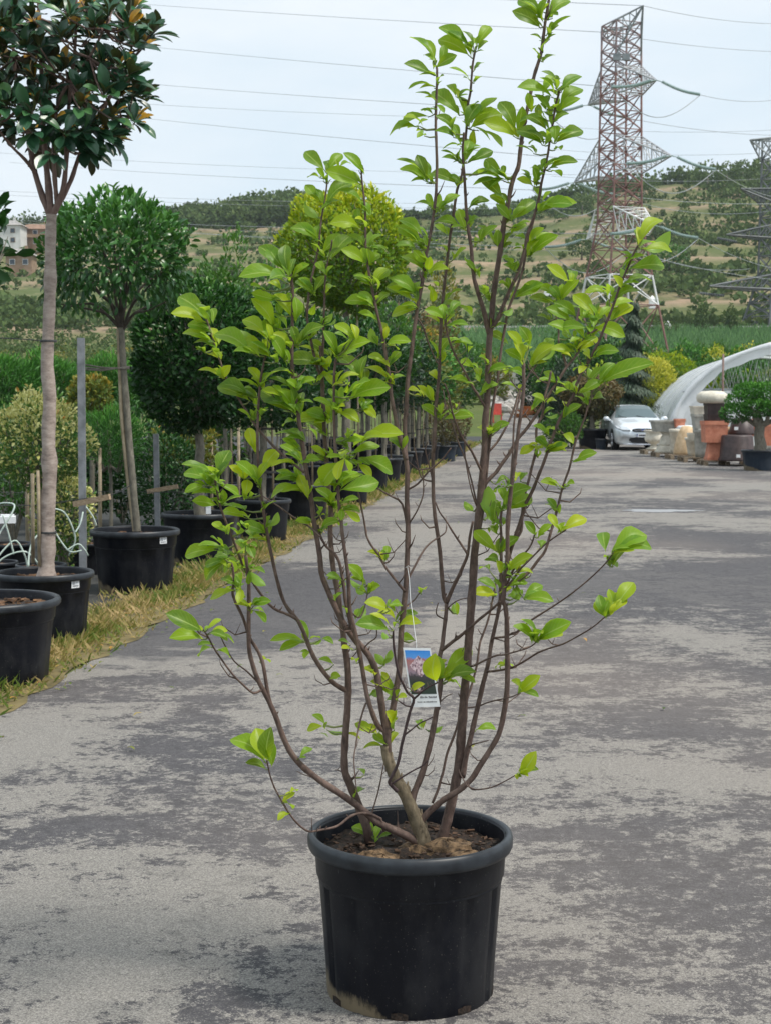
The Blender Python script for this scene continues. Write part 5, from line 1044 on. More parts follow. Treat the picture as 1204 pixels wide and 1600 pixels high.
def car():
    
    X0, Yf = (1003-602)/F*52.3, 52.3
    t = thing('parked_car', (X0, Yf+2.3, 0), 'silver family car parked facing the camera beside the greenhouse', 'car')
    t.scale = (1, 1, 1.06)
    # stations along the length: y, roof/hood z, shoulder z, half width, half top width
    ST = [(0, .62, .58, .62, .50), (.10, .72, .66, .80, .62), (.35, .84, .74, .895, .70), (.8, .93, .84, .915, .74), (1.25, 1.01, .92, .92, .76), (1.45, 1.06, .96, .92, .74), (1.95, 1.33, .98, .92, .62), (2.25, 1.44, .98, .92, .59), (2.9, 1.48, .99, .92, .585), (3.5, 1.43, 1.0, .915, .57), (4.1, 1.20, 1.02, .90, .60), (4.45, 1.10, 1.02, .87, .66), (4.7, .95, .88, .80, .62), (4.78, .60, .56, .72, .6)]
    def sec(s):
        y, zt, zs, w, wt = s
        half = [(w*.86, .20), (w*.97, .28), (w*.995, .45), (w, zs*.72), (w*.985, zs*.93), (w*.955, zs), (wt, zs+(zt-zs)*.90), (wt*.86, zt-.012), (wt*.45, zt), (0, zt+.008)]
        full = half+[(-x, z) for x, z in half[-2::-1]]
        return [(X0+x, Yf+y, z) for x, z in full]
    S_ = [sec(s) for s in ST]; n = len(S_[0]); vs = [p for s in S_ for p in s]; fs = []
    for i in range(len(S_)-1):
        for k in range(n-1): fs.append((i*n+k, i*n+k+1, (i+1)*n+k+1, (i+1)*n+k))
    fs.append(tuple(range(n))[::-1]); fs.append(tuple((len(S_)-1)*n+k for k in range(n))); fs += [(i*n, (i+1)*n, (i+1)*n+n-1, i*n+n-1) for i in range(len(S_)-1)]
    mb = MB(); mb.add(vs, fs)
    body = mb.build('body', M['paint'], t, True)
    def patch(name, quads, mat, off=.006, par=None):
        q = MB()
        for qd in quads:
            P_ = [Vector(p) for p in qd]; nn = (P_[1]-P_[0]).cross(P_[2]-P_[1]).normalized(); c = sum(P_, Vector())/4
            if nn.dot(c-Vector((X0, Yf+2.4, .7))) < 0: nn = -nn
            P_ = [c+(p-c)*.93+nn*off for p in P_]; q.add(P_, [(0, 1, 2, 3)])
        return q.build(name, mat, par or t)
    def Q(i, k0, k1): return [S_[i][k0], S_[i][k1], S_[i+1][k1], S_[i+1][k0]]
    ws = [S_[5][6], S_[5][12], S_[7][12], S_[7][6]]
    # windscreen drawn proud over the two raked stations
    q = MB()
    for i in (5, 6):
        for k in range(6, 12):
            P_ = [Vector(p) for p in Q(i, k, k+1)]; P_ = [p+Vector((0, -.006, .010)) for p in P_]; q.add(P_, [(0, 1, 2, 3)])
    q.build('windscreen', M['glass'], t, True)
    for sgn, ks in ((1, (5, 6)), (-1, (n-7, n-6))):
        a, b = ks
        for i0 in (6, 7, 8, 9):
            P_ = [Vector(p) for p in Q(i0, a, b)]; c = sum(P_, Vector())/4; P_ = [c+(p-c)*.86+Vector((.012*sgn, 0, .004)) for p in P_]
            w = MB(); w.add(P_, [(0, 1, 2, 3)]); w.build('side_window', M['glass'], t)
    # front face details
    def fb(name, x, y, z, sx, sz, mat, sy=.03, par=None, n=14, sq=3.0):
        q = MB(); vs = []; 
        for yy in (y, y+sy):
            for k in range(n*2):
                a = math.pi*k/n; cx, cz = math.cos(a), math.sin(a); e = 2/sq
                vs.append((X0+x+sx*math.copysign(abs(cx)**e, cx), Yf+yy+.09*(abs(x+sx*cx)/.8)**2, z+sz*math.copysign(abs(cz)**e, cz)))
        m = n*2; q.add(vs, [tuple(range(m))]+[(k, (k+1) % m, (k+1) % m+m, k+m) for k in range(m)]); return q.build(name, mat, par or t)
    g = fb('grille', 0, -.035, .665, .36, .055, M['blacktrim'], .08)
    fb('chrome_strip', 0, -.045, .668, .34, .006, M['chrome'], .01, g)
    e = fb('emblem', 0, -.065, .675, .095, .038, M['chrome'], .02, None, 16, 2); fb('emblem_centre', 0, -.072, .675, .078, .026, M['blue'], .01, e, 16, 2)
    lo = fb('lower_grille', 0, -.03, .335, .50, .10, M['blacktrim'], .08)
    fb('bumper_lip', 0, -.04, .215, .66, .018, M['chrome'], .06)
    p = fb('number_plate', .02, -.075, .50, .25, .055, M['plate'], .012, None, 14, 8); fb('plate_print', .03, -.079, .50, .18, .026, M['ink'], .005, p, 14, 8); fb('plate_band', -.205, -.079, .50, .016, .048, M['blue'], .005, p, 14, 8)
    for sx in (-1, 1):
        q = MB(); pts = [(.42*sx, -.005, .655), (.66*sx, .06, .66), (.82*sx, .27, .72), (.84*sx, .52, .80), (.72*sx, .35, .79), (.50*sx, .13, .74)]
        vs = [(X0+x*1.05, Yf+y-.075, z+.020) for x, y, z in pts]+[(X0+x*.98, Yf+y+.02, z-.01) for x, y, z in pts]
        m = 6; q.add(vs, [tuple(range(m))]+[(k, (k+1) % m, (k+1) % m+m, k+m) for k in range(m)]); h = q.build('headlight', M['lamp'], t)
        fb('fog_lamp', .64*sx, .0, .36, .075, .05, M['lamp'], .05, None, 12, 2)
        q = MB(); c = Vector((X0+1.02*sx, Yf+1.62, 1.02)); rings = []
        for j in range(6):
            th = math.pi*j/5
            rings.append([(c.x+.12*math.sin(th)*math.cos(2*math.pi*k/12), c.y+.07*math.cos(th), c.z+.085*math.sin(th)*math.sin(2*math.pi*k/12)) for k in range(12)])
        vs = [p for r in rings for p in r]; q.add(vs, [(j*12+k, j*12+(k+1) % 12, (j+1)*12+(k+1) % 12, (j+1)*12+k) for j in range(5) for k in range(12)]); q.box(c-Vector((.09*sx, 0, .05)), (.12, .04, .04))
        q.build('wing_mirror', M['paint'], t, True)
        for yy in (.92, 3.68):
            q = MB(); prof = []
            w = thing  # noqa
            x = X0+.80*sx; vs = []; m = 28; R2 = .325
            prof = [(R2*.62, .10), (R2*.9, .115), (R2, .08), (R2, -.08), (R2*.9, -.115), (R2*.62, -.10)]
            for r, dx in prof:
                for k in range(m): vs.append((x+dx, Yf+yy+r*math.cos(2*math.pi*k/m), R2+r*math.sin(2*math.pi*k/m)))
            q.add(vs, [(j*m+k, j*m+(k+1) % m, (j+1)*m+(k+1) % m, (j+1)*m+k) for j in range(5) for k in range(m)]); wh = q.build('tyre', M['tyre'], t, True)
            q = MB(); xs = x+.118*sx
            for k in range(5):
                a = 2*math.pi*k/5+.3
                for dd in (-.16, .16):
                    q.tube([(xs, Yf+yy, R2), (xs+.006*sx, Yf+yy+R2*.70*math.cos(a+dd), R2+R2*.70*math.sin(a+dd))], [.03, .022], 5)
            q.tube([(xs-.06*sx, Yf+yy, R2), (xs+.012*sx, Yf+yy, R2)], .05, 12)
            vs = []
            for r, dx in ((R2*.62, -.02), (R2*.70, .0), (R2*.72, .01), (R2*.66, .006)):
                for k in range(m): vs.append((xs+dx*sx, Yf+yy+r*math.cos(2*math.pi*k/m), R2+r*math.sin(2*math.pi*k/m)))
            q.add(vs, [(j*m+k, j*m+(k+1) % m, (j+1)*m+(k+1) % m, (j+1)*m+k) for j in range(3) for k in range(m)]); q.build('rim', M['alloy'], wh, True)
            # dark arch behind the wheel
            q = MB(); vs = [(X0+.905*sx, Yf+yy, R2)]
            for k in range(m+1): a = math.pi*k/m*1.16-.25; vs.append((X0+.925*sx, Yf+yy+.385*math.cos(a), R2+.385*math.sin(a)))
            q.add(vs, [(0, 1+k, 2+k) for k in range(m)]); q.build('wheel_arch', M['blacktrim'], t)
        q = MB()
        for y in (1.75, 2.75, 3.62): q.box((X0+.921*sx, Yf+y, .66), (.006, .010, .56))
        q.box((X0+.924*sx, Yf+2.3, .26), (.012, 2.1, .05)); q.build('door_gaps', M['blacktrim'], t)
        for y in (2.55, 3.40):
            q = MB(); q.box((X0+.93*sx, Yf+y, .82), (.03, .16, .025)); q.build('door_handle', M['paint'], t)
    q = MB(); q.tube([(X0, Yf+2.3, 1.47), (X0+.01, Yf+2.42, 1.62)], .006, 5); q.build('antenna', M['blacktrim'], t)
    for x in (-.35, .3):
        q = MB(); q.tube([(X0+x, Yf+1.42, 1.055), (X0+x-.28, Yf+1.50, 1.12)], .008, 5); q.build('wiper', M['blacktrim'], t)
car()
# ------------------------------------------------------------------ garden planters on pallets
M['terra'] = simple('terracotta', (.50, .17, .10), (.66, .27, .17), 8, .75, .003); M['cream'] = simple('cast_stone_cream', (.55, .51, .42), (.76, .71, .60), 7, .85, .004)
M['sand'] = simple('sandstone_pot', (.50, .35, .20), (.70, .52, .33), 7, .85, .004); M['stone'] = simple('grey_stone_pot', (.30, .30, .27), (.48, .47, .42), 8, .85, .004); M['brown'] = simple('dark_brown_plastic', (.035, .022, .022), (.075, .05, .048), 8, .5)
M['pallet'] = simple('pallet_wood', (.16, .12, .08), (.34, .27, .19), 9, .9, .004)
def gy(px, Y): return Vector(((px-602)/F*(Y*CP+CZ*SP), Y, 0))
def pallet(px, Y, w, lab, rz=0):
    g = gy(px, Y); t = thing('pallet', g, lab, 'pallet'); mb = MB(); d = 1.0
    for k in range(7): mb.box((g.x, g.y-d/2+.07+k*(d-.14)/6, .13), (w, .10, .022))
    mb.build('deck_boards', M['pallet'], t); mb = MB()
    for i in (-1, 0, 1):
        for j in (-1, 0, 1): mb.box((g.x+i*(w/2-.06), g.y+j*(d/2-.08), .066), (.11, .13, .085))
        mb.box((g.x+i*(w/2-.06), g.y, .0115), (.10, d, .018))
    mb.build('blocks', M['pallet'], t)
def square(px, Y, z0, w, h, mat, lab, taper=.78, rim=True, rz=0, inv=False):
    g = gy(px, Y); t = thing('planter', (g.x, g.y, z0), lab, 'planter', None); mb = MB(); r = w/2*1.414
    k0, k1 = (taper, 1) if not inv else (1, taper)
    rimz = h*.82
    prof = [(r*k0*.99, 0), (r*(k0+(k1-k0)*.80), rimz), (r*k1*1.04 if not inv else r*(k0+(k1-k0)*.8)*1.02, rimz), (r*k1*1.05 if not inv else r*k1*1.02, h), (r*k1*.93, h), (r*k1*.90, h*.86), (.01, h*.85)]
    if inv: prof = [(r*1.05, 0), (r*1.05, h*.16), (r*.98, h*.17), (r*taper, h), (.01, h)]
    mb.lathe(prof, (g.x, g.y, z0), 4, sq=1); mb.build('box', mat, t); return t
def round_(px, Y, z0, prof, mat, lab, n=28, name='planter', cat='planter', parts=None):
    g = gy(px, Y); t = thing(name, (g.x, g.y, z0), lab, cat); mb = MB(); mb.lathe(prof, (g.x, g.y, z0), n); mb.build('vessel', mat, t, True); return t
def urn(w, h): return [(.01, 0), (w*.36, 0), (w*.36, h*.06), (w*.20, h*.14), (w*.13, h*.24), (w*.22, h*.31), (w*.42, h*.42), (w*.47, h*.55), (w*.42, h*.72), (w*.40, h*.84), (w*.50, h*.93), (w*.52, h), (w*.44, h), (w*.40, h*.88), (.01, h*.86)]
def cone(w, h, k=.62): return [(.01, 0), (w*.5*k, 0), (w*.5*(k+.2*(1-k)), h*.2), (w*.45, h*.84), (w*.5, h*.86), (w*.51, h), (w*.45, h), (w*.43, h*.86), (.01, h*.85)]
def bowl(w, h): return [(.01, 0), (w*.30, 0), (w*.34, h*.08), (w*.46, h*.4), (w*.5, h*.8), (w*.51, h), (w*.46, h), (w*.42, h*.7), (.01, h*.6)]
pallet(1024, 49, .9, 'wooden pallet under the leftmost small cream urn'); pallet(1045, 46.5, 1.0, 'wooden pallet under the baluster-shaped cream pedestal'); pallet(1066, 44.5, .9, 'wooden pallet under the sandstone vase'); pallet(1090, 42.5, 1.0, 'wooden pallet under the tilted cream pots'); pallet(1130, 40.2, 1.25, 'nearest wooden pallet, under the terracotta and brown planters')
Zp = .145
round_(1020, 49, Zp, urn(.62, .62), M['cream'], 'small cream urn, leftmost of the stone planters', name='urn', cat='urn')
square(1041, 46.5, Zp, .62, .20, M['cream'], 'low cream pedestal slab under the baluster-shaped base', inv=True, taper=.8)
round_(1041, 46.5, Zp+.20, [(.01, 0), (.26, 0), (.27, .05), (.22, .12), (.20, .25), (.14, .32), (.20, .38), (.22, .42), (.01, .42)], M['cream'], 'cream baluster pedestal carrying a grey trough', name='pedestal', cat='pedestal')
square(1041, 46.6, Zp+.62, .92, .34, M['stone'], 'wide grey-green trough on the cream pedestal', taper=.85)
square(1060, 46.0, Zp+.97-.22, .30, .26, M['terra'], 'small terracotta box standing above the cream columns', taper=.85)
round_(1056, 45.2, Zp, cone(.46, .72, .8), M['cream'], 'tall ribbed cream pot left of the sandstone vase')
round_(1071, 44.5, Zp, [(.01, 0), (.36, 0), (.37, .05), (.33, .3), (.24, .62), (.15, .80), (.08, .82), (.01, .82)], M['sand'], 'upturned sandstone vase with rounded shoulders', name='vase', cat='vase')
round_(1083, 43.0, Zp, cone(.52, .52, .6), M['cream'], 'tilted cream pot nearest the sandstone vase')
round_(1086, 42.4, Zp+.40, bowl(.50, .26), M['cream'], 'cream bowl resting on the tilted cream pots', name='bowl', cat='bowl')
round_(1097, 42.2, Zp, cone(.56, .78, .72), M['stone'], 'grey conical pot at the bottom of the tall stone stack')
square(1095, 42.2, Zp+.78, .52, .40, M['stone'], 'grey square planter in the middle of the tall stone stack', taper=.85)
square(1094, 42.2, Zp+1.18, .56, .22, M['cream'], 'cream square planter on top of the tall stone stack', taper=.9)
square(1115, 40.0, Zp, .44, .46, M['terra'], 'orange terracotta square pot standing upside down at the bottom of the stack', inv=True, taper=.74)
square(1114, 40.0, Zp+.46, .60, .56, M['terra'], 'big terracotta cube planter in the middle of the stack', taper=.92)
square(1115, 40.0, Zp+1.02, .50, .17, M['brown'], 'lower dark brown square planter near the top of the stack', taper=.95)
square(1115, 40.0, Zp+1.19, .50, .28, M['brown'], 'upper dark brown square planter under the cream bowl', taper=.95)
round_(1110, 40.0, Zp+1.47, [(.01, 0), (.30, 0), (.38, .05), (.41, .14), (.38, .24), (.28, .31), (.01, .33)], M['cream'], 'rounded cream bowl upside down on top of the stack', name='bowl', cat='bowl')
round_(1134, 40.8, Zp, cone(.50, .85, .8), M['sand'], 'tan pot squeezed between terracotta and brown planters')
round_(1150, 39.6, Zp, [(.01, 0), (.47, 0), (.48, .03), (.44, .10), (.40, .62), (.37, .66), (.01, .66)], M['brown'], 'large dark brown pot upside down beside the bonsai pot', name='planter')
round_(1157, 40.2, Zp+.66, [(.01, 0), (.35, 0), (.355, .04), (.32, .12), (.25, .42), (.01, .44)], M['brown'], 'dark brown bowl upside down on the large brown pot', name='bowl', cat='bowl')
square(1165, 41.5, Zp+.85, .66, .20, M['terra'], 'long terracotta trough lying behind the brown bowl', taper=.9)
square(1163, 41.3, Zp+.60, .60, .24, M['terra'], 'terracotta trough half hidden behind the brown bowl', taper=.85)
square(1200, 41, Zp+.35, .62, .62, M['terra'], 'dark terracotta planter at the right edge behind the bonsai trunk', taper=.88)
square(1200, 41, Zp, .55, .35, M['stone'], 'grey block under the terracotta planter at the right edge', taper=.95)
for k, (px, Y, z, lab) in enumerate(((1148, 39.1, .98, 'white sticker on the brown bowl'), (1152, 39.05, .28, 'white sticker on the large brown pot'))):
    g = gy(px, Y); mb = MB(); mb.box((g.x, g.y-.02, z), (.10, .01, .08)); tag(mb.build('price_sticker', M['white'], loc=(g.x, g.y, z)), lab, 'sticker')
# sacks behind the planters
g = gy(1074, 45.8); mb = MB()
for z in (0.10, .30, .50, .70): mb.lathe([(.01, -.1), (.30, -.09), (.38, 0), (.30, .09), (.01, .1)], (g.x, g.y+.1, Zp+z+.02), 12)
tag(mb.build('white_sack_stack', M['white'], loc=g, smooth=True), 'stack of white sacks behind the cream pots', 'sack')
# --- big cloud-pruned tree in tub
def bonsai():
    Y = 37; g = gy(1187, Y); t = thing('cloud_pruned_tree', g, 'cloud-pruned tree with thick grey trunk in a wide bluish tub at the right edge', 'tree')
    pot(t, .95, .50, tuple(g), 40, M['pot_blue'])
    mb = MB(); mb.tube([g+Vector((-.03, 0, .42)), g+Vector((0, 0, .62)), g+Vector((-.05, 0, .85)), g+Vector((-.02, 0, 1.1)), g+Vector((-.10, 0, 1.35)), g+Vector((-.05, 0, 1.6))], [.17, .14, .13, .12, .09, .05], 12, False, .15)
    for e in ((-.55, .1, 1.35), (.55, .1, 1.5), (.2, -.3, 1.75), (-.35, -.2, 1.75), (.0, .3, 1.9)): mb.tube([g+Vector((-.04, 0, 1.05)), g+Vector((e[0]*.5, e[1]*.5, 1.2)), g+Vector(e)], [.07, .05, .03], 8, False, .1)
    mb.build('trunk', M['bark_grey'], t, True)
    C = []; 
    for (x, y, z, rx, rz) in ((-.62, 0, 1.38, .36, .22), (-.38, .1, 1.66, .45, .26), (.05, 0, 1.86, .5, .24), (.5, .1, 1.72, .48, .26), (.75, 0, 1.42, .40, .22), (-.15, -.25, 1.5, .42, .20), (.35, -.3, 1.5, .40, .2), (-.25, .3, 1.9, .35, .2)):
        n = 900; d = rand_dirs(n); r = .75+.3*RNG.random(n); c = d*r[:, None]*np.array([rx, rx, rz])+np.array([g.x+x, g.y+y, z]); C.append((c, d))
    P_ = np.concatenate([c for c, d in C]); Dd = np.concatenate([d for c, d in C]); n = len(P_)
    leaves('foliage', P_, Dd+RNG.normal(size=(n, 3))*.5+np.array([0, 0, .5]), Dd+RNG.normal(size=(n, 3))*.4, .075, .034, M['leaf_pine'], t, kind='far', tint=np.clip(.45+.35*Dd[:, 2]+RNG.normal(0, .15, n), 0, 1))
bonsai()
# ------------------------------------------------------------------ greenhouse
M['film'] = None
def film():
    m, nt, b, o = nm('milky_greenhouse_film'); n = noise(nt, 1.1, 6, .6, stretch=(1, .25, 1)); b.inputs['Roughness'].default_value = .38
    nt.links.new(ramp(nt, n, [(.35, (.80, .82, .84)), (.65, (.95, .96, .97))]), b.inputs['Base Color'])
    tr = nt.nodes.new('ShaderNodeBsdfTranslucent'); tr.inputs[0].default_value = (.8, .84, .86, 1); ms = nt.nodes.new('ShaderNodeMixShader'); ms.inputs[0].default_value = .4
    tp = nt.nodes.new('ShaderNodeBsdfTransparent'); m2 = nt.nodes.new('ShaderNodeMixShader'); m2.inputs[0].default_value = .04
    nt.links.new(b.outputs[0], ms.inputs[1]); nt.links.new(tr.outputs[0], ms.inputs[2]); nt.links.new(ms.outputs[0], m2.inputs[1]); nt.links.new(tp.outputs[0], m2.inputs[2]); nt.links.new(m2.outputs[0], o.inputs[0])
    bump(nt, b, n, .5, .05); return m
M['film'] = film(); M['galv'] = simple('galvanised_tube', (.42, .44, .45), (.62, .64, .65), 10, .4, metal=.3)
def greenhouse():
    Yf = 58; xl = (1043-602)/F*Yf; W2 = 5.4; Hh = 3.95; L = 20; dx = .127
    t = thing('greenhouse', (xl+W2, Yf, 0), 'arched plastic-film tunnel greenhouse on the right with open lattice front', 'greenhouse')
    def arc(a): return (xl+W2-W2*math.cos(a), Hh*math.sin(a)**.92 if math.sin(a) > 0 else 0)
    ns = 11; na = 28; vs = []; fs = []
    for j in range(ns):
        y = j*L/(ns-1)
        for k in range(na+1):
            x, z = arc(math.pi*k/na); sag = 1-.006*(math.sin(j*3.1)+1)-(.012 if j % 2 else 0)
            vs.append((x+dx*y, Yf+y, z*sag))
    for j in range(ns-1):
        for k in range(na): fs.append((j*(na+1)+k, j*(na+1)+k+1, (j+1)*(na+1)+k+1, (j+1)*(na+1)+k))
    mb = MB(); mb.add(vs, fs); mb.build('roof_film', M['film'], t, True)
    for j in range(6):
        y = j*L/5; q = MB(); q.tube([(arc(math.pi*k/24)[0]+dx*y, Yf+y-.02, arc(math.pi*k/24)[1]*1.0+ (.02 if j == 0 else -.03)) for k in range(25)], .045, 7); q.build('arch', M['galv'], t, True)
    # rolled film edge over the front arch
    q = MB(); q.tube([(arc(math.pi*k/24)[0], Yf-.10, arc(math.pi*k/24)[1]+.03) for k in range(1, 24)], [.09+.03*math.sin(k*2.3) for k in range(23)], 8, True, .2); q.build('film_edge', M['film'], t, True)
    q = MB(); vs = []; fs = []
    for k in range(37):
        a = math.pi*(.02+.96*k/36); x, z = arc(a); kk = .925+.008*math.sin(k*2.2)+.012*math.sin(k*.9)
        xi = xl+W2-(W2*kk)*math.cos(a); zi = z*kk
        for j in range(4): u = j/3; vs.append((x+(xi-x)*u, Yf-.06+.03*math.sin(k*1.7+j), z+(zi-z)*u))
    for k in range(36):
        for j in range(3): fs.append((k*4+j, (k+1)*4+j, (k+1)*4+j+1, k*4+j+1))
    q.add(vs, fs); q.build('end_band', M['film'], t, True)
    # front sheet up to the cross bar, left part
    zb = CZ+(630-612)/F*Yf; q = MB(); vs = []; fs = []; m = 26
    for k in range(m+1):
        x = xl+.15+(4.1-.15)*k/m; zz = min(zb, arc(math.acos(max(-1, min(1, (W2-(x-xl))/W2))))[1]-.05)
        for r in range(7): vs.append((x, Yf-.03+.035*math.sin(k*1.9+r*.8), zz*r/6))
    for k in range(m):
        for r in range(6): fs.append((k*7+r, (k+1)*7+r, (k+1)*7+r+1, k*7+r+1))
    q.add(vs, fs); q.build('end_sheet', M['film'], t, True)
    q = MB(); q.tube([(xl+.5, Yf, zb), (xl+2*W2-.5, Yf, zb)], .035, 7); q.build('cross_bar', M['galv'], t, True)
    for j in range(5):
        y = .2+j*3.9; q = MB(); zc = 2.15
        q.tube([(xl+.9+dx*y, Yf+y, zc), (xl+2*W2-.9+dx*y, Yf+y, zc)], .026, 6)
        for k in range(14):
            x0 = xl+1.0+k*(2*W2-2)/14; x1 = x0+(2*W2-2)/28; x2 = x0+(2*W2-2)/14
            def top(x): return arc(math.acos(max(-1, min(1, (W2-(x-xl))/W2))))[1]*.93
            q.tube([(x0+dx*y, Yf+y, zc), (x1+dx*y, Yf+y, max(zc+.1, top(x1))), (x2+dx*y, Yf+y, zc)], .018, 5)
        q.build('truss', M['galv'], t, True)
    for j in range(6):
        q = MB(); x = xl+1.0+j*1.7; q.tube([(x, Yf+.1, 0), (x, Yf+.1, 2.15)], .028, 6); q.build('post', M['galv'], t, True)
greenhouse()
a = at(1129, 553, 45); mb = MB(); mb.tube([(a.x, 45, 0), (a.x, 45, a.z)], [.035, .03], 8); tag(mb.build('wooden_pole', M['bark_red'], loc=(a.x, 45, 0), smooth=True), 'thin brown pole in front of the greenhouse arch', 'pole')
# heaps and paper notice inside the greenhouse
g = gl(1113, 66); mb = MB()
for k in range(9): mb.box((g[0]+random.uniform(-1, 1.2), 66+random.uniform(-.5, .5), 1.0+k*.13), (1.5-.1*k, .8, .22), rz=random.uniform(-.3, .3))
tag(mb.build('board_stack', M['sand'], loc=(g[0], 66, 0)), 'stack of tan boards inside the greenhouse', 'boards')
a = at(1098, 643, 57.8); mb = MB(); mb.box(a, (.62, .02, .22)); tag(mb.build('paper_notice', M['white'], loc=a), 'white paper notice on the greenhouse end sheet', 'notice')
# ------------------------------------------------------------------ plants beside the car
shrub('dark_hedge_bush', gy(892, 56), 'dark broad bush left of the car', 'bush', (1.1, 1.0, 1.5), 1.7, 3600, .15, M['leaf_spruce'], 61, kind='far', wr=.4)
shrub('dark_hedge_bush', gy(872, 60), 'dark bush at the far left behind the potted russet tree', 'bush', (.9, .9, 1.6), 1.8, 3000, .15, M['leaf_dark'], 62, kind='far', wr=.45)
tree('russet_tree', tuple(gy(924, 54.5)), 'russet brown weeping tree in a wide dark pot left of the car', 'tree', 1.1, .72, .10, 1.95, (1.05, .9, .75), 3600, .13, M['leaf_red'], seed=63, stake=False, kind='far', droop=1.2)
t = thing('plant_pot', gy(938, 53.6), 'small grey pot between the wide dark pot and the car', 'pot'); pot(t, .42, .38, tuple(gy(938, 53.6)), 24, M['pot_blue'])
shrub('variegated_bush', gy(878, 52.5), 'light green bush with white tips left of the wide dark pot', 'bush', (.7, .6, .55), .75, 2200, .10, M['leaf_mid'], 64, kind='far', wr=.4)
def spruce():
    Y = 62; g = gy(984, Y); t = thing('weeping_spruce', g, 'slim blue-green weeping spruce rising behind the car', 'tree')
    mb = MB(); top = at(982, 470, Y).z; mb.tube([g, g+Vector((.05, 0, top*.5)), g+Vector((-.05, 0, top))], [.12, .08, .02], 8); mb.build('trunk', M['bark_grey'], t, True)
    n = 11000; u = RNG.random(n)**.8; z = .3+(top-.3)*(1-u); a = RNG.random(n)*6.28; lay = .75+.35*np.sin(z*9+a*1.5)
    r = (.18+1.25*u**1.25)*lay*(.55+.45*RNG.random(n)); C = np.stack([g.x+r*np.cos(a)+.05, Y+r*np.sin(a), z], 1)
    D = np.stack([np.cos(a)*.6, np.sin(a)*.6, -.9+RNG.normal(0, .3, n)], 1); N = np.stack([np.cos(a), np.sin(a), np.full(n, .5)], 1)
    leaves('crown', C, D, N, .20, .05, M['leaf_spruce'], t, kind='far', tint=np.clip(.35+.9*(lay-.75)+RNG.normal(0, .2, n), 0, 1))
spruce()
shrub('yellow_bush', gy(1014, 78), 'bright yellow bush above the greenhouse shoulder', 'bush', (1.35, 1.2, 1.2), 2.75, 2600, .18, M['leaf_yellow'], 66, kind='far', wr=.5)
shrub('yellow_bush', gy(1052, 86), 'smaller yellow green bush right of the bright yellow one', 'bush', (1.3, 1.0, 1.0), 3.3, 1500, .2, M['leaf_gold'], 67, kind='far', wr=.5)
# rows of shrubs behind, each bush countable
cp = []
mats = [M['leaf_mid'], M['leaf_gold'], M['leaf_yellow'], M['leaf_mid'], M['leaf_pine']]
PR = [shrub('field_shrub', (0, 0, 0), None, 'shrub', (1.25, 1.1, 1.25), 1.2, 1300, .22, m, 70+i, kind='far', wr=.5, lump=.2) for i, m in enumerate(mats)]
fl = ['mid green shrub in the nursery rows behind the greenhouse', 'golden green shrub in the nursery rows behind the greenhouse', 'yellow shrub in the nursery rows behind the greenhouse', 'leafy green shrub in the nursery rows behind the greenhouse', 'fresh green shrub in the nursery rows behind the greenhouse']
first = [True]*5; random.seed(31)
for row, (Y, n) in enumerate(((88, 20), (96, 22), (105, 22), (116, 22), (128, 24), (142, 26), (156, 28))):
    for i in range(n):
        px = 850+i*(480/n)+random.uniform(-6, 6)
        if Y < 112 and px < 905: continue
        k = random.choice((0, 0, 1, 3, 3, 4, 2) if row > 0 else (0, 1, 3, 4))
        X = (px-602)/F*Y
        o = PR[k]
        if first[k]: first[k] = False
        else: o = copy_tree(o)
        tag(o, fl[k], 'shrub', ['mid green field shrubs', 'golden field shrubs', 'yellow field shrubs', 'leafy field shrubs', 'fresh green field shrubs'][k]); o.location = (X, Y, zf(X, Y)); s = random.uniform(.75, 1.15)*(1.25 if Y > 120 else 1); o.scale = (s, s, s*random.uniform(.8, 1.2)); o.rotation_euler.z = random.random()*6
def crop():
    n = 52000; Y = 166+RNG.random(n)**1.1*112; px = 640+RNG.random(n)*720; X = (px-602)/F*Y
    keep = (px > 850) | (RNG.random(n) < .5); keep &= ~((Y > 185) & (Y < 205) & (abs(X-30) < 5)); X = X[keep]; Y = Y[keep]; n = len(X)
    Z = np.array([zf(x, y) for x, y in zip(X, Y)]); a = RNG.random(n)*6.28
    D = np.stack([np.cos(a)*.35, np.sin(a)*.35, np.full(n, 1.0)], 1)
    o = leaves('tall_crop', np.stack([X, Y, Z+RNG.random(n)*.7], 1), D, np.stack([np.sin(a), -np.cos(a), np.full(n, .2)], 1), .9+1.1*RNG.random(n), .22, M['leaf_corn'], kind='far', arch=.1)
    tag(o, 'dense tall green crop on the slope behind the nursery', None, kind='stuff')
crop()
# ------------------------------------------------------------------ end of the road: stones, boards, chair
M['rock'] = simple('pale_rock', (.26, .24, .22), (.55, .52, .48), 3, .9, .03); M['red'] = simple('red_plastic', (.45, .05, .035), (.6, .10, .07), 6, .5); M['orange'] = simple('orange_clay', (.5, .17, .06), (.66, .30, .13), 6, .7)
def rock(px, py, Y, s, lab, seed, grp=None):
    random.seed(seed); p = at(px, py, Y); z0 = zf(p.x, Y); mb = MB(); n = 10; vs = []; fs = []
    for i in range(6):
        th = math.pi*i/5
        for k in range(n):
            a = 2*math.pi*k/n; q = random.uniform(.75, 1.15); vs.append((p.x+s*q*math.sin(th)*math.cos(a)*1.3, Y+s*q*math.sin(th)*math.sin(a), z0+s*.5+s*q*.8*math.cos(th)))
    for i in range(5):
        for k in range(n): fs.append((i*n+k, i*n+(k+1) % n, (i+1)*n+(k+1) % n, (i+1)*n+k))
    mb.add(vs, fs); tag(mb.build('boulder', M['rock'], loc=(p.x, Y, z0)), lab, 'rock', grp)
random.seed(8)
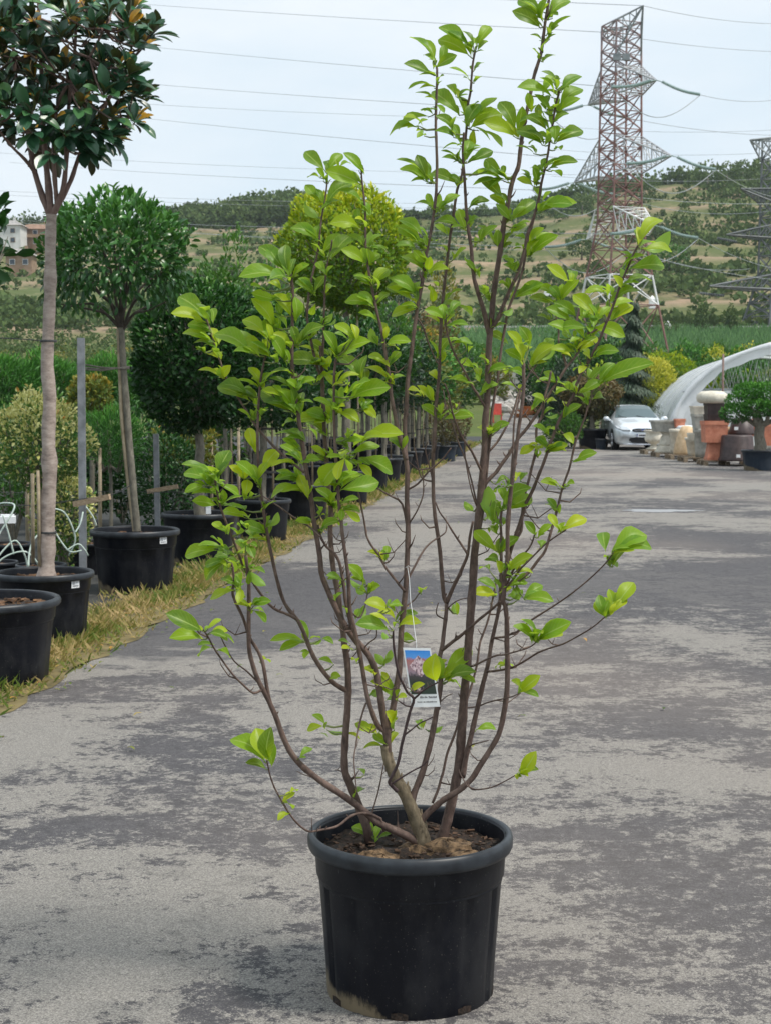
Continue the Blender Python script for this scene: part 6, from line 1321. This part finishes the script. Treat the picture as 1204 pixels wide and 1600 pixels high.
RK = [(786, 628, .5), (793, 622, .45), (800, 626, .6), (806, 632, .4), (778, 633, .45), (815, 620, .5), (824, 626, .45), (796, 634, .35), (770, 636, .5), (832, 632, .4), (789, 614, .7), (804, 612, .6)]
for i, (px, py, s) in enumerate(RK): rock(px, py, 92+i*.9, s, 'pale rock in the heap at the far end of the road', 100+i, 'rocks heaped at the end of the road')
def wall_far():
    p = at(795, 600, 108); z = zf(p.x, 108); mb = MB(); random.seed(6)
    for r in range(4):
        for k in range(7): mb.box((p.x-2.2+k*.72+(r % 2)*.3, 108, z+.25+r*.42), (.68, .6, .38), rz=random.uniform(-.05, .05))
    tag(mb.build('block_wall', M['stone'], loc=(p.x, 108, z)), 'grey wall of stacked blocks at the end of the road', 'wall')
wall_far()
def chair_red():
    p = at(776, 640, 84); z = zf(p.x, 84); t = thing('garden_chair', (p.x, 84, z), 'small red chair at the left side of the road end', 'chair'); b = Vector((p.x, 84, z))
    q = MB(); q.box(b+Vector((0, 0, .45)), (.5, .5, .05)); q.build('seat', M['red'], t); q = MB(); q.box(b+Vector((0, .23, .75)), (.5, .05, .6)); q.build('backrest', M['red'], t)
    for x in (-.22, .22):
        for y in (-.2, .2): q = MB(); q.box(b+Vector((x, y, .21)), (.05, .05, .42)); q.build('leg', M['red'], t)
chair_red()
for i, (px, Y, w, h, lab) in enumerate(((822, 88, 1.0, .7, 'wider stack of orange clay pots at the end of the road'), (838, 90, .8, .55, 'smaller stack of orange clay pots at the end of the road'), (808, 95, .6, .5, 'orange crate beside the rock heap'))):
    p = at(px, 640, Y); z = zf(p.x, Y); t = thing('clay_pot_stack', (p.x, Y, z), lab, 'pots'); q = MB()
    for k in range(3): q.lathe([(w*.30, 0), (w*.48, h*.3), (w*.52, h*.33), (w*.5, h*.33)], (p.x-w*.3+k*.25, Y, z+h*.3*(k % 3)), 12)
    q.build('pots', M['orange'], t, True)
for i, (px, Y, r3, zc, m, lab) in enumerate(((845, 95, (1.6, 1.2, 1.6), 1.5, 'leaf_dark', 'dark bush at the right of the road end'), (868, 88, (1.3, 1.2, 2.2), 2.2, 'leaf_mid', 'green tree left of the dark bushes by the road end'), (756, 100, (1.6, 1.2, 1.5), 1.5, 'leaf_autumn', 'amber bush left of the rock heap'), (905, 100, (2.2, 1.6, 2.2), 2.4, 'leaf_mid', 'broad green tree behind the russet tree'), (940, 92, (1.8, 1.4, 2.2), 2.4, 'leaf_dark', 'dark tree behind the car'), (735, 112, (2.2, 1.6, 2.0), 2.0, 'leaf_mid', 'green bush beyond the end of the front row'), (690, 110, (2.6, 1.6, 2.4), 2.6, 'leaf_pine', 'green tree behind the back rows'), (620, 105, (2.4, 1.6, 2.4), 2.6, 'leaf_mid', 'green tree behind the golden ball tree'), (700, 84, (1.4, 1.2, 1.9), 2.6, 'leaf_spruce', 'dark conifer right of the back rows'))):
    X = (px-602)/F*Y; shrub('road_end_tree', (X, Y, zf(X, Y)), lab, 'tree', r3, zc, 2400, .22, M[m], 130+i, kind='far', wr=.5, lump=.18)
# ------------------------------------------------------------------ pylons
M['steel_red'] = simple('weathered_red_paint', (.14, .065, .055), (.27, .135, .115), .7, .6); M['steel_grey'] = simple('galvanised_lattice', (.30, .31, .33), (.46, .47, .49), .5, .5, metal=.2)
M['steel_blk'] = simple('dark_weathered_steel', (.07, .08, .085), (.15, .165, .17), .5, .6)
M['steel_redgrey'] = simple('faded_red_paint', (.16, .12, .13), (.32, .22, .21), 1.2, .6)
M['steel_white'] = simple('white_lattice_paint', (.62, .62, .62), (.8, .8, .8), .5, .6); M['steel_dk'] = simple('dark_grey_lattice', (.16, .18, .19), (.30, .32, .33), .5, .6)
M['insul'] = simple('green_glass_insulator', (.24, .34, .32), (.38, .47, .45), 3, .3); M['cable'] = simple('aluminium_cable', (.30, .32, .34), (.42, .44, .46), 1, .5)
def pylon(loc, d, zs, arms, top, label, hw, base_hw, mats, rb=.085, seed=1, wire_dir=None, strings=True):
    """loc base point; d unit arm direction (xy); zs = (waist z, top z); arms = [(z, half span, depth)]"""
    t = thing('power_pylon', loc, label, 'pylon'); L0 = Vector(loc); dx = Vector((d[0], d[1], 0)); dy = Vector((-d[1], d[0], 0)); tips = []
    zw, zt = zs
    def P(a, b, z): return L0*1+dx*a+dy*b+Vector((0, 0, z-L0.z))
    def bar(q, a, b, r=rb): q.tube([a, b], r, 4, False)
    def half(z):
        if z >= zw: return hw*(1-.12*(z-zw)/(zt-zw))
        return hw+(base_hw-hw)*((zw-z)/(zw-L0.z))**1.05
    def section(za, zb, n, r, mat, name):
        q = MB(); zz = [za+(zb-za)*i/n for i in range(n+1)]
        for i in range(n):
            h0, h1 = half(zz[i]), half(zz[i+1])
            for sa, sb in ((1, 1), (1, -1), (-1, -1), (-1, 1)): bar(q, P(sa*h0, sb*h0, zz[i]), P(sa*h1, sb*h1, zz[i+1]), r*1.35)
            c0 = [(1, 1), (1, -1), (-1, -1), (-1, 1)]
            for k in range(4):
                a, b = c0[k], c0[(k+1) % 4]
                bar(q, P(a[0]*h0, a[1]*h0, zz[i]), P(b[0]*h1, b[1]*h1, zz[i+1]), r*.8); bar(q, P(b[0]*h0, b[1]*h0, zz[i]), P(a[0]*h1, a[1]*h1, zz[i+1]), r*.8)
                bar(q, P(a[0]*h1, a[1]*h1, zz[i+1]), P(b[0]*h1, b[1]*h1, zz[i+1]), r*.7)
                hm = (h0+h1)/2; zm = (zz[i]+zz[i+1])/2
                bar(q, P(a[0]*hm, a[1]*hm, zm), P((a[0]+b[0])/2*hm, (a[1]+b[1])/2*hm, zm), r*.5) if i % 2 else None
        q.build(name, mat, t)
    for (za, zb, n, mat, nme) in mats: section(za, zb, n, rb, mat, nme)
    for (z, span, dep, mat, side) in arms:
        for s in (1, -1):
            q = MB(); tip = P(s*span, 0, z+.2); h = half(z); hb = half(z-dep); m = 6
            for sb in (1, -1):
                A = P(s*h, sb*h, z+dep*.12); B = P(s*hb, sb*hb, z-dep)
                if side == 'down': A = P(s*h, sb*h, z+dep); B = P(s*hb, sb*hb, z-dep*.1)
                bar(q, A, tip); bar(q, B, tip)
                pa, pb = A, B
                for k in range(1, m):
                    u = k/m; na, nb = A.lerp(tip, u), B.lerp(tip, u); bar(q, na, nb, rb*.55); bar(q, pa, nb, rb*.55); pa, pb = na, nb
            A1, A2 = P(s*h, h, z+dep*.12), P(s*h, -h, z+dep*.12); B1, B2 = P(s*hb, hb, z-dep), P(s*hb, -hb, z-dep)
            if side == 'down': A1, A2 = P(s*h, h, z+dep), P(s*h, -h, z+dep); B1, B2 = P(s*hb, hb, z-dep*.1), P(s*hb, -hb, z-dep*.1)
            for k in range(m):
                u, u2 = k/m, (k+1)/m
                for (a1, a2) in ((A1, A2), (B1, B2)):
                    bar(q, a1.lerp(tip, u), a2.lerp(tip, u), rb*.5); bar(q, a1.lerp(tip, u), a2.lerp(tip, u2), rb*.5)
            q.build('crossarm', mat, t); tips.append((tip, s))
    for s, (span, z) in ((1, top[0]), (-1, top[1])):
        q = MB(); tip = P(s*span, 0, z); h = half(zt)
        for sb in (1, -1):
            A = P(s*h, sb*h, zt); B = P(s*h, sb*h, zt-4.2); C_ = P(-s*h, sb*h, zt)
            bar(q, A, tip); bar(q, B, tip); bar(q, C_, tip)
            for k in range(1, 4): u = k/4; bar(q, A.lerp(tip, u), B.lerp(tip, u), rb*.6); bar(q, A.lerp(tip, u), B.lerp(tip, min(1, u+.25)), rb*.6)
        q.build('earth_wire_peak', M['steel_dk'], t); tips.append((tip, 0))
    if wire_dir is not None and strings:
        for tip, s in tips:
            if s == 0: continue
            for sg in (1, -1):
                wd = wire_dir*sg; q = MB(); a = tip+wd*.9+Vector((0, 0, -.15)); b = tip+wd*6.2+Vector((0, 0, -1.25)); pts = []; rr = []
                for i in range(49): u = i/48; pts.append(a.lerp(b, u)+Vector((0, 0, -.25*math.sin(u*math.pi)))); rr.append(.09 if i % 2 else .22)
                q.tube(pts, rr, 8); q.tube([tip, a], .06, 5); q.build('insulator_string', M['insul'], t)
            q = MB(); a = tip+wire_dir*6.4+Vector((0, 0, -1.3)); b = tip-wire_dir*6.4+Vector((0, 0, -1.3)); pts = [a.lerp(b, i/12)+Vector((0, 0, -3.2*math.sin(math.pi*i/12))) for i in range(13)]; q.tube(pts, .05, 5); q.build('jumper_cable', M['cable'], t)
    return t, tips
WD = Vector((.93, .37, 0)).normalized()
P1 = Vector(((963-602)/F*200, 200, zf((963-602)/F*200, 200)-.3))
def zpx(y, Y): return zy(y, Y)
Yp = 200
pyl, tips1 = pylon(tuple(P1), (.37, -.93), (zpx(345, Yp), zpx(38, Yp)),
    [(zpx(148, Yp), 8.5, 3.3, M['steel_grey'], 'down'), (zpx(268, Yp), 12.2, 4.2, M['steel_grey'], 'down'), (zpx(366, Yp), 8.6, 3.2, M['steel_white'], 'down')],
    ((5.2, zy(9, 195.2)), (5.2, zy(50, 204.8))), 'tall red and grey lattice power pylon on the slope right of the shrub', 2.05, 5.0,
    [(P1.z, zpx(478, Yp), 1, M['steel_red'], 'tower_foot'), (zpx(478, Yp), zpx(432, Yp), 1, M['steel_white'], 'painted_leg_band'), (zpx(432, Yp), zpx(345, Yp), 2, M['steel_red'], 'lower_tower'), (zpx(345, Yp), zpx(120, Yp), 8, M['steel_red'], 'tower_body'), (zpx(120, Yp), zpx(38, Yp), 4, M['steel_redgrey'], 'tower_head')], rb=.10, wire_dir=WD)
mb = MB()
for dxp in (-3, 3+8): 
    p = at(966+dxp, 89, 197.6); mb.box(p, (.95, .4, .8))
mb.build('equipment_box', M['steel_dk'], pyl)
Y2 = 290; P2 = Vector(((1206-602)/F*Y2, Y2, 0)); P2.z = zf(P2.x, Y2)-.3
pyl2, tips2 = pylon(tuple(P2), (-.93, -.37), (zpx(430, Y2), zpx(218, Y2)),
    [(zpx(300, Y2), 8, 2.2, M['steel_blk'], 'up'), (zpx(372, Y2), 11.0, 2.2, M['steel_blk'], 'down'), (zpx(452, Y2), 14.5, 2.4, M['steel_blk'], 'down')],
    ((6.2, zpx(222, Y2)), (6.2, zpx(222, Y2))), 'dark grey lattice power pylon cut by the right edge', 2.3, 4.6,
    [(P2.z, zpx(430, Y2), 4, M['steel_blk'], 'lower_tower'), (zpx(430, Y2), zpx(218, Y2), 7, M['steel_blk'], 'tower_body')], rb=.15, wire_dir=Vector((.37, -.93, 0)), strings=False)
# insulators of the second pylon hang out to the left
for i, (x0, y0, x1, y1) in enumerate(((1120, 372, 1150, 378), (1092, 458, 1130, 462))):
    q = MB(); a, b = at(x0, y0, Y2-4), at(x1, y1, Y2-4); q.tube([a.lerp(b, k/20) for k in range(21)], [.16 if k % 2 else .3 for k in range(21)], 7); q.build('insulator_string', M['steel_blk'], pyl2)
def wire(pts, lab, r=.05, sag=0):
    # pts : [(px,py,Y)...] real span between far supports
    mb = MB(); P_ = [at(*p) for p in pts]; a, b = P_[0], P_[-1]; n = 28
    if len(P_) == 2: path = [a.lerp(b, i/n)-Vector((0, 0, 4*sag*(i/n)*(1-i/n))) for i in range(n+1)]
    else: path = P_
    path = [p for p in path]
    mb.tube(path, r, 5, False); tag(mb.build('power_line', M['cable'], loc=a), lab, 'power line', 'power lines across the sky')
def tp(i, sg): 
    tip, s = tips1[i]; return tip+ (WD*sg*6.3+Vector((0, 0, -1.3)) if s else Vector((0, 0, 0)))
def wire3(a, b, sag, lab, r=.05):
    mb = MB(); r *= .8; n = 30; mb.tube([a.lerp(b, i/n)-Vector((0, 0, 4*sag*(i/n)*(1-i/n))) for i in range(n+1)], r, 5, False); tag(mb.build('power_line', M['cable'], loc=a), lab, 'power line', 'power lines across the sky')
names = ['near upper arm', 'far upper arm', 'near middle arm', 'far middle arm', 'near lower arm', 'far lower arm', 'near earth peak', 'far earth peak']
# to the right the lines run on towards the viewer's right, to the left they run away over the valley
RT = [(1204, 150, 225), (1204, 205, 240), (1204, 300, 225), (1204, 312, 240), (1204, 412, 230), (1204, 430, 240), (1204, 30, 222), (1204, 74, 240)]
LT = [(250, 70, 330), (250, 128, 330), (250, 183, 340), (250, 266, 345), (250, 345, 345), (250, 358, 350), (500, -22, 300), (250, 4, 340)]
def beyond(p, q, k): return q+(q-p)*k
for i in range(8):
    a = tp(i, 1); b = at(*RT[i]); wire3(a, beyond(a, b, .35), .8, 'power line leaving the %s of the red pylon to the right' % names[i], .045)
    a = tp(i, -1); b = at(*LT[i]); wire3(a, beyond(a, b, .9), .6, 'power line leaving the %s of the red pylon to the left' % names[i], .05)
EX = [((-40, 236, 420), (900, 273, 380), 'thin power line passing just under the crown of the pale trunked tree'), ((-40, 143, 400), (860, 187, 380), 'darker power line from the left crown towards the shrub top'), ((-40, 296, 420), (900, 318, 400), 'lowest pair of wires, upper one, above the hill crest'), ((-40, 302, 425), (900, 326, 400), 'lowest pair of wires, lower one, above the hill crest'),
      ((-40, 340, 480), (900, 372, 420), 'faint wire crossing the dry slope just below the crest'), ((200, 354, 420), (900, 392, 400), 'faint wire crossing the dry slope below the woods'), ((860, 196, 380), (1240, 201, 380), 'wire passing behind the red pylon near its upper arm'), ((860, 233, 380), (1240, 236, 380), 'wire behind the red pylon ending at the dark pylon head'), ((860, 275, 380), (1240, 276, 380), 'wire behind the red pylon at its middle arm'),
      ((980, 312, 260), (1200, 330, 250), 'wire crossing the right hill to the dark pylon'), ((1000, 392, 240), (1170, 420, 240), 'lower wire crossing the right slope')]
for a, b, lab in EX: wire3(at(*a), at(*b), 1.2, lab, .05)
# ------------------------------------------------------------------ hillside vegetation
def clumps(name, spots, mat, label, L=.9, nper=60, seed=1):
    C = []; D = []; N = []; T = []
    rg = np.random.default_rng(seed)
    for (x, y, z, rx, rz) in spots:
        k = int(nper*(.7+.6*rg.random())); d = nrm(rg.normal(size=(k, 3))); r = .65+.4*rg.random(k)
        lm = 1+.2*np.sin(d[:, 0]*4+x)*np.cos(d[:, 1]*5+y)
        c = d*(r*lm)[:, None]*np.array([rx, rx, rz])+np.array([x, y, z+rz*.8]); C.append(c); D.append(d+rg.normal(size=(k, 3))*.6+[0, 0, .3]); N.append(d+rg.normal(size=(k, 3))*.3)
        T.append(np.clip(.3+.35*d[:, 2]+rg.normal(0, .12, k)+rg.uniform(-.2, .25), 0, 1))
    C = np.concatenate(C); D = np.concatenate(D); N = np.concatenate(N); T = np.concatenate(T); n = len(C)
    ls = L*(.6+.8*rg.random(n))
    return leaves(name, C, D, N, ls, ls*.8, mat, kind='far', tint=T), n
def hill_plants():
    rg = np.random.default_rng(4); sp = []
    def dens(px, y, X, Y):
        v = -.05+.75*math.sin(X*.035+Y*.02+1)*math.cos(Y*.045-X*.02)+.3*math.sin(X*.11+Y*.09)
        if px > 840: base = 1.1 if y < 370 else .55 if y < 480 else .5
        elif px > 600: base = .12
        else: base = .16 if y > 355 else .5
        if px < 230 and y > 430: base = .5
        return base*max(0, v)
    for _ in range(26000):
        px = rg.uniform(-250, 1500); Y = rg.uniform(285, 640); X = (px-602)/F*Y; z = zf(X, Y); y = 630-(z-CZ)/Y*F
        if rg.random() < .035+dens(px, y, X, Y)*.55:
            big = rg.random() < .3 and y < 420; r = rg.uniform(2.2, 3.8) if big else rg.uniform(.6, 2.0); sp.append((X, Y, z-.2, r, r*rg.uniform(.6, .95)))
    o, n = clumps('hillside_scrub', sp, M['leaf_scrub'], '', 1.3, 30, 5); tag(o, 'scattered dark green scrub over the dry hillside', None, kind='stuff'); print('SCRUB', len(sp), n)
    # woods along the crest, left and centre
    sp = []
    for _ in range(430):
        px = rg.uniform(235, 640); Y = rg.uniform(585, 660); X = (px-602)/F*Y; hgt = float(np.interp(px, [235, 300, 350, 430, 480, 560, 600, 640], [3.0, 6.0, 7.5, 11.5, 12.5, 9, 4.5, 2.8])); sp.append((X, Y, zf(X, Y), rg.uniform(3, 5), hgt*rg.uniform(.45, .62)))
    for _ in range(360):
        px = rg.uniform(640, 1500); Y = rg.uniform(600, 650); X = (px-602)/F*Y; hgt = rg.uniform(2, 5)*(1.4 if px > 860 else .9); sp.append((X, Y, zf(X, Y), rg.uniform(1.8, 3.5), hgt*.55))
    o, n = clumps('crest_woods', sp, M['leaf_scrub'], '', 1.5, 75, 6); tag(o, 'dark woods along the crest of the hill', None, kind='stuff')
hill_plants()
def slope_shrubs():
    rg = np.random.default_rng(12)
    for mat, nme, lab, cnt, L_ in (('leaf_scrub', 'slope_shrubs', 'mixed olive shrubs covering the slope behind the potted trees', 620, .42), ('leaf_autumn', 'slope_grass', 'rough yellow green growth on the slope behind the potted trees', 520, .34)):
        sp = []
        while len(sp) < cnt:
            px = rg.uniform(-160, 560); Y = rg.uniform(112, 282); X = (px-602)/F*Y
            if nme == 'slope_grass' and Y > 240: continue
            r = rg.uniform(.5, 1.9) if nme == 'slope_shrubs' else rg.uniform(.5, 1.2); sp.append((X, Y, zf(X, Y)-.1, r*1.3, r*rg.uniform(.4, .7)))
        o, n = clumps(nme, sp, M[mat], '', L_, 75, 14); tag(o, lab, None, kind='stuff')
slope_shrubs()
random.seed(15)
HT = [(1000, 282, 560, 5, 'bushy tree on the crest just right of the red pylon'), (1098, 262, 575, 6, 'rounded dark tree on the right crest'), (1128, 265, 585, 5, 'second rounded tree on the right crest'), (1152, 262, 590, 5, 'third tree on the right crest'), (1062, 300, 480, 4, 'dark shrub tree below the right crest'), (950, 300, 520, 4, 'tree on the slope behind the red pylon shaft'), (905, 312, 540, 4, 'tree on the slope left of the red pylon'),
      (1092, 506, 272, 2.3, 'conical tree beyond the crop, left one'), (1138, 506, 274, 2.2, 'conical tree beyond the crop, right one'), (1072, 500, 280, 1.6, 'small round tree beside the conical pair'), (1012, 505, 275, 1.6, 'small bush by the pylon leg beyond the crop'), (1042, 512, 270, 1.6, 'thin young tree beyond the crop'), (390, 352, 560, 3.5, 'lone shrub on the dry slope below the woods'), (770, 430, 380, 2, 'lone small tree on the brown slope'), (905, 380, 430, 4, 'dense bush under the pylon arms'), (1040, 400, 400, 4.5, 'wide bright bush on the right slope')]
for i, (px, py, Y, s, lab) in enumerate(HT):
    X = (px-602)/F*Y; z = zf(X, Y); tall = 1.5 if 'conical' in lab else 1.0
    t = thing('hill_tree', (X, Y, z), lab, 'tree'); mb = MB(); mb.tube([(X, Y, z-.3), (X+.1, Y, z+s*.9)], [s*.08, s*.04], 6); mb.build('trunk', M['bark_grey'], t, True)
    n = 420; d = rand_dirs(n); r = .6+.45*RNG.random(n); lm = 1+.22*np.sin(d[:, 0]*5+i)*np.cos(d[:, 2]*5+i); sx = s*.5 if 'conical' in lab else s
    C = d*(r*lm)[:, None]*np.array([sx, sx, s*.75*tall])+np.array([X, Y, z+s*.95*tall]); 
    if 'conical' in lab: C[:, 0] = X+(C[:, 0]-X)*np.clip(1.5-(C[:, 2]-z)/(s*2.4), .25, 1.4)
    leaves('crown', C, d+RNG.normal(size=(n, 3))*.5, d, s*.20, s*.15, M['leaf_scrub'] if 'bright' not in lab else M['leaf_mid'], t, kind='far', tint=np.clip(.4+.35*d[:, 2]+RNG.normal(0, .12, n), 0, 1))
# road wall, posts and small things beyond the crop
M['conc'] = simple('pale_concrete', (.34, .34, .33), (.5, .5, .49), 1, .9)
def guard():
    mb = MB(); pts = []
    for px in range(700, 1420, 12):
        Y = 283; X = (px-602)/F*Y; pts.append(Vector((X, Y, zf(X, Y)+.75)))
    for a, b in zip(pts, pts[1:]):
        mb.add([a, b, b+Vector((0, 0, .35)), a+Vector((0, 0, .35)), a+Vector((0, .1, 0)), b+Vector((0, .1, 0)), b+Vector((0, .1, .35)), a+Vector((0, .1, .35))], [(0, 1, 2, 3), (4, 7, 6, 5), (3, 2, 6, 7), (0, 4, 5, 1)]); mb.box(a-Vector((0, -.05, .3)), (.15, .12, .9))
    tag(mb.build('roadside_barrier', M['conc'], loc=pts[0]), 'pale roadside barrier running above the green crop', 'barrier')
guard()
for i, (px, py, Y, w, h, m, lab) in enumerate(((1040, 508, 280, .8, 2.2, 'white', 'white pointed marker beyond the crop'), (1088, 508, 279, .9, 1.2, 'red', 'small red tent-like marker beyond the crop'), (1015, 462, 330, 1.2, 2.8, 'white', 'white box cabin upper right of the pylon foot'), (854, 436, 360, 2.0, 1.6, 'white', 'small white hut on the pinkish terrace'))):
    X = (px-602)/F*Y; z = zf(X, Y); t = thing('roadside_marker' if h < 2.5 else 'utility_cabin', (X, Y, z), lab, 'marker'); mb = MB(); mb.lathe([(w*.7, 0), (w*.7, h*.7), (w*.45, h*.85), (.02, h)], (X, Y, z), 4 if i > 1 else 8, sq=1); mb.build('body', M[m], t)
# houses on the left slope
M['wall_w'] = simple('white_render', (.52, .52, .50), (.66, .66, .64), .6, .9); M['wall_b'] = simple('brown_timber_wall', (.24, .15, .09), (.36, .25, .17), .6, .9); M['roof_r'] = simple('brown_roof_tiles', (.20, .12, .08), (.32, .20, .14), 1.2, .9); M['roof_g'] = simple('grey_roof_tiles', (.25, .24, .23), (.38, .36, .34), 1.2, .9); M['win'] = flat('house_window_glass', (.04, .06, .08), .1)
def house(px, py, Y, w, dp, h, wm, rm, lab, balcony=False):
    p = at(px, py, Y); X = p.x; z = min(p.z, zf(X, Y)+3); zb = zf(X, Y)-2; t = thing('house', (X, Y, zb), lab, 'house')
    mb = MB(); mb.box((X, Y, (z+h+zb)/2), (w, dp, z+h-zb)); mb.build('wall', M[wm], t)
    q = MB(); zz = z+h; o = .7; q.add([(X-w/2-o, Y-dp/2-o, zz), (X+w/2+o, Y-dp/2-o, zz), (X+w/2+o, Y+dp/2+o, zz), (X-w/2-o, Y+dp/2+o, zz), (X-w/4, Y, zz+2.0), (X+w/4, Y, zz+2.0)], [(0, 1, 5, 4), (1, 2, 5), (2, 3, 4, 5), (3, 0, 4), (3, 2, 1, 0)]); r = q.build('roof', M[rm], t)
    q = MB(); q.box((X+w*.2, Y, zz+2.0), (.7, .7, 1.6)); q.build('chimney', M[wm], r)
    for fl_ in range(2):
        for k in range(max(2, int(w/3.5))):
            xx = X-w/2+w*(k+.5)/max(2, int(w/3.5)); zc = z+1.6+fl_*2.9
            if zc > z+h-.8: continue
            f = MB(); f.box((xx, Y-dp/2-.03, zc), (1.5, .10, 1.5)); fo = f.build('window', M['steel_white'] if wm != 'wall_w' else M['wall_b'], t); g_ = MB(); g_.box((xx, Y-dp/2-.07, zc), (1.25, .08, 1.25)); g_.build('pane', M['win'], fo)
    if balcony:
        q = MB(); q.box((X, Y-dp/2-.8, z+2.9), (w*.9, 1.6, .15)); q.box((X, Y-dp/2-1.55, z+3.4), (w*.9, .08, .9)); q.build('balcony', M['wall_b'], t)
house(60, 372, 500, 12, 8, 5.6, 'wall_b', 'roof_r', 'brown house with a balcony and hipped roof right of the white one', True)
house(14, 374, 490, 9.5, 9, 6.2, 'wall_w', 'roof_g', 'white two-storey house with a grey roof near the left edge')
house(34, 420, 420, 7, 6, 3.4, 'wall_b', 'roof_g', 'low tan building below the two houses')
house(-45, 372, 500, 12, 9, 6, 'wall_w', 'roof_r', 'white house cut by the left edge')
def haze():
    m = bpy.data.materials.new('thin_air'); m.use_nodes = True; nt = m.node_tree; nt.nodes.clear(); o = nt.nodes.new('ShaderNodeOutputMaterial'); v = nt.nodes.new('ShaderNodeVolumePrincipled')
    v.inputs['Color'].default_value = (.86, .92, 1, 1); v.inputs['Density'].default_value = .00011; v.inputs['Anisotropy'].default_value = .2; nt.links.new(v.outputs[0], o.inputs['Volume'])
    mb = MB(); mb.box((150, 430, 60), (1180, 960, 150)); tag(mb.build('haze', m), 'thin summer haze in the distance', None, kind='stuff')
haze()
print('DONE')
